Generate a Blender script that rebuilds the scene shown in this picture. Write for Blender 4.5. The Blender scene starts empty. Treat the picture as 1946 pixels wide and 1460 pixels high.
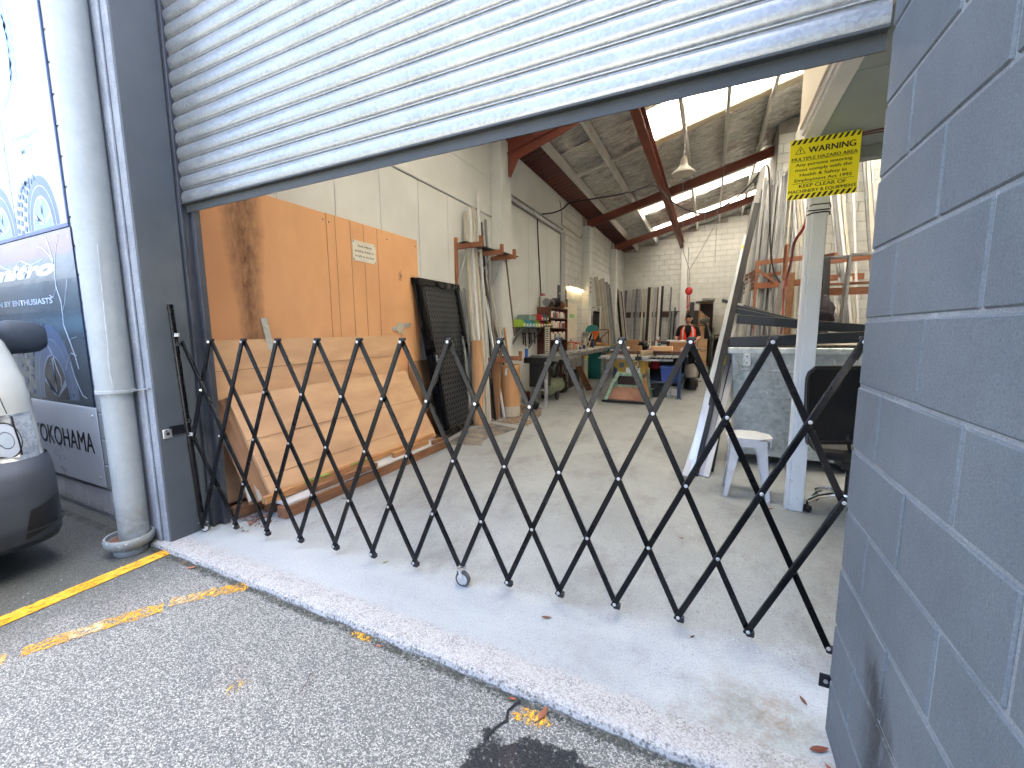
import bpy, bmesh, math, random
from mathutils import Vector, Matrix
random.seed(7)
S = bpy.context.scene
COL = S.collection
# ---------------------------------------------------------------- camera, world, sun, exposure
cam = bpy.data.cameras.new("camera")
cam.sensor_width = 36.0
cam.lens = 14.49
cam.clip_start = 0.05
cam.clip_end = 500
camo = bpy.data.objects.new("camera", cam)
COL.objects.link(camo)
Rr = ((0.90219653, 0.4312494, -0.00808585), (0.04667383, -0.11624627, -0.99212316), (-0.42879247, 0.89471267, -0.12500504))
camo.matrix_world = Matrix(((Rr[0][0], -Rr[1][0], -Rr[2][0], 0.0), (Rr[0][1], -Rr[1][1], -Rr[2][1], 0.0),
                            (Rr[0][2], -Rr[1][2], -Rr[2][2], 1.372), (0, 0, 0, 1)))
S.camera = camo
SUN_ELEV, SUN_AZ = 57.0, 14.0       # sun stands behind the building (towards +Y, a little to +X)
w = bpy.data.worlds.new("World"); S.world = w; w.use_nodes = True
nt = w.node_tree; nt.nodes.clear()
sky = nt.nodes.new("ShaderNodeTexSky"); sky.sky_type = 'NISHITA'; sky.sun_disc = False
sky.sun_elevation = math.radians(SUN_ELEV); sky.sun_rotation = math.radians(SUN_AZ)
sky.air_density = 0.75; sky.dust_density = 10.0; sky.ozone_density = 2.2
bg = nt.nodes.new("ShaderNodeBackground"); bg.inputs[1].default_value = 0.15
ow = nt.nodes.new("ShaderNodeOutputWorld")
nt.links.new(sky.outputs[0], bg.inputs[0]); nt.links.new(bg.outputs[0], ow.inputs[0])
sl = bpy.data.lights.new("sun", 'SUN'); sl.energy = 5.0; sl.angle = math.radians(0.5); sl.color = (1.0, 0.95, 0.88)
so = bpy.data.objects.new("sun", sl); COL.objects.link(so)
_e, _a = math.radians(SUN_ELEV), math.radians(SUN_AZ)
_d = Vector((-math.sin(_a) * math.cos(_e), -math.cos(_a) * math.cos(_e), -math.sin(_e)))
so.rotation_euler = _d.to_track_quat('-Z', 'Y').to_euler(); so.location = (3, 12, 14)
vs = S.view_settings; vs.view_transform = 'Standard'; vs.look = 'None'; vs.gamma = 1.0; vs.use_curve_mapping = False
vs.exposure = 4.15
S.render.engine = 'CYCLES'
cy = S.cycles
cy.max_bounces = 10; cy.diffuse_bounces = 7; cy.glossy_bounces = 4; cy.transmission_bounces = 6; cy.transparent_max_bounces = 8
cy.sample_clamp_indirect = 6.0; cy.caustics_reflective = False; cy.caustics_refractive = False
cy.use_denoising = True

# ---------------------------------------------------------------- materials
def sr(h):
    h = h.lstrip('#'); r = []
    for i in (0, 2, 4):
        c = int(h[i:i+2], 16) / 255.0
        r.append(c / 12.92 if c <= 0.04045 else ((c + 0.055) / 1.055) ** 2.4)
    return (r[0], r[1], r[2], 1.0)
def rgb(*c): return (c[0], c[1], c[2], 1.0)
class G:
    """small helper to build node graphs"""
    def __init__(s, name):
        s.m = bpy.data.materials.new(name); s.m.use_nodes = True; s.t = s.m.node_tree; s.t.nodes.clear()
        s.out = s.n('ShaderNodeOutputMaterial'); s.b = s.n('ShaderNodeBsdfPrincipled'); s.l(s.b.outputs[0], s.out.inputs[0])
        s.geo = s.n('ShaderNodeNewGeometry'); s.P = s.geo.outputs['Position']
    def n(s, k, **kw):
        x = s.t.nodes.new(k)
        for a, v in kw.items(): setattr(x, a, v)
        return x
    def l(s, a, b): s.t.links.new(a, b)
    def put(s, v, sock):
        if isinstance(v, bpy.types.NodeSocket): s.l(v, sock)
        else: sock.default_value = v
    def mp(s, v, scale=(1, 1, 1), rot=(0, 0, 0), loc=(0, 0, 0)):
        x = s.n('ShaderNodeMapping'); s.l(v, x.inputs[0]); x.inputs[1].default_value = loc; x.inputs[2].default_value = rot; x.inputs[3].default_value = scale
        return x.outputs[0]
    def noise(s, v, sc, det=4, rough=.55, dist=0.0):
        x = s.n('ShaderNodeTexNoise'); s.l(v, x.inputs['Vector']); x.inputs['Scale'].default_value = sc; x.inputs['Detail'].default_value = det
        x.inputs['Roughness'].default_value = rough; x.inputs['Distortion'].default_value = dist
        return x.outputs[0]
    def vor(s, v, sc, feat='F1', out=0, rnd=1.0):
        x = s.n('ShaderNodeTexVoronoi', feature=feat); s.l(v, x.inputs['Vector']); x.inputs['Scale'].default_value = sc
        x.inputs['Randomness'].default_value = rnd
        return x.outputs[out]
    def ramp(s, f, *st, interp='LINEAR'):
        x = s.n('ShaderNodeValToRGB'); s.l(f, x.inputs[0]); r = x.color_ramp; r.interpolation = interp
        while len(r.elements) < len(st): r.elements.new(0.5)
        for e, (p, c) in zip(r.elements, st):
            e.position = p; e.color = c if isinstance(c, tuple) else (c, c, c, 1)
        return x.outputs[0]
    def mix(s, f, a, b, mode='MIX'):
        x = s.n('ShaderNodeMix', data_type='RGBA', blend_type=mode); s.put(f, x.inputs[0]); s.put(a, x.inputs[6]); s.put(b, x.inputs[7])
        return x.outputs[2]
    def ma(s, op, a, b=0.0, clamp=False):
        x = s.n('ShaderNodeMath', operation=op, use_clamp=clamp); s.put(a, x.inputs[0]); s.put(b, x.inputs[1]); return x.outputs[0]
    def sep(s, v):
        x = s.n('ShaderNodeSeparateXYZ'); s.l(v, x.inputs[0]); return x.outputs
    def band(s, v, lo, hi, soft):
        """1 inside lo..hi"""
        a = s.n('ShaderNodeMapRange', clamp=True, interpolation_type='SMOOTHSTEP'); s.put(v, a.inputs[0]); a.inputs[1].default_value = lo - soft; a.inputs[2].default_value = lo + soft
        b = s.n('ShaderNodeMapRange', clamp=True, interpolation_type='SMOOTHSTEP'); s.put(v, b.inputs[0]); b.inputs[1].default_value = hi - soft; b.inputs[2].default_value = hi + soft
        b.inputs[3].default_value = 1; b.inputs[4].default_value = 0
        return s.ma('MULTIPLY', a.outputs[0], b.outputs[0])
    def bump(s, h, st=.3, dist=.01, nrm=None):
        x = s.n('ShaderNodeBump'); s.l(h, x.inputs['Height']); x.inputs['Strength'].default_value = st; x.inputs['Distance'].default_value = dist
        if nrm is not None: s.l(nrm, x.inputs['Normal'])
        s.l(x.outputs[0], s.b.inputs['Normal']); return x.outputs[0]
    def set(s, **k):
        nm = dict(col='Base Color', rough='Roughness', metal='Metallic', spec='Specular IOR Level', coat='Coat Weight', alpha='Alpha', trans='Transmission Weight', em='Emission Color', emst='Emission Strength')
        for a, v in k.items(): s.put(v, s.b.inputs[nm[a]])
        return s
MATS = {}
def M(name, c1, c2=None, rough=.6, metal=0.0, sc=5.0, lo=.35, hi=.65, bs=60.0, bst=.15, bd=.004, spec=.5, coat=0.0, stretch=None, dirt=0.0, rv=.1):
    """general painted/wood/metal surface: two-tone noise, fine grain bump, roughness variation, optional dirt spots"""
    if name in MATS: return MATS[name]
    g = G(name)
    if isinstance(c1, str): c1 = sr(c1)
    if isinstance(c2, str): c2 = sr(c2)
    if c2 is None: c2 = tuple(x * .82 for x in c1[:3]) + (1.0,)
    v = g.mp(g.P, stretch) if stretch else g.P
    n1 = g.noise(v, sc, 6, .6)
    c = g.mix(g.ramp(n1, (lo, 0.0), (hi, 1.0)), c1, c2)
    if dirt:
        n3 = g.noise(g.P, 14.0, 8, .75)
        c = g.mix(g.ma('MULTIPLY', g.ramp(n3, (.58, 0.0), (.72, 1.0)), dirt), c, rgb(.05, .045, .04))
    n2 = g.noise(v, bs, 3, .6)
    g.bump(n2, bst, bd)
    r = g.n('ShaderNodeMapRange'); g.l(n1, r.inputs[0]); r.inputs[3].default_value = max(.02, rough - rv); r.inputs[4].default_value = min(1, rough + rv)
    g.set(col=c, rough=r.outputs[0], metal=metal, spec=spec, coat=coat)
    MATS[name] = g.m
    return g.m

# ---------------------------------------------------------------- mesh building
def wl(o):
    v = Vector((0, 0, 0))
    while o is not None:
        v = v + o.location; o = o.parent
    return v
def tag(o, label=None, cat=None, group=None, kind=None):
    if label: o['label'] = label
    if cat: o['category'] = cat
    if group: o['group'] = group
    if kind: o['kind'] = kind
    return o
def thing(name, label, cat, loc=(0, 0, 0), group=None):
    o = bpy.data.objects.new(name, None); COL.objects.link(o); o.location = loc; o.empty_display_size = .1
    return tag(o, label, cat, group)
class MB:
    def __init__(s): s.v = []; s.f = []; s.mi = []; s.cur = 0
    def add(s, vs_, fs):
        k = len(s.v); s.v += [tuple(p) for p in vs_]; s.f += [tuple(i + k for i in f) for f in fs]; s.mi += [s.cur] * len(fs); return s
    def box(s, c, d, ch=0.0, M3=None):
        hx, hy, hz = d[0] / 2, d[1] / 2, d[2] / 2; ch = min(ch, hx * .6, hy * .6, hz * .6)
        if ch <= 0:
            vs_ = [Vector((x * hx, y * hy, z * hz)) for z in (-1, 1) for y in (-1, 1) for x in (-1, 1)]
            fs = [(0, 2, 3, 1), (4, 5, 7, 6), (0, 1, 5, 4), (2, 6, 7, 3), (0, 4, 6, 2), (1, 3, 7, 5)]
        else:
            bm = bmesh.new(); bmesh.ops.create_cube(bm, size=1.0)
            for v in bm.verts: v.co = Vector((v.co.x * hx * 2, v.co.y * hy * 2, v.co.z * hz * 2))
            bmesh.ops.bevel(bm, geom=list(bm.edges), offset=ch, segments=1, affect='EDGES')
            bm.verts.index_update(); vs_ = [v.co.copy() for v in bm.verts]; fs = [tuple(v.index for v in f.verts) for f in bm.faces]; bm.free()
        C = Vector(c)
        if M3 is not None: vs_ = [M3 @ v for v in vs_]
        return s.add([v + C for v in vs_], fs)
    def b2(s, lo, hi, ch=0.0):
        return s.box([(a + b) / 2 for a, b in zip(lo, hi)], [abs(b - a) for a, b in zip(lo, hi)], ch)
    def bar(s, p, q, w_, h, up=(0, 0, 1), ch=0.0):
        p, q = Vector(p), Vector(q); d = q - p; L = d.length; z = d.normalized(); x = Vector(up).cross(z)
        if x.length < 1e-4: x = Vector((1, 0, 0)).cross(z)
        x.normalize(); y = z.cross(x)
        return s.box((p + q) / 2, (w_, h, L), ch, Matrix((x, y, z)).transposed())
    def tube(s, p, q, r, n=12, r2=None, caps=True):
        p, q = Vector(p), Vector(q); r2 = r if r2 is None else r2; z = (q - p).normalized(); x = z.orthogonal().normalized(); y = z.cross(x)
        vs_ = []
        for c, rr in ((p, r), (q, r2)):
            for i in range(n):
                a = 2 * math.pi * i / n; vs_.append(c + x * (rr * math.cos(a)) + y * (rr * math.sin(a)))
        fs = [(i, (i + 1) % n, n + (i + 1) % n, n + i) for i in range(n)]
        if caps: fs += [tuple(range(n - 1, -1, -1)), tuple(range(n, 2 * n))]
        return s.add(vs_, fs)
    def path(s, pts, r, n=8, sm=0):
        pts = [Vector(p) for p in pts]
        if sm:
            q = []
            for i in range(len(pts) - 1):
                a, b, c, d = pts[max(i - 1, 0)], pts[i], pts[i + 1], pts[min(i + 2, len(pts) - 1)]
                for k in range(sm):
                    t = k / sm; q.append(.5 * (2 * b + (c - a) * t + (2 * a - 5 * b + 4 * c - d) * t * t + (3 * b - a - 3 * c + d) * t ** 3))
            pts = q + [pts[-1]]
        k0 = len(s.v); ref = None; vs_ = []
        for i, p in enumerate(pts):
            t = (pts[min(i + 1, len(pts) - 1)] - pts[max(i - 1, 0)]).normalized()
            if ref is None: ref = t.orthogonal().normalized()
            x = (ref - t * ref.dot(t)).normalized(); y = t.cross(x); ref = x
            for j in range(n):
                a = 2 * math.pi * j / n; vs_.append(p + x * (r * math.cos(a)) + y * (r * math.sin(a)))
        fs = []
        for i in range(len(pts) - 1):
            for j in range(n): fs.append((i * n + j, i * n + (j + 1) % n, (i + 1) * n + (j + 1) % n, (i + 1) * n + j))
        fs += [tuple(range(n - 1, -1, -1)), tuple(range((len(pts) - 1) * n, len(pts) * n))]
        return s.add(vs_, fs)
    def lathe(s, prof, c=(0, 0, 0), n=24, axis='Z', sx=1.0, sy=1.0, M3=None):
        C = Vector(c); vs_ = []
        for r, z in prof:
            for i in range(n):
                a = 2 * math.pi * i / n; x, y = r * math.cos(a) * sx, r * math.sin(a) * sy
                v = Vector((x, y, z)) if axis == 'Z' else (Vector((x, z, y)) if axis == 'Y' else Vector((z, x, y)))
                if M3 is not None: v = M3 @ v
                vs_.append(v + C)
        m = len(prof); fs = []
        for k in range(m - 1):
            for i in range(n): fs.append((k * n + i, k * n + (i + 1) % n, (k + 1) * n + (i + 1) % n, (k + 1) * n + i))
        fs += [tuple(range(n - 1, -1, -1)), tuple(range((m - 1) * n, m * n))]
        return s.add(vs_, fs)
    def ext(s, poly, o, u, v, t):
        """polygon in plane (o,u,v) extruded by vector t"""
        o, u, v, t = Vector(o), Vector(u), Vector(v), Vector(t); n = len(poly)
        a = [o + u * p[0] + v * p[1] for p in poly]
        fs = [tuple(range(n)), tuple(range(2 * n - 1, n - 1, -1))] + [(i, i + n, (i + 1) % n + n, (i + 1) % n) for i in range(n)]
        return s.add(a + [p + t for p in a], fs)
    def sph(s, c, r, n=12, m=8, sc=(1, 1, 1)):
        C = Vector(c); vs_ = [C + Vector((0, 0, r * sc[2]))]
        for k in range(1, m):
            ph = math.pi * k / m
            for i in range(n):
                a = 2 * math.pi * i / n; vs_.append(C + Vector((r * sc[0] * math.sin(ph) * math.cos(a), r * sc[1] * math.sin(ph) * math.sin(a), r * sc[2] * math.cos(ph))))
        vs_.append(C - Vector((0, 0, r * sc[2]))); L = len(vs_) - 1
        fs = [(0, 1 + i, 1 + (i + 1) % n) for i in range(n)]
        for k in range(m - 2):
            for i in range(n): fs.append((1 + k * n + i, 1 + (k + 1) * n + i, 1 + (k + 1) * n + (i + 1) % n, 1 + k * n + (i + 1) % n))
        fs += [(L, 1 + (m - 2) * n + (i + 1) % n, 1 + (m - 2) * n + i) for i in range(n)]
        return s.add(vs_, fs)
    def grid(s, fn, nu, nv):
        vs_ = [fn(i / nu, j / nv) for j in range(nv + 1) for i in range(nu + 1)]
        fs = [(j * (nu + 1) + i, j * (nu + 1) + i + 1, (j + 1) * (nu + 1) + i + 1, (j + 1) * (nu + 1) + i) for j in range(nv) for i in range(nu)]
        return s.add(vs_, fs)
    def mesh(s, name, off, mats, smooth):
        me = bpy.data.meshes.new(name); me.from_pydata([Vector(p) - off for p in s.v], [], s.f)
        for m_ in mats: me.materials.append(m_)
        if len(mats) > 1: me.polygons.foreach_set('material_index', s.mi)
        bm = bmesh.new(); bm.from_mesh(me); bmesh.ops.recalc_face_normals(bm, faces=bm.faces); bm.to_mesh(me); bm.free()
        if smooth:
            me.polygons.foreach_set('use_smooth', [True] * len(me.polygons))
            try: me.set_sharp_from_angle(angle=math.radians(35))
            except Exception: pass
        me.update(); return me
    def obj(s, name, mat, parent=None, smooth=False, label=None, cat=None, group=None, kind=None):
        mats = mat if isinstance(mat, (list, tuple)) else [mat]
        if parent is None:
            xs = [p[0] for p in s.v]; ys = [p[1] for p in s.v]; zs = [p[2] for p in s.v]
            off = Vector(((min(xs) + max(xs)) / 2, (min(ys) + max(ys)) / 2, min(zs)))
        else: off = wl(parent)
        o = bpy.data.objects.new(name, s.mesh(name, off, mats, smooth)); COL.objects.link(o)
        if parent is None: o.location = off
        else: o.parent = parent
        return tag(o, label, cat, group, kind)
def inst(me, name, loc, parent, rot=None):
    o = bpy.data.objects.new(name, me); COL.objects.link(o); o.parent = parent
    o.location = Vector(loc) - wl(parent)
    if rot: o.rotation_euler = rot
    return o
def copy_tree(o, parent=None):
    c = o.copy(); COL.objects.link(c); c.parent = parent
    for ch in [x for x in list(COL.objects) if x.parent == o]: copy_tree(ch, c)
    return c
def text(body, o, u, v, h, mat, parent, width=None, thick=.0008, name='lettering', bold=0.0, spacing=1.0, slant=0.0, align='LEFT'):
    """lettering as thin raised geometry; o = lower left corner, u/v = reading and up directions, h = capital height"""
    c = bpy.data.curves.new(name, 'FONT'); c.body = body; c.size = 1.0; c.extrude = 0.0; c.offset = bold; c.space_character = spacing; c.shear = slant
    t = bpy.data.objects.new(name, c); COL.objects.link(t)
    dg = bpy.context.evaluated_depsgraph_get(); me = bpy.data.meshes.new_from_object(t.evaluated_get(dg)); bpy.data.objects.remove(t)
    xs = [q.co.x for q in me.vertices]; ys = [q.co.y for q in me.vertices]; x0, x1 = min(xs), max(xs)
    sy = h / .73; sx = sy if width is None else width / (x1 - x0)
    o, u, v = Vector(o), Vector(u).normalized(), Vector(v).normalized(); n = u.cross(v); off = wl(parent)
    for q in me.vertices: q.co = o + u * ((q.co.x - x0) * sx) + v * (q.co.y * sy) + n * thick - off
    me.materials.clear(); me.materials.append(mat); me.name = name
    ob = bpy.data.objects.new(name, me); COL.objects.link(ob); ob.parent = parent
    return ob
# ---------------------------------------------------------------- ground and floor materials
def ground_mat():
    g = G('chip_seal'); P = g.P; x, y, z = g.sep(P)
    flat = g.mp(P, (1, 1, .25))
    chip = g.vor(g.mp(P, (1, 1.25, 1)), 190.0, 'F1', 1)            # random colour per chip
    cs = g.n('ShaderNodeSeparateColor'); g.l(chip, cs.inputs[0])
    stone = g.ramp(cs.outputs[0], (0, rgb(.08, .085, .082)), (.25, rgb(.16, .165, .156)), (.48, rgb(.29, .293, .266)), (.78, rgb(.41, .411, .366)), (1, rgb(.54, .537, .475)))
    edge = g.vor(g.mp(P, (1, 1.25, 1)), 190.0, 'DISTANCE_TO_EDGE', 0)
    fine = g.noise(P, 260, 2, .7)
    binder = g.mix(fine, rgb(.08, .084, .083), rgb(.19, .195, .186))
    worn = g.noise(flat, 1.3, 5, .65)
    keep = g.ma('GREATER_THAN', g.ma('ADD', cs.outputs[1], g.ma('MULTIPLY', g.ma('SUBTRACT', worn, .5), 1.2)), .16)
    e = g.ma('MULTIPLY', g.ramp(edge, (.02, 0.0), (.10, 1.0)), keep)
    col = g.mix(e, binder, stone)
    # mossy, damp strip near the pillar and under the van
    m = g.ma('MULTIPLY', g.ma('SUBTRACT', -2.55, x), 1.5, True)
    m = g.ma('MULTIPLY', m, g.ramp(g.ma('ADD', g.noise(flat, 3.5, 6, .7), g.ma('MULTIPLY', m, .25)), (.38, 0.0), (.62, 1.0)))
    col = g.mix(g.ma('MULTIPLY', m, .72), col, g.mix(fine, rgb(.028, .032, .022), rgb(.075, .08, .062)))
    # moss line against the slab edge
    k = g.ma('MULTIPLY', g.band(y, 1.262, 1.32, .012), g.ramp(g.noise(P, 16, 5, .7), (.36, 0.0), (.60, 1.0)))
    col = g.mix(g.ma('MULTIPLY', k, .85), col, g.mix(fine, rgb(.02, .026, .012), rgb(.06, .055, .035)))
    # dark patch of repair bitumen
    dx = g.ma('DIVIDE', g.ma('ADD', x, .33), .36); dy = g.ma('DIVIDE', g.ma('SUBTRACT', y, 1.03), .15)
    rr = g.ma('SQRT', g.ma('ADD', g.ma('MULTIPLY', dx, dx), g.ma('MULTIPLY', dy, dy)))
    rr = g.ma('ADD', rr, g.ma('MULTIPLY', g.ma('SUBTRACT', g.noise(P, 9, 6, .75), .5), 1.5))
    pk = g.ramp(rr, (.90, 1.0), (1.0, 0.0))
    pk2 = g.ma('MULTIPLY', pk, g.ramp(g.noise(P, 60, 3, .7), (.28, .35), (.42, 1.0)))
    col = g.mix(g.ma('MULTIPLY', pk2, .93), col, rgb(.010, .011, .013))
    # faded brown stains
    st = g.ramp(g.noise(flat, 2.4, 5, .6), (.60, 0.0), (.78, 1.0))
    col = g.mix(g.ma('MULTIPLY', st, .25), col, rgb(.20, .14, .11))
    h = g.ma('ADD', g.ma('MULTIPLY', e, .7), g.ma('MULTIPLY', fine, .3))
    g.bump(h, .75, .006)
    g.set(col=col, rough=g.ramp(m, (0, .88), (1, .62)), spec=.35)
    return g.m
def slab_mat():
    g = G('painted_concrete'); P = g.P; x, y, z = g.sep(P)
    big = g.noise(P, 1.1, 6, .6); mid = g.noise(P, 6.0, 7, .7); fine = g.noise(P, 140, 3, .7)
    paint = g.mix(g.ramp(big, (.35, 0.0), (.65, 1.0)), rgb(.265, .292, .298), rgb(.37, .40, .405))
    # walked-in dirt, warmer further inside
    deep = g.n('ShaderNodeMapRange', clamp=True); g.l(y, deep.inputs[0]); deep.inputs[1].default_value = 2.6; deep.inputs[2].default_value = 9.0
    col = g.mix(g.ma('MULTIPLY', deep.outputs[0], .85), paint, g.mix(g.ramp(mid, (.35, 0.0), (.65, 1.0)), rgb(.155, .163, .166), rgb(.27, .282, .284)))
    dirt = g.ramp(g.noise(g.mp(P, (1, .55, 1)), 3.0, 8, .72), (.50, 0.0), (.74, 1.0))
    col = g.mix(g.ma('MULTIPLY', dirt, .7), col, rgb(.12, .115, .105))
    gr = g.noise(P, 120, 4, .85); col = g.mix(g.ramp(gr, (.34, .55), (.49, 0.0)), col, rgb(.11, .12, .12)); col = g.mix(g.ramp(gr, (.56, 0.0), (.70, .35)), col, rgb(.46, .50, .51))
    fl = g.ma('MULTIPLY', g.ramp(g.noise(g.mp(P, (1, .6, 1), (0, 0, .5)), 48, 4, .8), (.59, 0.0), (.64, 1.0)), g.ramp(g.noise(P, 2.2, 3), (.36, 0.0), (.55, 1.0))); col = g.mix(g.ma('MULTIPLY', fl, .6), col, rgb(.09, .09, .09))
    # spattered paint and worn-through pale patches
    wp = g.ramp(g.noise(P, 5.2, 9, .78), (.62, 0.0), (.67, 1.0)); col = g.mix(g.ma('MULTIPLY', wp, .55), col, rgb(.50, .50, .48))
    sp = g.vor(g.mp(P, (1, 1, 1)), 26.0); sp = g.ma('MULTIPLY', g.ramp(sp, (.05, 1.0), (.09, 0.0)), g.ramp(g.noise(P, 3, 2), (.52, 0.0), (.60, 1.0)))
    col = g.mix(g.ma('MULTIPLY', sp, .7), col, rgb(.62, .63, .64))
    pits = g.ma('MULTIPLY', g.ramp(g.vor(P, 33.0), (.07, 1.0), (.13, 0.0)), g.ramp(g.noise(P, 4, 3), (.45, 0.0), (.62, 1.0)))
    col = g.mix(g.ma('MULTIPLY', pits, .9), col, rgb(.07, .07, .075))
    # brighter, bluer tone on the apron in front of the door
    gr0 = col
    ap = g.ma('MULTIPLY', g.band(g.ma('ADD', y, g.ma('MULTIPLY', g.ma('SUBTRACT', mid, .5), .5)), 1.40, 1.84, .13), g.ramp(g.noise(g.mp(P, (.6, 2, 1)), 2.6, 6, .7), (.3, .25), (.65, .85)))
    col = g.mix(ap, col, g.mix(big, rgb(.32, .352, .345), rgb(.43, .465, .452)))
    # bare rough strip along the front edge
    jag = g.ma('ADD', y, g.ma('MULTIPLY', g.ma('SUBTRACT', g.noise(P, 13, 7, .75), .5), .17))
    rb = g.ramp(g.ma('SUBTRACT', jag, 1.0), (.425, 1.0), (.475, 0.0))
    ag = g.vor(P, 190.0, 'F1', 1); ac = g.n('ShaderNodeSeparateColor'); g.l(ag, ac.inputs[0])
    bare = g.mix(g.ramp(ac.outputs[0], (.42, 0.0), (.50, 1.0), interp='LINEAR'), rgb(.23, .23, .215), rgb(.42, .415, .39))
    bare = g.mix(g.ramp(g.noise(P, 11, 7, .8), (.40, .8), (.60, 0.0)), bare, rgb(.42, .41, .385))
    bare = g.mix(g.ramp(g.vor(P, 55.0), (.12, .7), (.22, 0.0)), bare, rgb(.12, .125, .12))
    col = g.mix(rb, col, bare)
    lip = g.ma('MULTIPLY', g.band(g.ma('ADD', y, g.ma('MULTIPLY', g.ma('SUBTRACT', g.noise(P, 40, 3, .8), .5), .10)), 1.2, 1.318, .012), .82)
    chipn = g.ramp(g.vor(P, 60.0), (.25, 1.0), (.45, 0.0))
    col = g.mix(g.ma('MULTIPLY', lip, chipn), col, rgb(.085, .09, .085))
    # rust and moss stain beside the wing wall
    sx = g.ma('SUBTRACT', x, .22); sy = g.ma('SUBTRACT', y, 1.56)
    d = g.ma('SQRT', g.ma('ADD', g.ma('MULTIPLY', sx, sx), g.ma('MULTIPLY', g.ma('MULTIPLY', sy, sy), 2.2)))
    d = g.ma('ADD', d, g.ma('MULTIPLY', g.ma('SUBTRACT', mid, .5), .7))
    sn = g.ramp(d, (.06, 1.0), (.30, 0.0))
    col = g.mix(g.ma('MULTIPLY', g.ma('MULTIPLY', sn, g.ramp(g.noise(P, 19, 6, .8), (.38, .15), (.6, 1.0))), .8), col, g.mix(g.ramp(g.noise(P, 9, 4), (.45, 0.0), (.6, 1.0)), rgb(.15, .15, .10), rgb(.22, .16, .10)))
    h = g.ma('ADD', g.ma('MULTIPLY', fine, .25), g.ma('ADD', g.ma('MULTIPLY', mid, .5), g.ma('MULTIPLY', g.ma('MULTIPLY', rb, ac.outputs[0]), .9)))
    g.bump(h, .45, .006)
    col = g.mix(g.ramp(gr, (.36, .40), (.48, 0.0)), col, rgb(.12, .13, .13))
    g.set(col=col, rough=g.ramp(g.ma('ADD', g.ma('MULTIPLY', rb, .5), mid), (.3, .42), (.9, .85)), spec=.45)
    return g.m
def line_mat(name, thr, soft=.05, sc=24, pale=False):
    g = G(name); n = g.noise(g.mp(g.P, (1.6, .7, 1)), sc, 7, .8); chip = g.vor(g.P, 135.0)
    f = g.ma('ADD', n, g.ma('MULTIPLY', chip, .16))
    a = g.ramp(f, (thr, 1.0), (thr + soft, 0.0)); c = g.mix(g.ramp(g.noise(g.P, 8, 4), (.35, 0.0), (.65, 1.0)), sr('#d79a1c'), sr('#e6b23a')) if not pale else g.mix(g.ramp(g.noise(g.P, 30, 4), (.4, 0.0), (.6, 1.0)), sr('#c9b896'), sr('#d8ab5a'))
    c = g.mix(g.ramp(g.noise(g.P, 70, 4, .8), (.60, 0.0), (.68, .55)), c, rgb(.2, .15, .06))
    g.set(col=c, alpha=a, rough=.7); g.bump(g.noise(g.P, 90, 3), .5, .003)
    return g.m
# ---------------------------------------------------------------- wall and metal materials
def block_paint(name, c1, c2, stain=None, bs=190, bst=.4, chalk=0.0):
    g = G(name); P = g.P; n = g.noise(P, 2.2, 6, .65); f = g.noise(P, bs, 4, .7); m = g.noise(P, 38, 4, .6)
    col = g.mix(g.ramp(n, (.35, 0.0), (.65, 1.0)), c1, c2)
    if chalk:
        k = g.ramp(g.noise(g.mp(P, (1, 1, .35)), 9, 7, .8), (.56, 0.0), (.74, 1.0)); col = g.mix(g.ma('MULTIPLY', k, chalk), col, tuple(min(1, q * 1.7 + .04) for q in c2[:3]) + (1,))
    sp = g.ramp(g.vor(P, 12.0), (.025, 1.0), (.04, 0.0)); sp = g.ma('MULTIPLY', sp, g.ramp(g.noise(P, 5, 2), (.55, 0.0), (.6, 1.0)))
    col = g.mix(g.ma('MULTIPLY', sp, .8), col, tuple(q * .25 for q in c1[:3]) + (1,))
    if stain: col = stain(g, P, col)
    gr = g.noise(P, 200, 4, .85); col = g.mix(g.ramp(gr, (.36, .5), (.50, 0.0)), col, tuple(q * .5 for q in c1[:3]) + (1,)); col = g.mix(g.ramp(gr, (.54, 0.0), (.68, .42)), col, tuple(min(1, q * 1.6) for q in c2[:3]) + (1,))
    g.bump(g.ma('ADD', g.ma('MULTIPLY', f, .5), m), bst, .006)
    g.set(col=col, rough=.72, spec=.35)
    MATS[name] = g.m
    return g.m
def wing_stain(g, P, col):
    x, y, z = g.sep(P)
    low = g.ma('SUBTRACT', .58, z)
    yy = g.ma('SUBTRACT', y, g.ma('SUBTRACT', 1.285, g.ma('MULTIPLY', low, .40)))
    yy = g.ma('ADD', yy, g.ma('MULTIPLY', g.ma('SUBTRACT', g.noise(g.mp(P, (1, 1, .3)), 16, 5, .75), .5), .11))
    dy = g.ma('DIVIDE', yy, g.ma('ADD', .06, g.ma('MULTIPLY', low, .34)))
    hz = g.band(z, -.1, .53, .05)
    d = g.ma('SUBTRACT', 1.0, g.ma('MULTIPLY', dy, dy), True)
    s = g.ma('MULTIPLY', g.ma('MULTIPLY', d, hz), g.ramp(g.noise(g.mp(P, (1, 1, .25)), 30, 4, .7), (.3, .25), (.52, 1.0)))
    col = g.mix(g.ma('MULTIPLY', s, .97), col, rgb(.022, .022, .022))
    b = g.ma('MULTIPLY', g.band(z, -.1, .12, .10), g.ramp(g.noise(P, 22, 6, .8), (.5, 0.0), (.66, 1.0)))
    col = g.mix(g.ma('MULTIPLY', b, .6), col, rgb(.05, .05, .055))
    return g.mix(g.ma('MULTIPLY', g.ramp(g.noise(g.mp(P, (1, 1, .3)), 60, 3, .7), (.66, 0.0), (.72, 1.0)), .4), col, rgb(.05, .055, .065))
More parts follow.
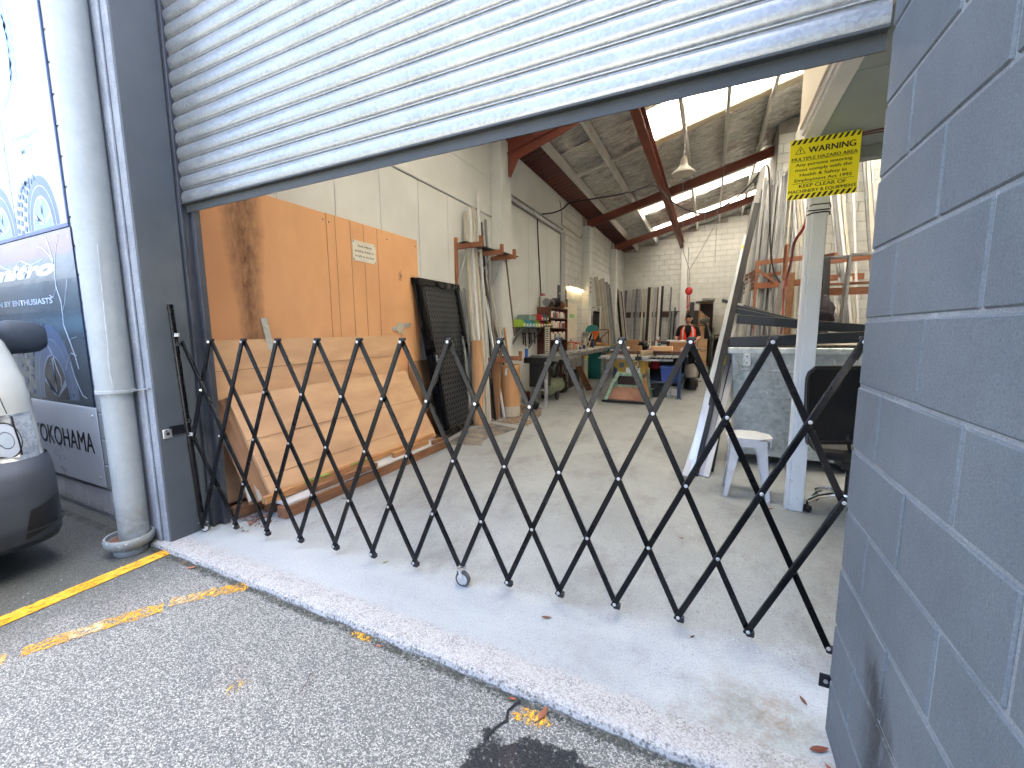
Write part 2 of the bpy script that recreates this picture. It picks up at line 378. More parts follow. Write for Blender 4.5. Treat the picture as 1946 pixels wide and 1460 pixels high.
def damp_base(g, P, col):
    x, y, z = g.sep(P)
    b = g.ma('MULTIPLY', g.band(z, -.2, .05, .07), g.ramp(g.noise(P, 13, 6, .75), (.38, 0.0), (.62, 1.0)))
    return g.mix(g.ma('MULTIPLY', b, .75), col, rgb(.07, .075, .05))
def galv(name, base=.62, rough=.36, spang=26, bl=1.0, bst=.10, metal=.9):
    g = G(name); P = g.P
    v = g.vor(P, spang, 'F1', 1); cs = g.n('ShaderNodeSeparateColor'); g.l(v, cs.inputs[0]); n = g.noise(P, 3.0, 6, .7)
    f = g.ma('ADD', g.ma('MULTIPLY', cs.outputs[0], .45), g.ma('MULTIPLY', n, .9))
    col = g.ramp(f, (.30, rgb(base * .72, base * .77, base * .80 * bl)), (.95, rgb(base * 1.12, base * 1.16, base * 1.18 * bl)))
    sp = g.ramp(g.noise(P, 90, 5, .8), (.68, 0.0), (.74, 1.0)); col = g.mix(g.ma('MULTIPLY', sp, .55), col, rgb(.10, .10, .10))
    g.bump(g.noise(P, 420, 2), bst, .002)
    g.set(col=col, metal=metal, rough=g.ramp(f, (.3, rough - .05), (1, rough + .14))); MATS[name] = g.m
    return g.m
def foil_mat():
    g = G('reflective_foil'); P = g.P
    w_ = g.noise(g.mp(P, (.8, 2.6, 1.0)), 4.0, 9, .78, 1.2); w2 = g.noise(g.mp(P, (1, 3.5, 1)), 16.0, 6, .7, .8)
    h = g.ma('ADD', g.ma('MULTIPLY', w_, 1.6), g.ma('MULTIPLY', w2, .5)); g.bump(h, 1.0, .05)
    g.set(col=g.ramp(w_, (.34, rgb(.20, .19, .175)), (.46, rgb(.58, .57, .54)), (.60, rgb(.90, .88, .84))), metal=.95, rough=.2); return g.m  # bright crinkle glints and dark folds are painted into the foil colour
def sky_sheet():
    g = G('translucent_sheet'); P = g.P
    g.t.nodes.remove(g.b)
    tr = g.n('ShaderNodeBsdfTranslucent'); df = g.n('ShaderNodeBsdfDiffuse'); mx = g.n('ShaderNodeMixShader'); mx.inputs[0].default_value = .12
    rib = g.noise(g.mp(P, (.45, 7, 1)), 3.0, 6, .75, .5)
    c = g.ramp(rib, (.34, rgb(.20, .18, .14)), (.48, rgb(.62, .60, .55)), (.66, rgb(.86, .84, .78)))
    g.l(c, tr.inputs[0]); df.inputs[0].default_value = rgb(.8, .76, .66); g.l(tr.outputs[0], mx.inputs[1]); g.l(df.outputs[0], mx.inputs[2]); g.l(mx.outputs[0], g.out.inputs[0])
    return g.m
def board_mat():
    g = G('stained_hardboard'); P = g.P; x, y, z = g.sep(P)
    n = g.noise(g.mp(P, (1, 1, .5)), 2.6, 6, .65); f = g.noise(P, 300, 3, .8); s = g.noise(g.mp(P, (1, 9, .8)), 5, 6, .7)
    col = g.mix(g.ramp(n, (.3, 0.0), (.7, 1.0)), sr('#cf9b6f'), sr('#dba878'))
    col = g.mix(g.ma('MULTIPLY', g.ramp(f, (.45, 0.0), (.65, 1.0)), .35), col, sr('#a2714f'))
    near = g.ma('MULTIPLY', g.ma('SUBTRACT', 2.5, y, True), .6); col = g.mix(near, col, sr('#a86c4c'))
    # long dark water stain running down beside the first edge
    c = g.ma('ADD', 2.14, g.ma('MULTIPLY', g.ma('SUBTRACT', g.noise(g.mp(P, (0, 0, 1)), 2.2, 4, .6), .5), .16))
    q = g.ma('DIVIDE', g.ma('SUBTRACT', y, c), g.ma('ADD', .045, g.ma('MULTIPLY', g.ma('SUBTRACT', z, 1.2, True), .06)))
    e = g.ma('SUBTRACT', 1.0, g.ma('MULTIPLY', g.ma('MULTIPLY', q, q), .33), True)
    e = g.ma('MULTIPLY', e, g.ramp(g.noise(g.mp(P, (1, 2.5, 1)), 7, 6, .7), (.28, .35), (.62, 1.0)))
    col = g.mix(g.ma('MULTIPLY', e, .85), col, sr('#4a2a20'))
    # scorched spot on the far board
    dy = g.ma('DIVIDE', g.ma('SUBTRACT', y, 3.98), .062); dz = g.ma('DIVIDE', g.ma('SUBTRACT', z, 2.05), .13)
    d = g.ma('ADD', g.ma('ADD', g.ma('MULTIPLY', dy, dy), g.ma('MULTIPLY', dz, dz)), g.ma('MULTIPLY', g.noise(P, 30, 4, .7), 1.4))
    col = g.mix(g.ramp(d, (.55, .92), (1.3, 0.0)), col, rgb(.03, .022, .02))
    sc = g.ramp(s, (.64, 0.0), (.70, .35)); col = g.mix(sc, col, sr('#d79a5c'))
    g.bump(g.ma('ADD', n, g.ma('MULTIPLY', f, .2)), .15, .004); g.set(col=col, rough=.55, spec=.4)
    return g.m
m_ground = ground_mat(); m_slab = slab_mat()
m_white = M('white_paint', rgb(.60, .585, .54), rgb(.69, .675, .63), .65, sc=2.0, bs=120, bst=.12)
m_cream = M('cream_wall_paint', rgb(.50, .515, .50), rgb(.60, .615, .60), .6, sc=1.1, lo=.3, hi=.7, bs=70, bst=.18, dirt=.10)
m_creamb = block_paint('cream_block_paint', rgb(.50, .505, .48), rgb(.60, .605, .58), bs=120, bst=.35)
m_mortin = M('painted_joint', rgb(.26, .245, .21), rgb(.36, .34, .30), .8)
m_wing = block_paint('slate_block_paint', rgb(.094, .113, .126), rgb(.124, .146, .160), wing_stain, chalk=.10)
m_wjoint = block_paint('slate_joint_paint', rgb(.15, .168, .18), rgb(.26, .282, .295), bs=150, bst=.5, chalk=.8)
m_pstrip = block_paint('white_block_paint', rgb(.40, .43, .45), rgb(.50, .53, .55), bs=150, bst=.3)
m_pbase = block_paint('lavender_block_paint', rgb(.48, .51, .57), rgb(.60, .63, .69), damp_base, bs=90, bst=.6)
m_slate = M('slate_reveal_paint', rgb(.07, .082, .09), rgb(.095, .108, .118), .55, sc=2.5, bs=110, bst=.25, dirt=.0)
m_pale = block_paint('pale_lilac_concrete', rgb(.23, .255, .285), rgb(.36, .39, .43), damp_base, bs=45, bst=.9)
m_dksteel = M('dark_channel_steel', rgb(.045, .05, .06), rgb(.07, .075, .09), .5, .3)
m_slat = galv('galvanised_slat', .34, .33, 90, .98, .12, .72)
m_galv = galv('galvanised_steel', .55, .38, 24)
m_rail = M('shutter_rail_grey', rgb(.035, .04, .04), rgb(.05, .055, .055), .6, .0, sc=4)
m_red = M('red_oxide_steel', rgb(.215, .052, .030), rgb(.16, .043, .028), .6, sc=1.4, bs=50, bst=.1)
m_redsheet = M('red_painted_iron', rgb(.085, .028, .028), rgb(.15, .045, .03), .6, sc=2.2)
m_purlin = M('painted_purlin', rgb(.48, .475, .44), rgb(.60, .595, .55), .65, sc=2)
m_nog = M('pale_pine_nogging', rgb(.55, .47, .33), rgb(.66, .57, .42), .65, sc=1.5, stretch=(1, 6, 6))
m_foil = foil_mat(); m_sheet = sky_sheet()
m_board = board_mat()
m_black = M('black_powder_coat', rgb(.0035, .0035, .004), rgb(.006, .006, .007), .28, .0, sc=5, bs=260, bst=.04, spec=.28)
m_blk = M('black_plastic', rgb(.004, .004, .005), rgb(.008, .008, .009), .5, bs=200, bst=.1)
m_bolt = M('zinc_bolt', rgb(.72, .72, .72), None, .3, .85, sc=30)
m_chrome = M('chrome', rgb(.8, .8, .8), None, .12, 1.0, bst=0)
m_cardb = M('cardboard', sr('#bc9673'), sr('#cfa982'), .8, sc=1.6, bs=40, bst=.1, stretch=(1, 1, 4))
m_cardb2 = M('darker_cardboard', sr('#8a6546'), sr('#9a7350'), .8, sc=1.6, bs=40, bst=.12)
m_pine = M('pine_timber', sr('#9a6a42'), sr('#b98a58'), .7, sc=3, stretch=(8, 1, 8), bs=50, bst=.2)
m_pined = M('weathered_timber', sr('#6f4a33'), sr('#8f6444'), .75, sc=3, stretch=(6, 1, 6), bs=50, bst=.3)
m_rackw = M('orange_rack_timber', sr('#7c4c34'), sr('#966244'), .7, sc=4, bs=60, bst=.2)
m_ply = M('plywood', sr('#9c7350'), sr('#b08760'), .7, sc=3, stretch=(1, 1, 5), bs=50, bst=.1)
m_alu = M('mill_aluminium', rgb(.17, .175, .18), rgb(.34, .345, .35), .36, .5, sc=2, stretch=(6, 6, .4), bs=200, bst=.05)
m_whitepc = M('white_powder_coat', rgb(.52, .53, .535), rgb(.60, .60, .60), .38, sc=4, bst=.03)
m_creampc = M('cream_powder_coat', rgb(.42, .39, .32), rgb(.50, .47, .39), .45, sc=4, bst=.03)
m_greypc = M('grey_powder_coat', rgb(.13, .135, .14), rgb(.20, .205, .21), .45, sc=4, bst=.03)
m_midgrey = M('mid_grey_powder_coat', rgb(.26, .27, .28), rgb(.34, .35, .36), .45, sc=4, bst=.03)
m_bronze = M('bronze_powder_coat', rgb(.10, .065, .045), rgb(.14, .095, .07), .45, sc=4, bst=.03)
m_wplast = M('white_plastic', rgb(.62, .64, .67), None, .35, sc=8, bst=.04)
m_skin = M('skin', rgb(.42, .21, .13), rgb(.48, .26, .17), .55, sc=9, bst=.05)
m_rubber = M('grey_rubber', rgb(.05, .055, .06), rgb(.08, .085, .09), .7, bst=.1)
m_ink = M('black_ink', rgb(.012, .012, .014), None, .6, bst=0)
def C(name, col, rough=.5, **k): return M(name, sr(col) if isinstance(col, str) else col, None, rough, **k)

# ---------------------------------------------------------------- ground, floor
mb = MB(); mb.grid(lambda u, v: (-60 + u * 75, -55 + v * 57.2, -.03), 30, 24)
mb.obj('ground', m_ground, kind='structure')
mb = MB(); n_ = 120
prof = [(1.303, -.06), (1.300, -.022), (1.308, -.006), (1.33, 0.0), (18.6, 0.0)]
def slabp(u, v):
    k = int(round(v * 4)); y, z = prof[k]; x = -3.62 + u * 9.2
    j = (math.sin(x * 23.1) + math.sin(x * 61.7 + 1.3) * .7 + math.sin(x * 11.3) * .8) * .0035
    return (x, y + (j if k < 4 else 0), z - (abs(j) * .5 if k in (1, 2) else 0))
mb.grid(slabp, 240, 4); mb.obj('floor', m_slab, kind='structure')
def ragged(pts, z, name, mat, label, cat='road marking'):
    m_ = MB(); m_.ext(pts, (0, 0, z), (1, 0, 0), (0, 1, 0), (0, 0, .002)); return m_.obj(name, mat, label=label, cat=cat)
ragged([(-3.155, -3.2), (-3.05, -3.2), (-3.045, .6), (-3.07, 1.30), (-3.165, 1.335), (-3.15, .6)], -.026, 'painted_line', line_mat('yellow_line_paint', .60, .06, 34), 'solid yellow painted line on the asphalt ending at the grey pillar')
mwl = line_mat('worn_yellow_paint', .515, .07, 42); mwl2 = line_mat('very_worn_yellow_paint', .53, .08, 44, True)
worn = thing('painted_line', 'broken, worn yellow line on the asphalt right of the solid yellow one', 'road marking', (-2.5, .9, -.03))
def seg(x0, y0, x1, y1, w_, m):
    d = Vector((x1 - x0, y1 - y0)).normalized(); nx, ny = -d.y * w_ / 2, d.x * w_ / 2; rnd = random.Random(int(x0 * 997)); pa, pb = [], []
    for i in range(9):
        t = i / 8; px, py = x0 + (x1 - x0) * t, y0 + (y1 - y0) * t; a = rnd.uniform(.75, 1.15); b_ = rnd.uniform(.75, 1.15); pa.append((px + nx * a, py + ny * a)); pb.append((px - nx * b_, py - ny * b_))
    q = MB(); q.ext(pa + pb[::-1], (0, 0, -.026), (1, 0, 0), (0, 1, 0), (0, 0, .002)); q.obj('paint_patch', m, worn)
seg(-2.42, 1.13, -2.27, 1.30, .085, mwl); seg(-2.50, 1.03, -2.42, 1.13, .08, mwl2); seg(-2.60, .80, -2.49, .995, .095, mwl); seg(-2.66, .66, -2.60, .80, .085, mwl2)
seg(-2.70, .56, -2.65, .70, .08, mwl); seg(-3.25, -1.0, -2.72, .52, .09, mwl2)
def blotch(cx, cy, rx, ry, name, mat, label):
    rnd = random.Random(int(cx * 1000)); pts = []
    for i in range(22):
        a = i * math.tau / 22; k = rnd.uniform(.6, 1.1); pts.append((cx + rx * k * math.cos(a), cy + ry * k * math.sin(a)))
    ragged(pts, -.026, name, mat, label)
blotch(-.525, 1.235, .075, .042, 'paint_patch', mwl, 'larger yellow paint remnant by the slab edge beside the dark patch')
blotch(-1.40, 1.275, .07, .02, 'paint_patch', mwl, 'small yellow paint remnant at the slab edge, middle of the doorway')
blotch(-1.64, .855, .03, .06, 'paint_patch', line_mat('faint_orange_paint', .47, .05, 40), 'faint orange paint smudge out on the open asphalt')
# ---------------------------------------------------------------- block walls
def block_mesh(L, H, T, name='block', ch=.004):
    m_ = MB(); m_.box((0, 0, 0), (L, T, H), ch)
    return m_
_bm = {}
def shared_block(L, H, T, mat, axis, ch=.004):
    k = (round(L, 3), round(H, 3), T, mat.name, axis)
    if k not in _bm:
        m_ = MB(); m_.box((0, 0, 0), (L, T, H) if axis == 'x' else (T, L, H), ch); me = m_.mesh('block', Vector((0, 0, 0)), [mat], False); _bm[k] = me
    return _bm[k]
def courses(parent, axis, a0, a1, z0, z1, face, mat, joint=.006, T=.05, L=.4, H=.2, phase=0.0, skip=None, stuff=None, jit=.0012, matf=None):
    """running bond of blocks; axis x: wall runs along X with face at y=face (outside at -Y); axis y: along Y, face at x=face. T<0 puts the bulk on the other side"""
    r = int(round(z0 / H)); rnd = random.Random(int(face * 100 + a0 * 10)); m_ = MB() if stuff else None
    while r * H < z1 - .01:
        zz0, zz1 = max(z0, r * H), min(z1, (r + 1) * H); s = a0 - (L - ((phase + (L / 2 if r % 2 else 0)) % L)) % L
        while s < a1 - .01:
            s0, s1 = max(s, a0), min(s + L, a1); s += L
            if s1 - s0 < .03 or zz1 - zz0 < .03: continue
            ca, cz = (s0 + s1) / 2, (zz0 + zz1) / 2
            if skip and skip(ca, cz): continue
            c = face + T / 2 + rnd.uniform(-jit, jit); p = (ca, c, cz) if axis == 'x' else (c, ca, cz)
            l_, h_ = s1 - s0 - joint, zz1 - zz0 - joint
            if stuff: m_.box(p, (l_, abs(T), h_) if axis == 'x' else (abs(T), l_, h_))
            else: inst(shared_block(l_, h_, abs(T), matf(cz) if matf else mat, axis), 'block', p, parent)
        r += 1
    if stuff: return m_.obj('blockwork', mat, parent, kind='stuff')
# wing wall on the right (the camera looks along its face x = .42)
ww = thing('block_wall', 'slate blue painted concrete block wall filling the right edge, nearest the camera', 'wall', (.52, 0, -.05))
MB().b2((.4245, -3.2, -.06), (.615, 1.600, 5.2)).obj('mortar', m_wjoint, ww)
courses(ww, 'y', -1.2, 1.606, 0, 4.8, .42, m_wing, .010, .05, phase=.006)
MB().b2((.47, 1.6, -.02), (.62, 1.609, 4.8)).obj('end_face', m_wing, ww)
# poster wall on the left
pw = thing('block_wall', 'pale painted block wall behind the tyre posters, left of the downpipe', 'wall', (-5.5, 1.45, -.05))
MB().b2((-14, 1.396, -.06), (-3.43, 1.62, 6.0)).obj('mortar', M('pale_joint', rgb(.36, .39, .45), rgb(.46, .49, .55), .8), pw)
courses(pw, 'x', -7.0, -3.43, -.04, 4.2, 1.389, m_pstrip, .009, .05, phase=.15, matf=lambda z: m_pbase if z < .22 else m_pstrip)
MB().b2((-14, 1.389, .0), (-7.0, 1.41, 6.0)).obj('render_coat', m_pstrip, pw)
MB().b2((-7.0, 1.389, 4.2), (-3.43, 1.41, 6.0)).obj('render_coat', m_pstrip, pw)
# pillar between the poster wall and the doorway
pl = thing('pillar', 'slate grey concrete pillar at the left side of the roller door', 'pillar', (-3.3, 1.45, -.03))
m_ = MB(); m_.b2((-3.428, 1.352, -.05), (-3.20, 1.60, 6.0), .012); m_.obj('front_face', m_pale, pl)
m_ = MB(); m_.b2((-3.20, 1.358, -.05), (-3.18, 1.60, 6.0), .004); m_.b2((-3.60, 1.604, -.05), (-3.184, 1.70, 6.0)); m_.obj('reveal', m_slate, pl)
m_ = MB(); m_.b2((-3.40, 1.333, -.04), (-3.255, 1.351, 6.0), .009); m_.obj('render_strip', m_pale, pl)
# front wall above and beside the doorway, and facade upper part
fw = thing('front_wall', 'upper front wall over the roller door opening', 'wall', (-1.4, 1.8, 3.9))
MB().b2((-3.60, 1.86, 3.95), (5.6, 2.0, 6.2)).obj('panel', m_slate, fw)
MB().b2((.62, 1.72, 0), (5.6, 1.86, 6.2)).obj('inner_block', m_creamb, fw)
# ---------------------------------------------------------------- roller door
rd = thing('roller_door', 'galvanised corrugated roller door pulled halfway up over the entrance', 'roller door', (-1.36, 1.62, 2.2))
PR = [(.004, .0), (-.001, .0015), (-.002, .004), (.001, .0065), (.001, .0085), (-.0035, .012), (-.0075, .020), (-.0108, .031), (-.0122, .043), (-.0118, .055), (-.0092, .066), (-.0050, .075), (-.0005, .081), (.0015, .083), (.0015, .0848), (-.001, .087), (.004, .090)]
def slat_mesh():
    m_ = MB(); n = len(PR); xs = [-3.155, -2.4, -1.6, -.8, 0.0, .418]; vs_ = []
    for X in xs: vs_ += [(X + 1.3685, y, z) for y, z in PR]
    fs = [(i * n + k, i * n + k + 1, (i + 1) * n + k + 1, (i + 1) * n + k) for i in range(len(xs) - 1) for k in range(n - 1)]
    m_.add(vs_, fs)
    for X, sg in ((-3.155 + 1.3685, 1), (.418 + 1.3685, -1)): m_.add([(X, y, z) for y, z in PR], [tuple(range(n))])
    return m_.mesh('slat', Vector((0, 0, 0)), [m_slat], True)
sme = slat_mesh()
for k in range(21): inst(sme, 'slat', (-1.3685, 1.628, 2.216 + k * .090), rd)
m_ = MB(); m_.b2((-3.155, 1.612, 2.216), (.418, 1.700, 2.2265), .002); m_.b2((-3.155, 1.640, 2.17), (.418, 1.646, 2.216)); m_.obj('bottom_rail', m_rail, rd)
m_ = MB(); m_.b2((-3.1595, 1.622, 0.02), (-3.156, 1.70, 4.3)); m_.b2((-3.180, 1.604, 0.0), (-3.156, 1.622, 4.3), .002); m_.b2((-3.180, 1.66, 0.0), (-3.12, 1.70, 4.3), .002); m_.obj('guide_channel', m_dksteel, rd)
MB().b2((-3.6, 1.70, 3.9), (.9, 1.86, 4.35)).obj('drum_cover', m_dksteel, rd)
# ---------------------------------------------------------------- workshop shell
SL = .26
def zr(x, z0): return z0 + SL * (x + 3.4)
lw = thing('side_wall', 'long cream painted left wall of the workshop with door panels and pilasters', 'wall', (-3.5, 9, 0))
MB().b2((-3.75, 1.86, -.05), (-3.415, 18.4, 4.62)).obj('backing', m_mortin, lw)
ys = [1.62, 2.47, 3.09, 3.72, 4.4, 5.05, 5.75, 6.34]
for a, b in zip(ys, ys[1:]): MB().b2((-3.416, a + .0025, 0), (-3.398, b - .0025, 3.272), .0015).obj('wall_panel', m_cream, lw)
MB().b2((-3.416, 1.62, 3.302), (-3.399, 6.34, 3.88)).obj('wall_panel', m_cream, lw)
MB().b2((-3.416, 1.62, 3.886), (-3.399, 6.34, 4.6)).obj('wall_panel', m_cream, lw)
MB().b2((-3.412, 1.62, 3.276), (-3.385, 6.34, 3.297), .003).obj('head_flashing', m_midgrey, lw)
for y0, y1, w_ in ((6.34, 6.72, .2), (11.8, 12.12, .21), (15.5, 15.82, .2)):
    m_ = MB(); m_.b2((-3.41, y0, 0), (-3.4 + w_, y1, 4.52 if y0 < 7 else 4.32), .004)
    m_.obj('pilaster', m_cream, lw)
    if y0 > 7:
        for k in range(1, 11): MB().b2((-3.405, y0 - .0015, k * .4 - .003), (-3.4 + w_ + .0015, y1 + .001, k * .4 + .003)).obj('joint_line', m_mortin, lw)
for a, b in ((6.72, 7.9), (7.9, 8.95), (8.95, 9.85)): MB().b2((-3.416, a + .003, 0), (-3.398, b - .003, 3.70), .0015).obj('sliding_door_panel', m_cream, lw)
m_ = MB(); m_.b2((-3.41, 6.72, 3.725), (-3.345, 9.86, 3.80), .006); m_.b2((-3.41, 6.72, 3.80), (-3.30, 9.86, 3.812)); m_.b2((-3.40, 8.05, 3.73), (-3.33, 8.25, 3.84), .004); m_.b2((-3.40, 9.5, 3.73), (-3.33, 9.7, 3.84), .004); m_.obj('door_track', m_galv, lw)
MB().b2((-3.41, 9.86, 0), (-3.36, 10.16, 3.80), .004).obj('door_jamb', m_midgrey, lw)
MB().b2((-3.416, 6.72, 3.815), (-3.399, 10.16, 4.6)).obj('wall_panel', m_cream, lw)
courses(lw, 'y', 10.16, 11.8, 0.0, 4.6, -3.40, m_creamb, .008, -.03)
courses(lw, 'y', 12.12, 15.5, 1.0, 4.6, -3.40, m_creamb, .008, -.03)
MB().b2((-3.416, 12.12, 0), (-3.402, 15.5, 1.0)).obj('lower_course', m_creamb, lw)
courses(lw, 'y', 15.82, 18.1, 0.0, 4.6, -3.40, m_creamb, .009, -.03, stuff=True)
bw = thing('rear_wall', 'cream block gable wall at the far end of the workshop', 'wall', (-1, 18.2, 0))
def gable(m_, x0, x1, y0, y1, zb, top): m_.add([(x0, y0, zb), (x1, y0, zb), (x1, y0, zr(x1, top)), (x0, y0, zr(x0, top)), (x0, y1, zb), (x1, y1, zb), (x1, y1, zr(x1, top)), (x0, y1, zr(x0, top))], [(0, 1, 2, 3), (4, 7, 6, 5), (0, 4, 5, 1), (3, 2, 6, 7), (0, 3, 7, 4), (1, 5, 6, 2)]); return m_
gable(MB(), -3.6, 1.4, 18.132, 18.4, 0, 4.66).obj('backing', m_mortin, bw)
courses(bw, 'x', -3.4, 1.2, 0.0, 5.8, 18.1, m_creamb, .009, .03, stuff=True, skip=lambda a, z: z > zr(a, 4.55))
m_ = MB(); m_.b2((-1.16, 17.9, 0), (-.92, 18.1, 4.6), .004); m_.obj('pilaster', m_cream, bw)
sw = thing('rack_wall', 'cream block wall behind the aluminium racks on the right', 'wall', (2.6, 11.3, 0))
gable(MB(), 1.15, 5.6, 11.232, 11.45, 0, 4.66).obj('backing', m_mortin, sw)
courses(sw, 'x', 1.15, 3.55, .8, 5.6, 11.2, m_creamb, .008, .03, phase=.1, skip=lambda a, z: z > zr(a, 4.5))
MB().b2((1.15, 11.203, 0), (5.6, 11.24, .8)).obj('lower_course', m_creamb, sw)
MB().b2((3.55, 11.203, .8), (5.6, 11.24, 6.9)).obj('outer_course', m_creamb, sw)
m_ = MB(); m_.b2((1.15, 11.45, 0), (1.3, 18.4, 5.9)); m_.obj('return_wall', m_creamb, sw)
ew = thing('end_wall', 'cream wall closing the workshop on the far right, behind the block wall', 'wall', (5.5, 6, 0))
MB().b2((5.4, 1.86, 0), (5.6, 11.3, 7.1)).obj('panel', m_creamb, ew)
# ---------------------------------------------------------------- roof
rf = thing('roof', 'sloping workshop roof with silver foil, bright skylight strips, purlins and red steel rafters', 'roof', (-1, 9, 4.6))
STR = [(2.8, 4.85, -2.6, 5.4), (8.18, 9.5, -1.30, 5.4), (12.9, 14.25, -2.2, 1.14), (16.0, 17.2, -2.05, 1.14)]  # first strip is unseen behind the shutter, added to brighten the interior
def slab_on_slope(m_, x0, x1, y0, y1, z0, t):
    m_.add([(x0, y0, zr(x0, z0)), (x1, y0, zr(x1, z0)), (x1, y1, zr(x1, z0)), (x0, y1, zr(x0, z0)), (x0, y0, zr(x0, z0) + t), (x1, y0, zr(x1, z0) + t), (x1, y1, zr(x1, z0) + t), (x0, y1, zr(x0, z0) + t)], [(3, 2, 1, 0), (4, 5, 6, 7), (0, 1, 5, 4), (2, 3, 7, 6), (0, 4, 7, 3), (1, 2, 6, 5)]); return m_
from mathutils import noise as mn
def foil(x0, x1, y0, y1, fine):
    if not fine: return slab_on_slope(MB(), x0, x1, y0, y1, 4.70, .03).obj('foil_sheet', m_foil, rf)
    xm = min(x1, 2.2); m_ = MB(); nu, nv = max(2, int((xm - x0) / .05)), max(2, int((y1 - y0) / .022))
    def f(u, v):
        x, y = x0 + (xm - x0) * u, y0 + (y1 - y0) * v
        h = abs(mn.noise(Vector((x * 1.5, y * 10.0, 3.1)))) * .075 + mn.noise(Vector((x * 5, y * 20.0, 1.7))) * .018 + mn.noise(Vector((x * .9, y * 2.5, 7))) * .02
        return Vector((x, y, zr(x, 4.695) - h + .012))
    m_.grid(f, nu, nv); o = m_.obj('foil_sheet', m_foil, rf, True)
    slab_on_slope(MB(), x0, xm, y0, y1, 4.73, .02).obj("roof_iron", m_redsheet, rf)
    if x1 > xm: slab_on_slope(MB(), xm, x1, y0, y1, 4.70, .025).obj("skylight_and_fill_sheet", m_sheet, rf)  # unseen translucent panel at far right, added to let more light in
prev = 1.86
for i, (ya, yb, xa, xb) in enumerate(STR + [(18.4, 18.4, 0, 0)]):
    if ya - prev > .02: foil(-2.85, 5.6 if prev < 11.3 else 1.3, prev, ya, prev > 6)
    if yb > ya:
        if xa > -2.85: foil(-2.85, xa, ya, yb, ya > 6)
        slab_on_slope(MB(), xa, 5.6 if ya < 11 else 1.3, ya, yb, 4.71, .004).obj('skylight_and_fill_sheet', m_sheet, rf)
    prev = yb
for ya, yb in ((6.9, 7.9), (9.75, 11.1)): slab_on_slope(MB(), 2.45, 5.4, ya, yb, 4.69, .004) if False else None
def corr(u, v):
    y = 1.86 + v * 16.5; x = -3.5 + u * .66; return (x, y, zr(x, 4.69) + .012 * math.sin(y * 2 * math.pi / .19))
MB().grid(corr, 1, 1040).obj('iron_sheet', m_redsheet, rf)
slab_on_slope(MB(), -3.7, -2.85, 1.86, 18.4, 4.735, .02).obj('eave_cover', m_dksteel, rf)
for x in (-2.85, -2.10, -1.33, -.64, .10, .83, 1.56, 2.30, 3.04, 3.8, 4.6):
    y1 = 18.1 if x < 1.1 else 11.2
    MB().b2((x - .03, 2.0, zr(x, 4.49)), (x + .03, y1, zr(x, 4.675)), .003).obj('purlin', m_purlin, rf)
px = (-2.85, -2.10, -1.33, -.64, .10, .83, 1.56)
for i, (a, b) in enumerate(zip(px, px[1:])):
    for yy, m2 in (((9.14, m_purlin) if i < 2 else (9.47, m_nog)), (13.0 + .0, m_purlin), (4.72, m_nog)):
        if b > 1.1 and yy > 11: continue
        if yy == 9.47: slab_on_slope(MB(), a + .032, b - .032, 9.26, 9.505, 4.60, .03).obj('nogging', m2, rf)
        else: slab_on_slope(MB(), a + .032, b - .032, yy, yy + .12, 4.56, .045).obj('nogging', m2, rf)
for yy in (12.72, 15.85): pass
def rafter(y, x1, haunch=False):
    m_ = MB(); z0 = 4.27
    for (dz0, dz1, hw) in ((0, .012, .055), (.012, .198, .006), (.198, .21, .055)):
        m_.add([(-3.33, y - hw, zr(-3.33, z0 + dz0)), (x1, y - hw, zr(x1, z0 + dz0)), (x1, y + hw, zr(x1, z0 + dz0)), (-3.33, y + hw, zr(-3.33, z0 + dz0)),
                (-3.33, y - hw, zr(-3.33, z0 + dz1)), (x1, y - hw, zr(x1, z0 + dz1)), (x1, y + hw, zr(x1, z0 + dz1)), (-3.33, y + hw, zr(-3.33, z0 + dz1))],
               [(3, 2, 1, 0), (4, 5, 6, 7), (0, 1, 5, 4), (2, 3, 7, 6), (0, 4, 7, 3), (1, 2, 6, 5)])
    if haunch:
        for hw, inset in ((.007, 0.0),): m_.ext([(-3.205, 3.98), (-3.06, 4.27), (-2.45, 4.50), (-2.2, 4.6), (-2.2, 4.70), (-3.205, 4.46)], (0, y - hw, 0), (1, 0, 0), (0, 0, 1), (0, 2 * hw, 0))
        m_.bar((-3.20, y, 3.975), (-3.05, y, 4.265), .11, .012, (0, 1, 0)); m_.bar((-3.05, y, 4.265), (-2.0, y, 4.60), .11, .012, (0, 1, 0))
    return m_.obj('rafter', m_red, rf)
rafter(6.60, 5.4, True); rafter(12.0, 2.0); rafter(15.75, 1.15)
m_ = MB(); m_.b2((-1.235, 6.66, 4.60), (-1.09, 18.08, 4.615)); m_.b2((-1.169, 6.66, 4.615), (-1.156, 18.08, 4.835)); m_.b2((-1.235, 6.66, 4.835), (-1.09, 18.08, 4.85)); m_.obj('gantry_beam', m_red, rf)
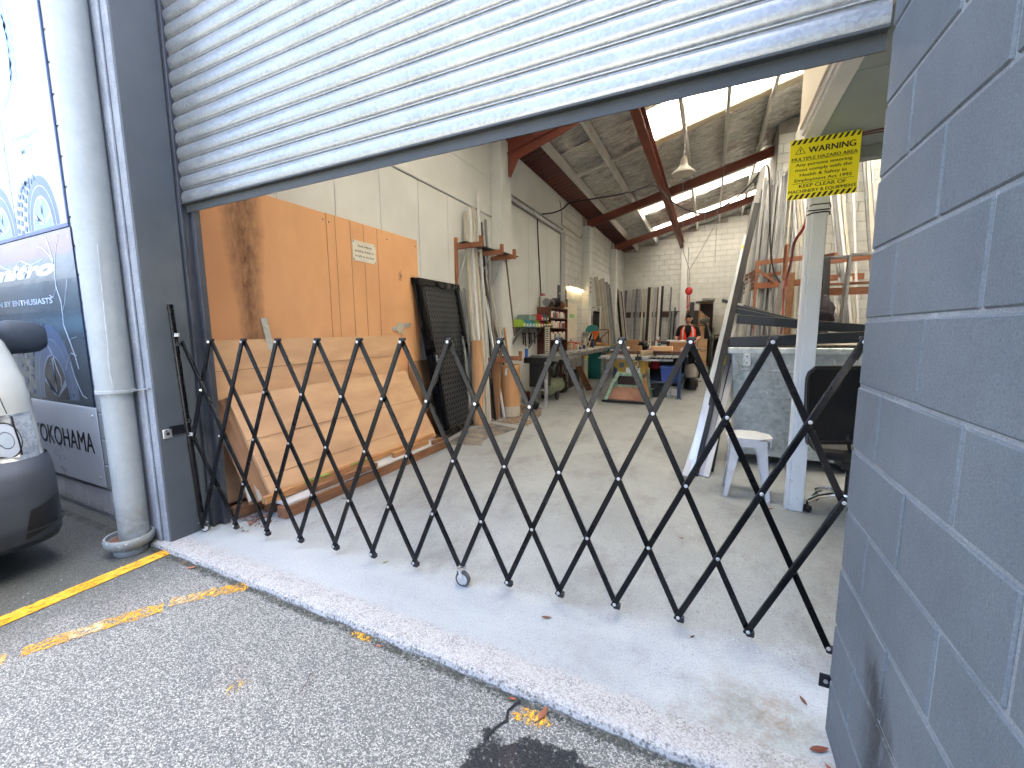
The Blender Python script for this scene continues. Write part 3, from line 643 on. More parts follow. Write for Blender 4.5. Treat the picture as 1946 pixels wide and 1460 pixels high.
# mezzanine box on the right
mz = thing('mezzanine', 'overhead storage loft with cream side panel and green-grey underside at upper right', 'loft', (.8, 2.7, 2.58))
m_green = M('green_grey_ply', rgb(.25, .285, .265), rgb(.31, .345, .32), .7, sc=1.5, bs=60, bst=.1)
MB().b2((.565, 1.87, 2.585), (1.55, 2.62, 2.60), .002).obj('soffit_sheet', m_green, mz)
MB().b2((.565, 2.626, 2.585), (1.55, 3.655, 2.60), .002).obj('soffit_sheet', m_green, mz)
MB().b2((1.556, 1.87, 2.585), (2.9, 3.655, 2.60), .002).obj('soffit_sheet', m_green, mz)
MB().b2((.452, 1.87, 2.64), (.466, 3.34, 5.3)).obj('side_panel', M('warm_cream_ply', rgb(.62, .56, .43), rgb(.70, .64, .51), .6, sc=1.2, stretch=(1, 1, .3)), mz)
m_ = MB(); m_.b2((.478, 1.87, 2.572), (.562, 3.60, 2.76), .004); m_.b2((.466, 1.87, 2.60), (.478, 3.34, 2.9)); m_.obj('edge_joist', m_white, mz)
MB().b2((.46, 3.665, 2.515), (2.9, 3.76, 2.60), .004).obj('end_beam', m_green, mz)
MB().b2((.48, 2.0, 2.61), (2.9, 3.7, 2.75)).obj('deck', m_purlin, mz)
m_ = MB(); m_.path([(.64, 3.42, 2.578), (.9, 3.38, 2.576), (1.2, 3.40, 2.578), (1.7, 3.36, 2.577)], .005); m_.path([(.62, 3.45, 2.578), (1.0, 3.41, 2.574), (1.4, 3.44, 2.578)], .004); m_.obj('cable', C('dull_red_cable', '#6a3630'), mz)
po = thing('post', 'white painted square post with chips and marks standing right of the white stool', 'post', (.645, 3.67, 0))
def post_mat():
    g = G('chipped_white_post'); P = g.P; n = g.noise(g.mp(P, (1, 1, .5)), 16, 8, .8)
    lo = g.sep(P)[2]; f = g.ma('ADD', n, g.ma('MULTIPLY', g.ma('SUBTRACT', .5, lo, True), .12))
    c = g.mix(g.ramp(f, (.66, 0.0), (.69, 1.0)), g.mix(g.ramp(g.noise(P, 3), (.3, 0.0), (.7, 1.0)), rgb(.60, .64, .68), rgb(.72, .76, .79)), rgb(.13, .12, .12))
    g.set(col=c, rough=.5); g.bump(n, .2, .003); return g.m
m_post = post_mat()
m_ = MB(); m_.b2((.602, 3.62, .004), (.692, 3.712, 2.512), .005); m_.obj('shaft', m_post, po)
m_ = MB(); m_.b2((.578, 3.634, .004), (.600, 3.70, 2.3), .003); m_.obj('cover_strip', m_post, po)
m_ = MB(); m_.b2((.57, 3.60, 2.19), (.70, 3.612, 2.196)); m_.path([(.575, 3.64, 2.17), (.60, 3.615, 2.178), (.66, 3.614, 2.18), (.70, 3.615, 2.176), (.71, 3.66, 2.17)], .005); m_.path([(.575, 3.66, 2.225), (.60, 3.615, 2.235), (.70, 3.615, 2.233), (.712, 3.66, 2.22)], .004); m_.obj('tie', m_blk, po)
# ---------------------------------------------------------------- folding barrier
gt = thing('folding_barrier', 'black expandable lattice barrier on castors stretched across the doorway', 'barrier', (-1.3, 1.8, 0))
def GP(s, z, off=0.0):
    if s < -.064:
        t = (s + .064) / -.286; x, y = -2.976 + t * -.139, 1.609 + t * -.099; return Vector((x + .58 * off, y - .81 * off, z))
    return Vector((-2.912 + s * .9943 + off * .1063, 1.616 + s * .1063 - off * .9943, z))
TS = [-.064, .232, .520, .828, 1.130, 1.412, 1.699, 1.983, 2.276, 2.565, 2.852, 3.154, 3.452]
BS = [.001, .294, .581, .865, 1.146, 1.439, 1.733, 2.012, 2.289, 2.566, 2.852, 3.137, 3.432]
ZT, ZB = 1.324, .06
def Tn(k): return -.35 if k < 0 else TS[k]
def Bn(k): return -.33 if k < 0 else BS[k]
def gbar(s0, z0, s1, z1, off, w_=.027, h=.013):
    a, b = GP(s0, z0, off), GP(s1, z1, off); d = (b - a).normalized()
    m_ = MB(); m_.bar(a - d * .014, b + d * .014, h, w_, (.1063, -.9943, 0), .002)
    # bar() builds width across up x dir; use plane normal as the thin direction
    m_.obj('lattice_bar', m_black, gt)
def bar_flat(a, b, off_n, wid, thk):
    pass
def gbar2(s0, z0, s1, z1, off):
    a, b = GP(s0, z0, off), GP(s1, z1, off); d = (b - a).normalized(); n = Vector((.1063, -.9943, 0)); s_ = n.cross(d).normalized(); n2 = d.cross(s_)
    m_ = MB(); L = (b - a).length + .032; M3 = Matrix((s_, n2, d)).transposed()
    m_.box((a + b) / 2, (.0255, .0135, L), .002, M3)
    m_.obj('lattice_bar', m_black, gt)
OF, OB = .0085, -.0085
for k in range(0, 13):                       # rear layer: top k -> bottom k+2 ; front layer: top k -> bottom k-2
    if k + 2 <= 12: gbar2(Tn(k), ZT, Bn(k + 2), ZB, OB)
    if k - 2 >= 0: gbar2(Tn(k), ZT, Bn(k - 2), ZB, OF)
gbar2(Tn(1), ZT, -.33, ZB, OF); gbar2(Tn(0), ZT, -.33, .69, OF); gbar2(-.345, ZT - .01, Bn(1), ZB, OB); gbar2(-.34, .69, Bn(0), ZB, OB)
zm = ZB + (ZT - ZB) / 2
gbar2(Tn(11), ZT, 3.437, zm, OB); gbar2(3.437, zm, Bn(11), ZB, OF); bolt_late = (3.437, zm); gbar2(Tn(12), ZT, Tn(12) - .02, ZT - .05, OF)
gbar2(Tn(10), ZT, Bn(12), ZB, OB)
bm_ = MB(); bm_.lathe([(.0085, 0), (.0085, .0035), (.006, .0055), (.0025, .0055)], n=12, axis='Y'); BM = None
def bolt_mesh():
    m_ = MB(); m_.lathe([(.0078, 0), (.0078, -.003), (.006, -.0045)], n=12, axis='Y'); m_.lathe([(.003, -.0045), (.003, -.0052)], n=8, axis='Y'); return m_.mesh('bolt', Vector((0, 0, 0)), [m_bolt], True)
BMe = bolt_mesh()
def bolt(s, z):
    p = GP(s, z, .0158); o = inst(BMe, 'bolt', p, gt); o.rotation_euler = (0, 0, math.atan2(.1063, .9943) if s > -.064 else .62)
for k in range(13):
    bolt(Tn(k), ZT); bolt(Bn(k), ZB)
def lerp(a, b, t): return a + (b - a) * t
for k in range(1, 13):
    a0, b0 = Tn(k), Bn(k - 2)                # front bar of node k
    for i, t in enumerate((.25, .5, .75)): bolt(lerp(a0, b0, t), lerp(ZT, ZB, t))
bolt(lerp(Tn(0), -.33, .5), lerp(ZT, .69, .5))
for k in range(13):                          # little feet under the lower joints, caps over the upper ones
    m_ = MB(); p = GP(Bn(k), ZB - .008, 0); m_.box(p + Vector((.012, 0, -.004)), (.032, .030, .026), .004); m_.obj('end_cap', m_blk, gt)
    m_ = MB(); p = GP(Tn(k), ZT + .008, 0); m_.box(p + Vector((.006, 0, .006)), (.034, .030, .016), .004); m_.obj('end_cap', m_blk, gt)
# hinge post with clamps on the left, lock bracket
m_ = MB(); m_.tube((-3.132, 1.475, 1.565), (-3.128, 1.525, .06), .0165, 16); m_.obj('post', m_black, gt, True)
for z in (1.36, 1.30, .79, .70, .13): m_ = MB(); m_.tube((-3.1315, 1.482 + (1.56 - z) * .03, z), (-3.1315, 1.483 + (1.56 - z) * .03, z + .022), .0205, 16); m_.box((-3.106, 1.478 + (1.56 - z) * .03, z + .011), (.03, .012, .022), .002); m_.obj('clamp', m_bolt if z in (1.36, .70) else m_blk, gt, True)
m_ = MB(); m_.b2((-3.176, 1.415, .715), (-3.172, 1.53, .775)); m_.b2((-3.172, 1.50, .715), (-3.12, 1.505, .775)); m_.obj('bracket_arm', m_blk, gt)
m_ = MB(); m_.b2((-3.179, 1.378, .70), (-3.171, 1.428, .76), .004); m_.obj('lock_plate', m_bolt, gt); m_ = MB(); m_.tube((-3.1725, 1.403, .73), (-3.1685, 1.403, .73), .011, 14); m_.obj('keyhole', m_ink, gt)
def castor(c, r, yaw, big):
    cx, cy, cz = c; d = Vector((math.cos(yaw), math.sin(yaw), 0)); a = Vector((cx, cy, cz)); Z3 = Matrix.Rotation(yaw, 3, 'Z')
    m_ = MB(); m_.lathe([(r * .78, -.012), (r * .97, -.011), (r, -.006), (r, .006), (r * .97, .011), (r * .78, .012)], a, 28, 'Y', M3=Z3); w1 = m_.obj('castor_wheel', m_rubber, gt, True)
    m_ = MB(); m_.lathe([(r * .2, -.013), (r * .62, -.0125), (r * .78, -.0118), (r * .78, .0118), (r * .62, .0125), (r * .2, .013)], a, 24, 'Y', M3=Z3); m_.lathe([(.008, -.018), (.008, .018)], a, 10, 'Y', M3=Z3); m_.obj('hub', m_bolt, w1, True)
    m_ = MB(); n = Vector((-math.sin(yaw), math.cos(yaw), 0))
    for s_ in (-1, 1): m_.bar(a + n * (.0165 * s_), a + n * (.0165 * s_) + Vector((0, 0, r + .012)) - d * .012, .018, .003, n)
    m_.box(a + Vector((0, 0, r + .014)) - d * .012, (.045, .045, .004)); m_.obj('castor_fork', m_bolt, gt)
castor((-1.155, 1.772, .042), .042, .05, True); castor((-3.135, 1.545, .027), .026, .75, False)
bolt(*bolt_late)
m_ = MB(); m_.bar((-1.19, 1.79, .06), (-1.16, 1.775, .10), .02, .012); m_.obj('castor_arm', m_blk, gt)
wb = MB(); wb.b2((.392, 1.604, .155), (.44, 1.609, .205), .004); wb.b2((.435, 1.604, .155), (.44, 1.66, .205)); wbo = wb.obj('wall_bracket', m_blk, label='small black angle bracket screwed low on the corner of the blue wall', cat='bracket')
m_ = MB(); m_.lathe([(.007, 0), (.007, -.003)], (.41, 1.603, .18), 12, 'Y'); m_.obj('screw', m_bolt, wbo, True)
# ---------------------------------------------------------------- downpipe and its drain bowl
dp = thing('downpipe', 'pale grey steel downpipe with a clamp joint in front of the left pillar', 'downpipe', (-3.37, 1.245, -.03))
def pipe_mat():
    g = G('aged_pipe_paint'); P = g.P; z = g.sep(P)[2]; n = g.noise(P, 7, 7, .75); f = g.noise(P, 60, 4, .8)
    c = g.mix(g.ramp(n, (.3, 0.0), (.7, 1.0)), rgb(.29, .325, .325), rgb(.36, .395, .395))
    lo = g.ma('MULTIPLY', g.band(z, -1, .26, .12), g.ramp(g.noise(P, 15, 6, .8), (.38, .0), (.62, 1.0)))
    c = g.mix(g.ma('MULTIPLY', lo, .7), c, g.mix(g.ramp(f, (.4, 0.0), (.6, 1.0)), rgb(.055, .065, .035), rgb(.17, .16, .12)))
    rs = g.ma('MULTIPLY', g.band(z, -1, .85, .4), g.ramp(g.noise(P, 21, 5, .8), (.63, 0.0), (.69, 1.0)))
    c = g.mix(g.ma('MULTIPLY', rs, .5), c, rgb(.16, .13, .10)); g.set(col=c, rough=.5); g.bump(f, .25, .003); return g.m
m_pipe = pipe_mat()
m_ = MB(); m_.lathe([(.092, 1.03), (.0925, 1.05), (.092, 1.4), (.090, 5.5)], (-3.37, 1.245, 0), 36); m_.obj('upper_pipe', m_pipe, dp, True)
m_ = MB(); m_.lathe([(.078, .04), (.078, 1.04)], (-3.365, 1.245, 0), 36); m_.obj('lower_pipe', m_pipe, dp, True)
m_ = MB(); m_.lathe([(.094, 1.012), (.097, 1.014), (.097, 1.032), (.094, 1.034)], (-3.37, 1.245, 0), 36); m_.bar((-3.30, 1.31, 1.023), (-3.20, 1.345, 1.035), .018, .006); m_.obj('clamp_strap', m_pipe, dp, True)
m_ = MB(); m_.path([(-3.272, 1.21, 1.9), (-3.270, 1.20, 1.5), (-3.266, 1.195, 1.30), (-3.268, 1.19, 1.24), (-3.262, 1.19, 1.20), (-3.270, 1.19, 1.15), (-3.264, 1.195, 1.08), (-3.272, 1.20, 1.04)], .0016, 6); m_.path([(-3.268, 1.188, 1.22), (-3.258, 1.185, 1.15), (-3.262, 1.19, 1.08), (-3.27, 1.195, 1.03)], .0014, 6); m_.obj('tie_wire', m_galv, dp, True)
bo = thing('drain_bowl', 'chipped grey ceramic drain bowl around the foot of the downpipe', 'bowl', (-3.36, 1.215, -.03))
def bowl_mat():
    g = G('chipped_glaze'); n = g.noise(g.P, 42, 6, .75); c = g.mix(g.ramp(n, (.60, 0.0), (.63, 1.0)), rgb(.25, .275, .275), rgb(.66, .67, .66))
    c = g.mix(g.ramp(g.noise(g.P, 25, 5, .8), (.62, 0.0), (.66, .8)), c, rgb(.09, .10, .08)); g.set(col=c, rough=.42); g.bump(n, .3, .004); return g.m
m_ = MB(); m_.lathe([(.085, -.035), (.088, -.012), (.080, .002), (.108, .018), (.126, .045), (.129, .072), (.122, .088), (.114, .086), (.110, .06), (.06, .045)], (-3.36, 1.215, 0), 40); m_.obj('bowl_body', bowl_mat(), bo, True)
m_ = MB(); m_.lathe([(.109, .058), (.10, .061), (.02, .061)], (-3.36, 1.215, 0), 30); m_.obj('rusty_silt', M('rusty_silt', rgb(.10, .045, .025), rgb(.15, .075, .04), .9, sc=30, bs=90, bst=.8), bo)
# ---------------------------------------------------------------- posters
YP = 1.385
m_pblue = M('faded_poster_blue', rgb(.19, .26, .32), rgb(.27, .34, .40), .25, sc=.9, bst=.0, spec=.7, coat=.5)
m_pink = C('poster_ink_pale', '#6d8fb3', .3); m_pinkd = C('poster_ink_mid', '#2f4668', .3); m_pdark = C('poster_ink_dark', '#22314f', .3); m_pwhite = C('poster_white', '#dfe9f5', .3)
m_pedge = C('poster_frame', '#4b5a80', .4)
up = thing('poster', 'faded pale blue tyre poster on the wall above, beside the downpipe', 'poster', (-4.6, YP, 2.16))
MB().b2((-5.02, YP - .004, 2.165), (-4.125, YP, 3.95)).obj('print', m_pblue, up)
MB().b2((-6.3, YP - .004, 2.165), (-5.035, YP, 3.95)).obj('print', m_pblue, up)
m_ = MB(); m_.b2((-4.125, YP - .010, 2.15), (-4.108, YP, 3.95), .002); m_.b2((-6.3, YP - .012, 2.135), (-4.108, YP, 2.163), .002); m_.obj('edge_trim', m_pedge, up)
def arc(m_, cx, cz, r0, r1, a0, a1, y, n=28, ex=1.0, ez=1.0):
    vs_ = []
    for i in range(n + 1):
        a = math.radians(a0 + (a1 - a0) * i / n); vs_ += [(cx + r0 * ex * math.cos(a), y, cz + r0 * ez * math.sin(a)), (cx + r1 * ex * math.cos(a), y, cz + r1 * ez * math.sin(a))]
    m_.add(vs_, [(2 * i, 2 * i + 1, 2 * i + 3, 2 * i + 2) for i in range(n)]); return m_
def tyre(parent, cx, cz, R, y, mt, mr, mk, tread_w, full=True, a0=0, a1=360, ex=.72):
    m_ = MB(); arc(m_, cx, cz, R * .62, R, a0, a1, y, 40, ex); m_.obj('printed_tyre', mt, parent)
    m_ = MB(); arc(m_, cx, cz, 0.0, R * .60, a0, a1, y - .0006, 32, ex); m_.obj('printed_rim', mr, parent)
    m_ = MB(); arc(m_, cx, cz, R * .585, R * .615, a0, a1, y - .0012, 40, ex); arc(m_, cx, cz, R * .80, R * .815, a0, a1, y - .0012, 40, ex)
    for i in range(5):
        a = math.radians(a0 + 20 + i * 62)
        if a > math.radians(a1): break
        m_.ext([(cx + R * .12 * math.cos(a) * ex - .015, cz + R * .12 * math.sin(a)), (cx + R * .56 * math.cos(a) * ex, cz + R * .56 * math.sin(a)), (cx + R * .56 * math.cos(a + .16) * ex, cz + R * .56 * math.sin(a + .16)), (cx + .015, cz + R * .1 * math.sin(a))], (0, y - .0012, 0), (1, 0, 0), (0, 0, 1), (0, .0004, 0))
    m_.obj('printed_highlight', mk, parent)
    # tread band at the left of the wheel: staggered blocks
    m_ = MB(); rnd = random.Random(int(R * 1000))
    for i in range(15):
        a = math.radians(95 + i * 11.5)
        if not (a0 <= math.degrees(a) <= a1 + 0.1): continue
        for j in range(3):
            r0 = R * (1.02 + j * .13); ca, sa = math.cos(a + (.06 if j % 2 else 0)), math.sin(a + (.06 if j % 2 else 0))
            x, z = cx - tread_w * (j + .6) / 3 + R * ex * ca, cz + R * sa * (1.0 - .02 * j)
            m_.ext([(x - .03, z - .012), (x + .012, z - .026), (x + .028, z + .008), (x - .010, z + .026)], (0, y - .0018, 0), (1, 0, 0), (0, 0, 1), (0, .0004, 0))
    m_.obj('printed_tread', mt, parent)
tyre(up, -4.52, 2.17, .37, YP - .0046, m_pinkd, m_pink, m_pwhite, .22, a0=0, a1=180, ex=.75)
tyre(up, -5.30, 2.17, .40, YP - .0046, m_pinkd, m_pink, m_pwhite, .20, a0=0, a1=180, ex=.70)
m_ = MB()
for i in range(8):
    for j, dx in enumerate((0, .07)): z = 3.84 - i * .085; m_.ext([(-4.72 + dx, z), (-4.67 + dx, z - .045), (-4.655 + dx, z + .01), (-4.705 + dx, z + .055)] if j else [(-4.67 + dx, z), (-4.72 + dx, z - .045), (-4.735 + dx, z + .01), (-4.685 + dx, z + .055)], (0, YP - .0050, 0), (1, 0, 0), (0, 0, 1), (0, .0004, 0))
arc(m_, -5.05, 3.45, .36, .40, -70, 60, YP - .0050); m_.obj('printed_tread', m_pink, up)
text('Dynapro', (-4.85, YP - .004, 2.815), (1, 0, 0), (0, 0, 1), .055, m_pink, up, .46, bold=.02)
text('MT2', (-4.735, YP - .004, 2.715), (1, 0, 0), (0, 0, 1), .055, m_pink, up, .22, bold=.02)
text('Dynapro', (-5.50, YP - .004, 2.80), (1, 0, 0), (0, 0, 1), .055, m_pink, up, .46, bold=.02)
lp = thing('poster', 'torn dark blue tyre poster with white slanted lettering, below the pale one', 'poster', (-4.8, YP, .84))
def dark_print():
    g = G('dark_poster_print'); P = g.P; z = g.sep(P)[2]; n = g.noise(P, 2.5, 5, .6)
    c = g.mix(g.ramp(n, (.35, 0.0), (.65, 1.0)), rgb(.032, .055, .072), rgb(.065, .10, .125))
    c = g.mix(g.ma('MULTIPLY', g.band(z, 1.965, 2.13, .02), .9), c, rgb(.15, .035, .055)); c = g.mix(g.band(z, 1.40, 1.52, .06), c, rgb(.10, .17, .21))
    g.set(col=c, rough=.22, coat=.4, spec=.6); g.bump(n, .25, .03); return g.m
MB().b2((-6.3, YP - .004, .842), (-4.100, YP, 2.133)).obj('print', dark_print(), lp)
m_ = MB(); m_.b2((-4.100, YP - .007, .842), (-4.094, YP, 2.133)); m_.obj('edge_trim', m_pdark, lp)
tyre(lp, -4.72, .86, .60, YP - .0046, C('poster_tyre_grey', '#5d7391', .3), C('poster_hub_dark', '#101c2e', .3), C('poster_tyre_light', '#8fa3bd', .3), .34, a0=2, a1=180, ex=.66)
text('nitro', (-5.63, YP - .004, 1.84), (1, 0, 0), (0, 0, 1), .105, m_pwhite, lp, 1.20, bold=.06, slant=.35)
text('DRIVEN BY ENTHUSIASTS', (-6.02, YP - .004, 1.622), (1, 0, 0), (0, 0, 1), .045, m_pwhite, lp, 1.46, bold=.012)
def crack(pts, w_):
    a = [(x - w_ * (1.2 if i % 2 else .5), z) for i, (x, z) in enumerate(pts)]; b = [(x + w_ * (.5 if i % 2 else 1.2), z + w_) for i, (x, z) in enumerate(pts)]
    m_ = MB()
    for i in range(len(a) - 1): m_.ext([a[i], a[i + 1], b[i + 1], b[i]], (0, YP - .0058, 0), (1, 0, 0), (0, 0, 1), (0, .0006, 0))
    m_.obj('tear', m_pwhite, lp)
def P1(px, pz): return (px, pz)
crack([(-4.52, 2.10), (-4.47, 2.0), (-4.44, 1.88), (-4.46, 1.74), (-4.41, 1.62), (-4.42, 1.45), (-4.36, 1.33), (-4.30, 1.22), (-4.27, 1.12)], .0055)
crack([(-4.70, 2.05), (-4.60, 2.03), (-4.50, 1.97), (-4.44, 1.90)], .005); crack([(-4.30, 2.09), (-4.36, 2.03), (-4.40, 1.96), (-4.44, 1.86)], .004)
crack([(-4.28, 1.22), (-4.36, 1.24), (-4.44, 1.18), (-4.50, 1.10)], .004); crack([(-4.40, 1.17), (-4.36, 1.07), (-4.31, .98), (-4.26, .92), (-4.20, .90)], .0045)
crack([(-4.78, 1.31), (-4.70, 1.22), (-4.66, 1.12), (-4.60, 1.03), (-4.62, .97)], .004); crack([(-4.26, 1.78), (-4.31, 1.68), (-4.36, 1.60), (-4.41, 1.55)], .004)
crack([(-5.5, 1.96), (-5.25, 1.90), (-5.05, 1.97), (-4.85, 1.92), (-4.62, 1.95)], .006); crack([(-4.24, 1.36), (-4.31, 1.35), (-4.37, 1.33)], .004)
crack([(-4.45, 1.74), (-4.53, 1.66), (-4.60, 1.68)], .0035)
sg = thing('sign', 'pale lilac metal sign with bold black brand lettering at the foot of the wall', 'sign', (-4.7, YP, .22))
MB().b2((-5.9, YP - .006, .222), (-4.082, YP, .836), .002).obj('panel', M('pale_sign_sheet', rgb(.68, .74, .80), rgb(.76, .81, .86), .3, sc=1.2, bst=0, spec=.6), sg)
for dx in (0, .007): text('YOKOHAMA', (-5.30 + dx, YP - .006, .478), (1, 0, 0), (0, 0, 1), .165, C('sign_black', '#0b0d16', .4), sg, 1.11, bold=0, thick=.0008 + dx * .03)
for x, z in ((-4.15, .77), (-4.85, .29), (-4.15, .29)): m_ = MB(); m_.lathe([(.010, 0), (.008, -.004), (.003, -.005)], (x, YP - .0062, z), 10, 'Y'); m_.obj('rivet', m_bolt, sg, True)
# ---------------------------------------------------------------- parked van
vn = thing('parked_van', 'cream white van with black bumper parked nose-out at the left edge', 'van', (-5.6, .1, -.03))
LEV = [(.14, -3.52, .16), (.20, -3.42, .20), (.30, -3.385, .22), (.42, -3.375, .23), (.52, -3.38, .23), (.60, -3.40, .23), (.655, -3.455, .21), (.67, -3.50, .20), (.76, -3.51, .20), (.86, -3.53, .21), (.93, -3.55, .21), (1.02, -3.57, .20), (1.12, -3.61, .20), (1.22, -3.67, .20), (1.34, -3.77, .20), (1.45, -3.98, .20), (1.60, -4.62, .22), (1.80, -4.95, .20), (1.92, -5.25, .18)]
def vlev(z):
    for a, b in zip(LEV, LEV[1:]):
        if a[0] <= z <= b[0]: t = (z - a[0]) / (b[0] - a[0]); return tuple(a[i] + (b[i] - a[i]) * t for i in range(3))
    return LEV[-1] if z > LEV[-1][0] else LEV[0]
def vhw(z): return .895 if z < .66 else (.895 - max(0, z - 1.1) * .10)
def vsurf(u, z, off=0.0):
    """u 0..1 round the plan outline from the far side's middle, round the nose, to the near side"""
    _, nx, r = vlev(z); hw = vhw(z) + off; nx += off; r += off; bow = .06
    if u < .25: x = -8.1 + (nx - bow - r + 8.1) * (u / .25); return Vector((x, .10 + hw, z))
    if u < .40:
        a = (u - .25) / .15 * math.pi / 2; return Vector((nx - bow - r + r * math.sin(a) , .10 + hw - r + r * math.cos(a), z))
    if u < .60:
        t = (u - .40) / .20; y = (hw - r) * (1 - 2 * t); return Vector((nx - bow * (y / (hw - r)) ** 2, .10 + y, z))
    if u < .75:
        a = (u - .60) / .15 * math.pi / 2; return Vector((nx - bow - r + r * math.cos(a), .10 - hw + r - r * math.sin(a), z))
    x = -8.1 + (nx - bow - r + 8.1) * ((1 - u) / .25); return Vector((x, .10 - hw, z))
m_vanw = M('van_cream_white', rgb(.44, .45, .39), rgb(.48, .49, .43), .25, sc=1, bst=0, coat=.6); m_bump = M('bumper_plastic', rgb(.032, .040, .050), rgb(.046, .056, .068), .62, sc=3, bs=300, bst=.12)
m_glass = C('dark_glass', '#1a2228', .06, spec=.8, bst=0)
def vpatch(z0, z1, u0, u1, off, nu, nv): m_ = MB(); m_.grid(lambda a, b: vsurf(u0 + (u1 - u0) * a, z0 + (z1 - z0) * b, off), nu, nv); return m_
us = 80
vpatch(.66, 1.36, 0, 1, 0, us, 28).obj('body', m_vanw, vn, True)
m_ = vpatch(1.62, 1.93, 0, 1, 0, us, 6); m_.grid(lambda a, b: vsurf(a, 1.93, 0) * (1 - b) + Vector((-6.6, .1, 1.99)) * b, us, 2); m_.obj('roof_panel', m_vanw, vn, True)
vpatch(1.36, 1.62, 0, 1, -.004, us, 6).obj('window_band', m_glass, vn, True)
bp = vpatch(.14, .665, .18, .82, .012, us, 18).obj('bumper', m_bump, vn, True)
m_ = MB(); m_.grid(lambda a, b: vsurf(.30 + a * .075 + .02 * (1 - b), .27 + .17 * b - .05 * a, .016 - .0), 8, 6); m_.obj('fog_lamp_recess', m_blk, bp, True)
m_ = MB(); m_.grid(lambda a, b: vsurf(.25 + a * .5, .262 + .012 * b, .022), 60, 1); m_.obj('lower_lip', m_bump, bp, True)
MB().b2((-8.1, -.70, .16), (-3.75, .90, .7)).obj('underbody', m_blk, vn)
hl = vpatch(.664, .925, .318, .455, .006, 16, 8).obj('headlight', M('headlight_lens', rgb(.20, .22, .24), rgb(.42, .45, .47), .12, .5, sc=26, bst=0, coat=1.0), vn, True)
def ring(r0, r1, off, mat, nm, c=(.389, .785)):
    m_ = MB(); n = 28; vs_ = []
    for i in range(n):
        a = math.tau * i / n
        for r in (r0, r1): vs_.append(vsurf(c[0] + r * math.cos(a) * .28, c[1] + r * math.sin(a), off))
    m_.add(vs_, [(2 * i, 2 * i + 1, (2 * i + 3) % (2 * n), (2 * i + 2) % (2 * n)) for i in range(n)]); return m_.obj(nm, mat, hl, True)
ring(.050, .095, .009, C('reflector_silver', '#b9c0c4', .25, bst=0), 'reflector'); ring(.001, .044, .010, C('lens_glass', '#aeb9bd', .08, bst=0), 'bulb_lens'); ring(.097, .104, .010, m_blk, 'bezel')
m_ = MB(); m_.grid(lambda a, b: vsurf(.322 + a * .043, .685 + .225 * b, .009), 4, 12); m_.obj('turn_signal', M('turn_lens', rgb(.50, .54, .55), rgb(.28, .31, .34), .15, .3, sc=60, bst=.1, coat=1.0), hl, True)
m_ = MB(); m_.grid(lambda a, b: vsurf(.3655 + a * .004, .675 + .24 * b, .010), 1, 10); m_.obj('lens_divider', m_blk, hl, True)
m_ = MB(); m_.grid(lambda a, b: vsurf(.352 + .010 * a - .0 * b, .89 + .40 * b, .0015), 1, 16); 
m_ = MB(); vs_ = [vsurf(.372 + .018 * math.sin(i / 16 * 2.6), .928 + .42 * i / 16, .001) for i in range(17)]; m_.path(vs_, .0022, 5); m_.obj('panel_gap', m_blk, vn)
m_ = MB(); m_.grid(lambda a, b: vsurf(.25 + a * .5, .662 + .010 * b, .004), 60, 1); m_.obj('bumper_seam', m_blk, vn)
m_ = MB(); prof_ = [(.0, 0.0), (.055, .008), (.075, .03), (.080, .06), (.078, .12), (.07, .19), (.05, .225), (.0, .235)]
MT = Matrix(((1, 0, 0), (0, 0, 1), (0, 1, 0)))
m_.lathe([(r * 1.0 + .0001, z) for r, z in prof_], (-4.24, .995, 1.365), 24, 'Y', sx=.85, sy=1.42); mi = m_.obj('wing_mirror', m_bump, vn, True)
m_ = MB(); m_.bar((-4.24, .90, 1.36), (-4.23, 1.01, 1.365), .06, .05); m_.obj('mirror_arm', m_bump, mi)
wm = MB(); wm.lathe([(.30, -.1), (.33, -.08), (.33, .08), (.30, .1)], (-4.35, .80, .30), 32, 'Y'); wm.obj('wheel', m_blk, vn, True)
# ---------------------------------------------------------------- hardboards on the side wall
hb = thing('hardboard_sheet', 'first orange brown hardboard sheet on the wall, with the long dark water stain', 'board', (-3.385, 2.3, 0))
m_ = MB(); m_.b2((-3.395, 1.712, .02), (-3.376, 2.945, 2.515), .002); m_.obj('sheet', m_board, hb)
m_ = MB(); m_.bar((-3.368, 2.245, 1.505), (-3.345, 2.285, 1.195), .052, .006, (1, 0, 0), .001); m_.obj('metal_strip', m_galv, hb)
hb2 = thing('hardboard_sheet', 'second orange brown hardboard sheet, carrying the small white notice', 'board', (-3.385, 3.6, 0))
m_ = MB(); m_.b2((-3.395, 2.951, .02), (-3.377, 4.32, 2.52), .002); m_.obj('sheet', m_board, hb2)
m_ = MB()
for y in (3.05, 3.24, 3.42, 3.62): m_.b2((-3.3768, y, .02), (-3.3755, y + .004, 2.51))
m_.obj('scored_line', C('scored_line_brown', '#8b5a30', .7), hb2)
m_ = MB()
for y, z in ((2.98, 2.44), (2.91, 2.45), (3.78, 2.43), (4.28, 2.44)): m_.tube((-3.377, y, z), (-3.374, y, z), .007, 8)
m_.obj('nail_head', m_ink, hb2)
nb = thing('notice', 'small white notice with three lines of writing screwed to the second hardboard', 'notice', (-3.37, 3.42, 2.12))
m_ = MB(); m_.b2((-3.376, 3.255, 2.125), (-3.370, 3.585, 2.332), .001); m_.obj('plate', C('notice_white', '#d6d3c6', .5), nb)
for i, t in enumerate(('Stock without', 'packing sheets to', 'be left on the floor')): text(t, (-3.370, 3.285 if i else 3.325, 2.272 - i * .052), (0, 1, 0), (0, 0, 1), .024, m_ink, nb, (.20, .27, .275)[i], bold=.01, thick=.0012)
m_ = MB()
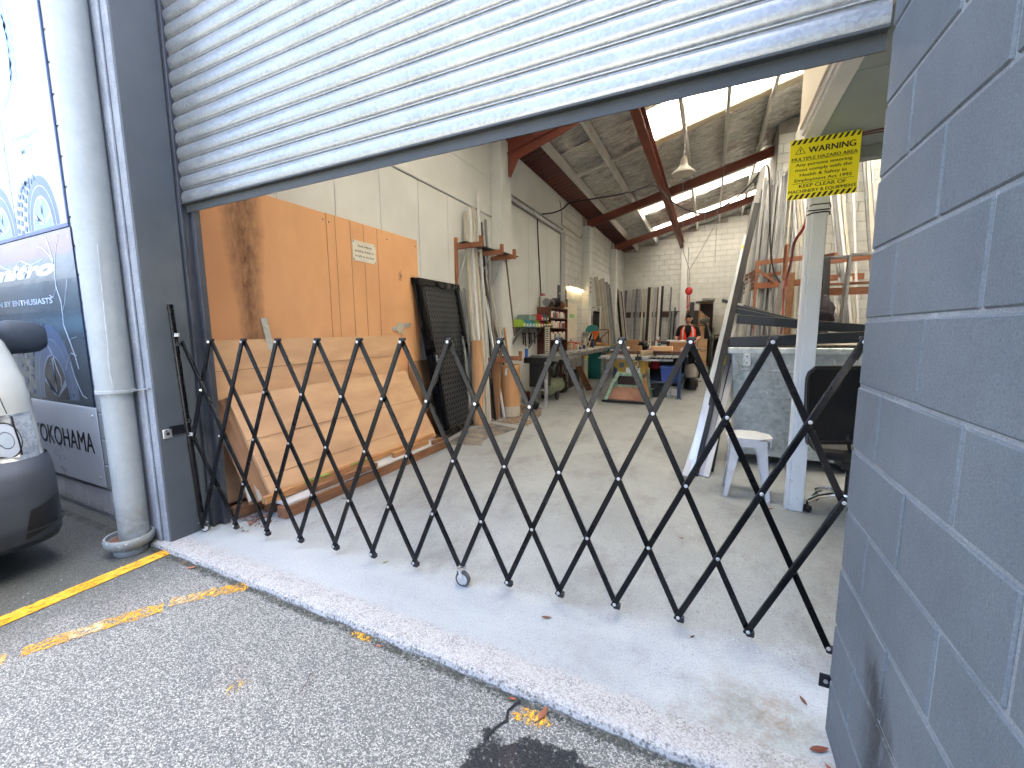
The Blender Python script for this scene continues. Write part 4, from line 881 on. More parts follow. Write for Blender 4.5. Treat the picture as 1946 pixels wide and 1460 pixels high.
for y in (3.27, 3.57):
    for z in (2.14, 2.317): m_.tube((-3.371, y, z), (-3.367, y, z), .006, 8)
m_.obj('screw', m_ink, nb)
lf = thing('torn_tape', 'torn white flashing patch stuck to the second hardboard near the security door', 'patch', (-3.37, 3.95, 1.4))
m_ = MB(); m_.bar((-3.372, 3.80, 1.415), (-3.366, 4.12, 1.478), .004, .045, (0, 0, 1)); m_.obj('strip', m_galv, lf)
m_ = MB(); m_.ext([(3.86, 1.42), (3.90, 1.36), (3.93, 1.385), (3.97, 1.34), (3.985, 1.39), (3.97, 1.43), (4.0, 1.46), (3.97, 1.50), (3.92, 1.505), (3.88, 1.48)], (-3.3655, 0, 0), (0, 1, 0), (0, 0, 1), (.003, 0, 0)); m_.obj('putty', C('old_putty', '#bdb6a2', .8), lf)
# ---------------------------------------------------------------- cardboard and timbers leaning against the boards
def quad_sheet(pts, t, mat, name, label, cat, nu=8, nv=6, warp=.004, seed=1):
    """pts: bottom-near, bottom-far, top-far, top-near"""
    P_ = [Vector(p) for p in pts]; n = (P_[1] - P_[0]).cross(P_[3] - P_[0]).normalized(); rnd = random.Random(seed); ph = rnd.random() * 6
    def f(u, v, s): 
        b = (P_[0] * (1 - u) + P_[1] * u) * (1 - v) + (P_[3] * (1 - u) + P_[2] * u) * v
        return b + n * (s + warp * (math.sin(u * 5 + ph) + math.sin(v * 4 + ph * 2) + .6 * math.sin(u * 13 + v * 7)))
    m_ = MB(); m_.grid(lambda u, v: f(u, v, 0), nu, nv); m_.grid(lambda u, v: f(u, v, t), nu, nv)
    K = (nu + 1) * (nv + 1)
    for i in range(nu): m_.f += [(i, i + 1, K + i + 1, K + i), (nv * (nu + 1) + i, nv * (nu + 1) + i + 1, K + nv * (nu + 1) + i + 1, K + nv * (nu + 1) + i)]; m_.mi += [0, 0]
    for j in range(nv): a = j * (nu + 1); b = a + nu + 1; m_.f += [(a, b, K + b, K + a), (a + nu, b + nu, K + b + nu, K + a + nu)]; m_.mi += [0, 0]
    return m_.obj(name, mat, label=label, cat=cat)
c1 = thing('cardboard_sheet', 'tall flattened cardboard carton leaning on the hardboards, behind the lower carton', 'cardboard', (-3.28, 2.8, 0))
def csheet(root, pts, t, mat, creases, seed):
    q = quad_sheet(pts, t, mat, 'panel', None, None, 14, 10, .003, seed); w0 = q.location.copy(); q.parent = root; q.location = w0 - root.location
    P_ = [Vector(p) for p in pts]; n = (P_[1] - P_[0]).cross(P_[3] - P_[0]).normalized(); m_ = MB()
    for v in creases:
        a = P_[0] * (1 - v) + P_[3] * v; b = P_[1] * (1 - v) + P_[2] * v; m_.bar(a + n * (t + .004), b + n * (t + .004), .005, .004, n)
    m_.obj('crease', m_cardb2, root)
csheet(c1, [(-3.235, 1.725, .10), (-3.235, 3.86, .10), (-3.365, 3.84, 1.345), (-3.365, 1.742, 1.325)], .008, m_cardb, (.62, .81, .35), 3)
c2 = thing('cardboard_carton', 'long flat cardboard carton with plastic wrap leaning in front of the taller cardboard', 'carton', (-3.1, 2.7, 0))
csheet(c2, [(-2.985, 1.93, .115), (-2.985, 4.02, .115), (-3.215, 3.78, .925), (-3.215, 1.80, .905)], .03, m_cardb, (.22, .58), 5)
m_ = MB(); m_.b2((-3.1, 0, 0), (-3.0, 0, 0)) if False else None
csheet(c2, [(-3.045, 1.80, .11), (-2.99, 1.93, .115), (-3.21, 1.80, .90), (-3.26, 1.73, .88)], .004, m_cardb2, (), 6)
m_ = MB(); m_.grid(lambda u, v: Vector((-3.02 - .20 * v + .025 * math.sin(u * 9 + v * 5), 1.785 + u * .10 - v * .03, .14 + v * .50 + .02 * math.sin(u * 7))), 8, 16); m_.obj('plastic_wrap', C('clear_wrap', '#b9b2a4', .15, coat=1.0, spec=.9), c2, True)
def timber(p, q, w_, h, mat, label, name='timber', cat='timber', ch=.003, group=None): m_ = MB(); m_.bar(p, q, w_, h, (0, 0, 1), ch); return m_.obj(name, mat, label=label, cat=cat, group=group)
timber((-2.83, 1.90, .045), (-2.84, 4.02, .045), .09, .088, m_pined, 'front weathered timber beam lying on the floor under the white board')
timber((-3.03, 1.93, .045), (-3.05, 4.05, .045), .10, .085, m_pined, 'rear timber beam on the floor beneath the cartons')
MB().b2((-3.02, 1.93, .091), (-2.80, 3.96, .108), .002).obj('melamine_board', m_whitepc, label='long narrow white board lying across the floor timbers', cat='board')
timber((-2.815, 2.16, .135), (-2.80, 2.85, .135), .045, .045, m_pined, 'short rough batten on the near end of the white board')
timber((-2.93, 1.84, .145), (-2.95, 3.05, .145), .05, .055, m_pine, 'pale pine batten with green paint stripes lying in front of the carton')
gs = MB(); gs.b2((-2.925, 2.17, .1735), (-2.90, 2.42, .175)); gs.b2((-2.93, 2.66, .1735), (-2.905, 2.86, .175)); go = gs.obj('green_paint_stripe', C('green_marker', '#5fa63c', .6), label='green paint stripes sprayed along the pale pine batten', cat='paint mark')
timber((-2.97, 2.95, .14), (-2.96, 3.95, .15), .06, .05, m_pine, 'far pine batten with yellow chalk lying below the carton end')
timber((-2.86, 3.15, .135), (-2.86, 3.72, .135), .04, .05, m_pine, 'short pine offcut halfway along the white board')
timber((-2.79, 3.72, .13), (-2.79, 4.0, .13), .04, .045, m_pined, 'small dark offcut at the far end of the white board')
timber((-3.15, 1.74, .05), (-3.14, 2.05, .05), .07, .09, m_pined, 'timber end block at the foot of the cardboard by the doorway')
# ---------------------------------------------------------------- security door leaning on the wall
sd = thing('security_door', 'black framed security door with diamond grille leaning against the side wall', 'door', (-3.2, 4.9, 0))
A0, A1, A2, A3 = Vector((-3.05, 4.36, .005)), Vector((-3.20, 5.44, .005)), Vector((-3.352, 5.16, 2.055)), Vector((-3.325, 4.22, 2.05))
def DP(u, v): return (A0 * (1 - u) + A1 * u) * (1 - v) + (A3 * (1 - u) + A2 * u) * v
Dn = (A1 - A0).cross(A3 - A0).normalized()
if Dn.x < 0: Dn = -Dn
for (a, b) in (((.045, 0), (.045, 1)), ((.955, 0), (.955, 1)), ((0, .022), (1, .022)), ((0, .978), (1, .978))):
    m_ = MB(); m_.bar(DP(*a) + Dn * .016, DP(*b) + Dn * .016, .085, .04, Dn.cross(DP(*b) - DP(*a)).cross(DP(*b) - DP(*a)) * 0 + Dn.cross((DP(*b) - DP(*a)).normalized()), .004) if False else None
    p, q = DP(*a), DP(*b); d = (q - p).normalized(); sdx = Dn.cross(d).normalized(); m_.box((p + q) / 2 + Dn * .016, (.088, .042, (q - p).length + (.03 if a[1] == b[1] else 0)), .005, Matrix((sdx, Dn, d)).transposed()); m_.obj('door_frame', m_black, sd)
    m_ = MB(); m_.box((p + q) / 2 + Dn * .040, (.030, .008, (q - p).length * .96), .002, Matrix((sdx, Dn, d)).transposed()); m_.obj('inner_bead', m_black, sd)
m_ = MB()
NR, NC = 27, 12
for j in range(NR):
    for i in range(NC):
        u, v = .105 + (i + .5 * (j % 2)) * .79 / NC, .05 + (j + .5) * .90 / NR
        for s_ in (-1, 1):
            a, b = DP(max(.08, u), v) + Dn * .02, DP(min(.93, u + .79 / NC * .5), min(.965, max(.035, v + s_ * .90 / NR * .55))) + Dn * .02; m_.bar(a, b, .012, .004, Dn)
            if i > 0 or j % 2:
                a, b = DP(u, v) + Dn * .02, DP(max(.08, u - .79 / NC * .5), min(.965, max(.035, v + s_ * .90 / NR * .55))) + Dn * .02; m_.bar(a, b, .012, .004, Dn)
m_.obj('diamond_grille', M('grille_black', rgb(.035, .04, .05), rgb(.05, .055, .065), .35, bst=.02, spec=.6), sd, kind='stuff')
m_ = MB(); m_.add([DP(.05, .02) - Dn * .004, DP(.95, .02) - Dn * .004, DP(.95, .98) - Dn * .004, DP(.05, .98) - Dn * .004], [(0, 1, 2, 3)]); m_.obj('insect_mesh', C('insect_mesh_black', '#0a0c10', .8), sd)
m_ = MB(); p = DP(.05, .49) + Dn * .04; m_.box(p, (.012, .03, .15), .002); m_.bar(p + Vector((.02, 0, .02)), p + Vector((.03, .08, .01)), .012, .012); m_.obj('handle', m_bolt, sd)
sd2 = copy_tree(sd); sd2.location = sd.location + Vector((-.045, -.045, -.0)); sd2['label'] = 'second black door frame just visible behind the leaning security door'; sd2['category'] = 'door'
for ch in list(sd2.children):
    if 'grille' in ch.name or 'mesh' in ch.name or 'handle' in ch.name: bpy.data.objects.remove(ch)
quad_sheet([(-3.30, 4.05, 0), (-3.30, 4.62, 0), (-3.375, 4.60, 1.02), (-3.375, 4.05, 1.02)], .012, m_cardb2, 'fibreboard_sheet', 'brown fibreboard panel standing between the cartons and the security door', 'board')
# ---------------------------------------------------------------- timber bracket racks on the wall
def bracket_rack(ys, z, x1, label, post_z):
    r = thing('wall_rack', label, 'rack', (-3.38, ys[0], z))
    for i, y in enumerate(ys):
        MB().b2((-3.397, y - .022, post_z), (-3.355, y + .022, z + .09), .003).obj('upright', m_rackw, r) if i == 0 else None
        MB().b2((-3.395, y - .02, z - .075), (x1, y + .02, z - .005), .003).obj('arm', m_rackw, r)
        MB().b2((x1 - .002, y - .024, z - .08), (x1 + .045, y + .024, z + .075), .003).obj('end_stop', m_rackw, r)
        m_ = MB(); m_.bar((-3.385, y, z - .62 if i == 0 else z - .5), (x1 - .20, y, z - .08), .025, .006, (0, 1, 0)); m_.obj('strut', m_galv, r)
    return r
bracket_rack([5.21, 5.85, 6.30], 2.64, -2.98, 'upper timber bracket rack holding a black sheet, beside the bundle of poles', 1.0)
quad_sheet([(-3.30, 5.15, 2.648), (-3.27, 6.62, 2.648), (-3.02, 6.62, 2.65), (-3.16, 5.15, 2.65)], .006, m_blk, 'black_sheet', 'thin black sheet lying across the upper bracket rack', 'sheet', warp=.003)
bracket_rack([5.70, 6.25], .98, -2.86, 'lower timber bracket rack behind the cardboard roll', .5)
# ---------------------------------------------------------------- poles in the corner: (x0,y0,x1,y1,z1, width, depth, material, label, name)
WP = [(-3.08, 5.28, -3.33, 5.40, 3.12, .055, .035, m_creampc, 'cream aluminium length, nearest of the three tall pale ones in the pilaster corner'),
      (-3.05, 5.36, -3.33, 5.52, 3.20, .065, .04, m_whitepc, 'widest white length leaning through the upper bracket rack'),
      (-3.02, 5.44, -3.33, 5.62, 3.24, .055, .04, m_creampc, 'cream length right beside the widest white one in the pilaster corner'),
      (-3.02, 5.50, -3.34, 5.80, 3.53, .035, .035, m_whitepc, 'thin white length, tallest of the pole bundle beside the pilaster'),
      (-3.08, 5.60, -3.35, 5.70, 3.10, .03, .03, m_greypc, 'thin dark grey length left of the tallest white one'),
      (-3.02, 5.66, -3.35, 5.92, 3.10, .022, .022, m_blk, 'thin black rod right of the tallest white length'),
      (-3.0, 5.74, -3.35, 6.05, 3.17, .04, .03, m_greypc, 'dark grey length nearest the pilaster, standing above the rack'),
      (-3.14, 5.16, -3.36, 5.22, 2.05, .05, .03, m_midgrey, 'short grey channel leaning behind the tan post of the rack'),
      (-3.12, 5.22, -3.36, 5.27, 1.98, .05, .03, m_greypc, 'short dark channel between grey channel and cream lengths'),
      (-3.05, 5.18, -3.34, 5.33, 2.02, .045, .03, m_greypc, 'short dark grey flat bar leaning low in front of the cream lengths'),
      (-2.97, 5.60, -3.30, 5.66, 1.95, .035, .02, m_blk, 'black strip leaning low between white and brown lengths'),
      (-2.93, 5.82, -3.20, 5.72, 1.93, .032, .03, m_whitepc, 'short white length leaning the other way in front of the pole bundle'),
      (-2.90, 6.02, -3.34, 5.88, 2.5, .03, .03, m_bronze, 'bronze length leaning inside the upper bracket rack'),
      (-2.90, 6.06, -3.33, 5.95, 2.2, .028, .028, m_whitepc, 'thin white length crossing behind the bronze one'),
      (-2.88, 6.12, -3.33, 5.99, 2.1, .028, .02, m_blk, 'thin black length crossing behind the bronze one'),
      (-2.86, 6.16, -3.32, 6.03, 2.3, .025, .025, m_creampc, 'thin cream length at the back of the crossing lengths'),
      (-2.98, 5.86, -3.33, 5.80, 2.4, .04, .02, m_greypc, 'grey strip in the middle of the crossing lengths'),
      (-2.84, 6.08, -3.16, 6.30, 1.45, .03, .03, m_pine, 'short pine batten leaning on the pilaster above the cardboard roll')]
for x0, y0, x1, y1, z1, a, b, m, lb in WP:
    q = MB(); q.bar((x0, y0, .004), (x1, y1, z1), a, b, (1, 0, 0), .003); q.obj('metal_length' if m is not m_pine else 'batten', m, label=lb, cat='metal length' if m is not m_pine else 'batten')
hang = MB(); hang.bar((-3.12, 6.32, 2.57), (-3.02, 6.42, 1.30), .028, .02, (1, 0, 0), .003); hang.obj('batten', m_bronze, label='brown stick hanging from the upper bracket rack in front of the pilaster', cat='batten')
# tubes of card
tb = thing('cardboard_tube', 'tall pale kraft paper roll standing by the security door', 'paper roll', (-3.06, 5.25, 0))
m_ = MB(); m_.lathe([(.082, .003), (.084, .3), (.083, .9), (.082, 1.25), (.074, 1.255), (.030, 1.253)], (-3.075, 5.235, 0), 28); m_.obj('roll', M('kraft_wood_grain', sr('#c39a72'), sr('#a97f58'), .7, sc=3, stretch=(6, 6, .4), bs=40, bst=.1), tb, True)
m_ = MB(); m_.ext([(-3.14, 0), (-2.99, 0), (-2.94, 1.0), (-3.10, 1.0)], (0, 5.72, .003), (1, 0, 0), (0, 0, 1), (0, .05, 0)); m_.obj('fibreboard_offcut', m_cardb2, label='tapered brown board offcut standing between the two paper rolls', cat='board')
cr = thing('cardboard_roll', 'thick corrugated cardboard roll with plastic wrapped foot beside the pilaster', 'cardboard roll', (-2.93, 6.1, 0))
m_ = MB(); m_.lathe([(.168, .012), (.172, .2), (.170, .75), (.172, .84), (.160, .845), (.15, .75), (.03, .70)], (-2.95, 6.07, 0), 36); m_.obj('roll', M('corrugated_card', sr('#a87f56'), sr('#b98f66'), .85, sc=1.5, bs=30, bst=.3, stretch=(5, 5, .3)), cr, True)
m_ = MB(); m_.lathe([(.178, .004), (.180, .06), (.176, .14), (.174, .17)], (-2.95, 6.07, 0), 36); m_.obj('plastic_wrap', C('clear_wrap', '#b9b2a4', .15), cr, True)
m_ = MB(); m_.ext([(-.02, 0), (.02, .01), (.015, .08), (.03, .12), (-.01, .11), (-.02, .05)], (-2.93, 5.895, .68), (1, 0, 0), (0, 0, 1), (0, .002, 0)); m_.obj('torn_tape', m_wplast, cr)
timber((-3.12, 5.80, .0), (-3.05, 5.98, .72), .012, .12, m_blk, 'narrow black strip leaning against the thick cardboard roll', 'black_strip', 'strip')
fm = MB(); fm.ext([(-2.93, 5.38), (-2.42, 5.22), (-2.56, 4.50), (-2.46, 4.25), (-2.90, 4.12), (-3.02, 4.9)], (0, 0, .001), (1, 0, 0), (0, 0, 1) and (0, 1, 0), (0, 0, .004)); fm.obj('floor_sheet', M('dusty_floor_mat', rgb(.10, .10, .105), rgb(.22, .19, .15), .85, sc=5, lo=.42, hi=.58), label='dusty dark mat on the floor in front of the paper rolls', cat='mat')
sw_ = MB(); sw_.ext([(-3.2, 5.45), (-2.85, 5.5), (-2.35, 5.45), (-2.45, 6.2), (-2.7, 6.9), (-3.3, 7.0)], (0, 0, .0005), (1, 0, 0), (0, 1, 0), (0, 0, .002))
def dust_mat():
    g = G('sawdust'); n = g.noise(g.P, 4, 8, .8); g.set(col=g.mix(g.noise(g.P, 50, 3), rgb(.24, .16, .10), rgb(.36, .25, .17)), alpha=g.ramp(n, (.44, 0.0), (.56, .9)), rough=.9); return g.m
sw_.obj('sawdust', dust_mat(), kind='stuff', label='brown sawdust swept round the foot of the cardboard roll', cat='dust')
# ---------------------------------------------------------------- shelf with parts bins, cabinet, notices on the side wall
ms = lambda h, r=.5: C('c_' + h.strip('#'), h, r, bst=.03)
shf = thing('wall_shelf', 'dark steel wall shelf carrying coloured parts bins, right of the pilaster', 'shelf', (-3.2, 7.6, 1.44))
m_ = MB(); m_.b2((-3.395, 6.80, 1.445), (-3.03, 8.35, 1.462), .002); m_.obj('board', C('dark_shelf', '#3a332e', .6), shf)
for y in (6.95, 7.9): m_ = MB(); m_.bar((-3.385, y, 1.05), (-3.12, y, 1.44), .03, .006, (0, 1, 0)); m_.b2((-3.395, y - .015, 1.02), (-3.385, y + .015, 1.44)); m_.obj('bracket', m_greypc, shf)
def bin_(x, y, z, w_, d, h, col, label, name='parts_bin'):
    r = thing(name, label, 'parts bin', (x, y, z)); m = ms(col, .45); m_ = MB()
    m_.ext([(0, 0), (d, 0), (d, h * .55), (d * .72, h), (0, h)], (x - d, y - w_ / 2, z + .001), (1, 0, 0), (0, 0, 1), (0, .004, 0)); m_.ext([(0, 0), (d, 0), (d, h * .55), (d * .72, h), (0, h)], (x - d, y + w_ / 2 - .004, z + .001), (1, 0, 0), (0, 0, 1), (0, .004, 0))
    m_.b2((x - d, y - w_ / 2, z + .001), (x, y + w_ / 2, z + .006)); m_.b2((x - .005, y - w_ / 2 + .004, z), (x, y + w_ / 2 - .004, z + h * .55)); m_.b2((x - d, y - w_ / 2 + .004, z), (x - d + .004, y + w_ / 2 - .004, z + h)); m_.obj('tub', m, r)
    MB().b2((x - d * .93, y - w_ / 2 + .01, z + .01), (x - .01, y + w_ / 2 - .01, z + h * .5)).obj('contents', ms('#6f6a60', .8), r)
    MB().b2((x + .0002, y - w_ * .28, z + h * .14), (x + .0015, y + w_ * .28, z + h * .45)).obj('paper_label', ms('#d8d2bc'), r)
BINS = [('#9fc43c', 'lime green parts bin at the near end of the shelf'), ('#3f8fae', 'teal blue parts bin second from the near end of the shelf'), ('#5a9fb8', 'pale blue parts bin, third from the near end of the shelf'), ('#3f8fb0', 'blue parts bin in the middle of the shelf, left of the green pair'),
        ('#93b945', 'green parts bin just before the red ones'), ('#8fb23e', 'second green parts bin touching the red ones'), ('#a32025', 'dark red lower parts bin'), ('#8d2a2a', 'red parts bin beside the dark green one'), ('#1f5a38', 'dark green parts bin near the brown cabinet'), ('#c9a12c', 'small yellow parts bin against the brown cabinet')]
for i, (c, l) in enumerate(BINS): bin_(-3.05, 6.90 + i * .148, 1.4625, .135, .25, .135, c, l)
bin_(-3.05, 7.80, 1.60, .135, .22, .12, '#b3262b', 'red parts bin stacked on the top row above the dark red one'); bin_(-3.05, 7.95, 1.60, .135, .22, .12, '#3b5f9a', 'blue grey parts bin stacked on the top row'); bin_(-3.05, 8.10, 1.60, .135, .22, .12, '#2a6b45', 'dark green parts bin stacked on the top row')
cb_ = MB(); cb_.b2((-3.36, 7.28, 1.6), (-3.12, 7.66, 1.70), .008); cb_.obj('storage_case', ms('#7f9488'), label='flat grey-green case lying on top of the parts bins', cat='case')
cab = thing('cabinet', 'open dark brown wooden cabinet full of jars on the side wall', 'cabinet', (-3.25, 8.7, .84))
m_brn = M('brown_laminate', sr('#4f2a1c'), sr('#65382a'), .5, sc=3, stretch=(1, 1, 5))
MB().b2((-3.395, 8.36, .84), (-3.08, 8.38, 1.90), .002).obj('side_panel', m_brn, cab); MB().b2((-3.395, 9.50, .84), (-3.08, 9.52, 1.90), .002).obj('side_panel', m_brn, cab)
MB().b2((-3.398, 8.38, .84), (-3.385, 9.50, 1.90)).obj('back_panel', m_brn, cab)
for z in (.84, 1.18, 1.44, 1.66, 1.885): MB().b2((-3.385, 8.38, z), (-3.08, 9.50, z + .018), .001).obj('shelf_board', m_brn, cab)
rnd = random.Random(5); jn = 0
JC = ['#c9c4b6', '#b33a35', '#8e9aa0', '#d4cfc2', '#6f6257', '#b9b2a2', '#3d5873', '#a8a294']
for z, hh in ((1.458, .15), (1.678, .14), (1.198, .17)):
    y = 8.46
    while y < 9.42:
        r_ = rnd.choice((.038, .045, .05)); c = rnd.choice(JC); m_ = MB(); m_.lathe([(r_ * .96, .0005), (r_, .01), (r_, hh * .72), (r_ * .8, hh * .8), (r_ * .8, hh * .82)], (-3.15, y, z), 14)
        j = m_.obj('jar', ms(c, .3), cab, True); m_ = MB(); m_.lathe([(r_ * .84, hh * .8), (r_ * .84, hh), (r_ * .7, hh + .003)], (-3.15, y, z), 14); m_.obj('lid', ms('#d9d6cc' if jn % 3 else '#8a1f22', .4), j, True); jn += 1; y += r_ * 2 + .022
def lumpy(name, c, sc, mat, label, cat, seed=1, parent=None, amp=.18):
    rnd_ = random.Random(seed); m_ = MB(); m_.sph((0, 0, 0), 1.0, 16, 10); ph = [rnd_.random() * 6 for _ in range(6)]
    m_.v = [tuple(Vector((v[0] * sc[0], v[1] * sc[1], v[2] * sc[2])) * (1 + amp * math.sin(v[0] * 5 + ph[0]) * math.sin(v[1] * 6 + ph[1]) + amp * .6 * math.sin(v[2] * 9 + ph[2] + v[0] * 7)) + Vector(c)) for v in m_.v]
    return m_.obj(name, mat, parent, True, label=label, cat=cat)
ke = thing('grinder', 'black bench grinder sitting on the near end of the brown cabinet top', 'grinder', (-3.2, 8.55, 1.905))
m_ = MB(); m_.lathe([(.06, -.11), (.075, -.09), (.075, .09), (.06, .11)], (-3.2, 8.56, 2.00), 20, 'Y'); m_.obj('motor', m_blk, ke, True)
for s_ in (-1, 1): m_ = MB(); m_.lathe([(.085, -.02), (.09, 0), (.085, .02)], (-3.2, 8.56 + .15 * s_, 2.0), 22, 'Y'); m_.obj('wheel_guard', m_greypc, ke, True)
MB().b2((-3.27, 8.48, 1.905), (-3.13, 8.64, 1.94), .004).obj('base', m_blk, ke)
ml = thing('storage_jar', 'white capped clear jar on top of the near end of the brown cabinet', 'jar', (-3.3, 8.45, 1.905)); m_ = MB(); m_.lathe([(.07, 1.906), (.075, 2.0), (.075, 2.1), (.05, 2.14)], (-3.30, 8.47, 0), 16); m_.obj('vessel', ms('#bdbdb4', .2), ml, True); m_ = MB(); m_.lathe([(.052, 2.14), (.052, 2.17), (.03, 2.19)], (-3.30, 8.47, 0), 14); m_.obj('cap', ms('#a33', .4) if False else ms('#9c2b2b', .4), ml, True)
lumpy('cloth_bag', (-3.18, 8.98, 2.02), (.13, .17, .11), m_blk, 'black cloth bag slumped on the brown cabinet top', 'bag', 4)
lumpy('rag_heap', (-3.2, 9.36, 2.0), (.12, .14, .09), M('patchwork_rag', sr('#b5562f'), sr('#7f8a4c'), .8, sc=22, lo=.45, hi=.55), 'orange and green rags heaped at the far end of the cabinet top', 'rags', 8)
wp_ = thing('wall_poster', 'black wall poster with pale figures left of the strip light', 'poster', (-3.38, 10.0, 2.15))
MB().b2((-3.392, 9.66, 2.14), (-3.386, 10.36, 2.50)).obj('sheet', ms('#1c1c1f', .4), wp_)
m_ = MB(); m_.b2((-3.3858, 9.78, 2.28), (-3.3850, 10.0, 2.33)); m_.obj('printed_block', ms('#b9b8b0'), wp_); m_ = MB(); m_.b2((-3.3858, 9.90, 2.36), (-3.3850, 9.97, 2.46)); m_.obj('printed_block', ms('#b9b8b0'), wp_); m_ = MB(); m_.b2((-3.3858, 10.08, 2.2), (-3.3850, 10.24, 2.24)); m_.obj('printed_block', ms('#8d8d88'), wp_)
cbd = thing('whiteboard', 'large cream pinboard below the strip light with green tags', 'board', (-3.39, 10.5, 1.2))
MB().b2((-3.394, 9.68, 1.20), (-3.384, 11.30, 2.12), .002).obj('panel', M('cream_panel', rgb(.62, .57, .45), rgb(.70, .65, .53), .4, sc=1.2), cbd)
MB().b2((-3.384, 10.28, 2.0), (-3.372, 10.42, 2.20), .002).obj('picture_frame', m_blk, cbd)
for y in (9.78, 10.62, 10.76, 10.90): MB().b2((-3.3838, y, 1.74), (-3.381, y + .085, 1.84)).obj('green_tag', ms('#35c23c', .6), cbd)
m_ = MB(); m_.path([(-3.375, 10.2, 1.80), (-3.37, 10.22, 1.66), (-3.365, 10.34, 1.45), (-3.37, 10.40, 1.36)], .010, 6); m_.obj('hook', m_greypc, cbd)
tl = thing('strip_light', 'glowing fluorescent strip light on the side wall', 'strip light', (-3.35, 11.0, 2.5))
m_ = MB(); m_.b2((-3.395, 10.42, 2.53), (-3.33, 11.72, 2.585), .004); m_.obj('housing', m_white, tl)
gl = G('lit_tube'); gl.set(col=rgb(1, .85, .55), em=rgb(1, .74, .38), emst=1.6)
m_ = MB(); m_.tube((-3.335, 10.46, 2.505), (-3.335, 11.68, 2.505), .016, 12); m_.obj('tube', gl.m, tl, True)
cd = thing('conduit', 'thin black conduit running down the side wall to the cabinet', 'conduit', (-3.38, 8.4, 1.9))
m_ = MB(); m_.path([(-3.385, 8.61, 1.85), (-3.385, 8.50, 2.6), (-3.385, 8.40, 3.3), (-3.385, 8.37, 3.68), (-3.375, 8.40, 3.80), (-3.34, 8.55, 3.86)], .013, 8, sm=5); m_.obj('drop', m_blk, cd, True)
m_ = MB(); m_.path([(-3.34, 8.55, 3.86), (-3.1, 8.5, 3.84), (-2.85, 8.4, 3.86), (-2.61, 8.2, 3.90), (-2.2, 8.4, 3.97), (-1.82, 8.6, 4.04), (-1.6, 8.8, 4.12), (-1.38, 9.0, 4.22), (-1.2, 9.0, 4.25), (-1.08, 9.0, 4.20), (-.93, 9.0, 4.03), (-.77, 9.0, 3.86), (-.6, 9.0, 3.74), (-.3, 9.0, 3.60), (-.02, 9.0, 3.62), (.25, 9.0, 3.76), (.48, 9.0, 3.95), (.66, 9.0, 4.18), (.72, 9.0, 4.27), (.79, 9.0, 4.25), (.835, 9.0, 3.9), (.86, 9.0, 3.51), (.91, 9.0, 2.86), (.98, 9.0, 2.45), (1.10, 9.0, 2.22)], .014, 8, sm=6); m_.obj('hanging_cable', m_blk, cd, True)
cd2 = thing('red_hose', 'red air hose looping down beside the white post', 'hose', (1.0, 6, 2.2))
m_ = MB(); m_.path([(.60, 3.74, 2.30), (.59, 3.76, 2.14), (.62, 4.4, 2.12), (.72, 5.2, 2.08), (.80, 6.0, 2.02), (.86, 6.6, 1.95), (.90, 7.0, 1.96), (1.0, 7.8, 2.10), (1.10, 8.6, 2.18), (1.16, 9.0, 2.0), (1.18, 9.05, 1.5), (1.16, 9.0, .9)], .011, 8, sm=5); m_.obj('hose_run', C('red_rubber', '#9a1d26', .5), cd2, True)
tn = MB(); tn.path([(-3.395, 9.8, 4.5), (-3.39, 9.95, 4.2), (-3.39, 9.95, 3.95), (-3.39, 11.6, 3.95), (-3.39, 11.75, 4.1)], .008, 6); tn.obj('wall_cable', m_blk, label='thin grey cable loop high on the side wall before the second pilaster', cat='cable')
# ---------------------------------------------------------------- roller table and machines along the side wall
rt = thing('roller_table', 'long steel roller table running along the side wall towards the drop saw', 'roller table', (-2.9, 9, 0))
m_tbl = M('dirty_machine_steel', rgb(.17, .165, .155), rgb(.30, .29, .27), .5, .5, sc=6, dirt=.4)
for x in (-3.06, -2.62): MB().b2((x - .02, 7.02, .83), (x + .02, 12.8, .92), .004).obj('side_rail', m_tbl, rt)
MB().b2((-3.10, 6.98, .80), (-2.60, 7.06, .90), .004).obj('end_rail', m_blk, rt)
for k in range(26): m_ = MB(); m_.tube((-3.04, 7.2 + k * .215, .915), (-2.64, 7.2 + k * .215, .915), .022, 10); m_.obj('roller', m_galv if k % 3 else m_tbl, rt, True)
for (x, y, m) in ((-2.66, 7.0, m_galv), (-3.06, 7.5, m_galv), (-2.66, 9.4, m_tbl), (-3.05, 9.4, m_tbl), (-2.66, 11.3, m_tbl)): MB().b2((x - .028, y - .025, .002), (x + .028, y + .025, .83), .003).obj('leg', m, rt)
MB().b2((-2.95, 6.97, .30), (-2.68, 7.0, .33)).obj('stretcher', m_galv, rt)
m_ = MB(); m_.b2((-3.02, 7.05, .35), (-2.70, 7.35, .80), .01); m_.obj('gearbox', m_blk, rt)
m_ = MB(); m_.b2((-2.70, 8.1, .62), (-2.56, 8.9, .84), .01); m_.obj('side_tray', m_tbl, rt)
ch = thing('measure_chart', 'tall narrow white chart with black lines on the roller table beside the cabinet', 'chart', (-3.0, 7.9, .93))
MB().b2((-3.03, 7.88, .93), (-2.93, 7.892, 1.47), .001).obj('chart_sheet', ms('#cfc8b4'), ch); MB().b2((-3.07, 7.86, 1.47), (-2.86, 7.91, 1.50), .002).obj('top_bar', m_tbl, ch)
m_ = MB()
for k in range(11): m_.b2((-3.015, 7.8785, .97 + k * .044), (-2.955 + (k % 3) * .008, 7.8795, .985 + k * .044))
m_.obj('print_line', m_ink, ch)
m_ = MB(); m_.b2((-3.01, 7.895, .91), (-2.95, 7.93, 1.47)); m_.obj('backing_post', m_blk, ch)
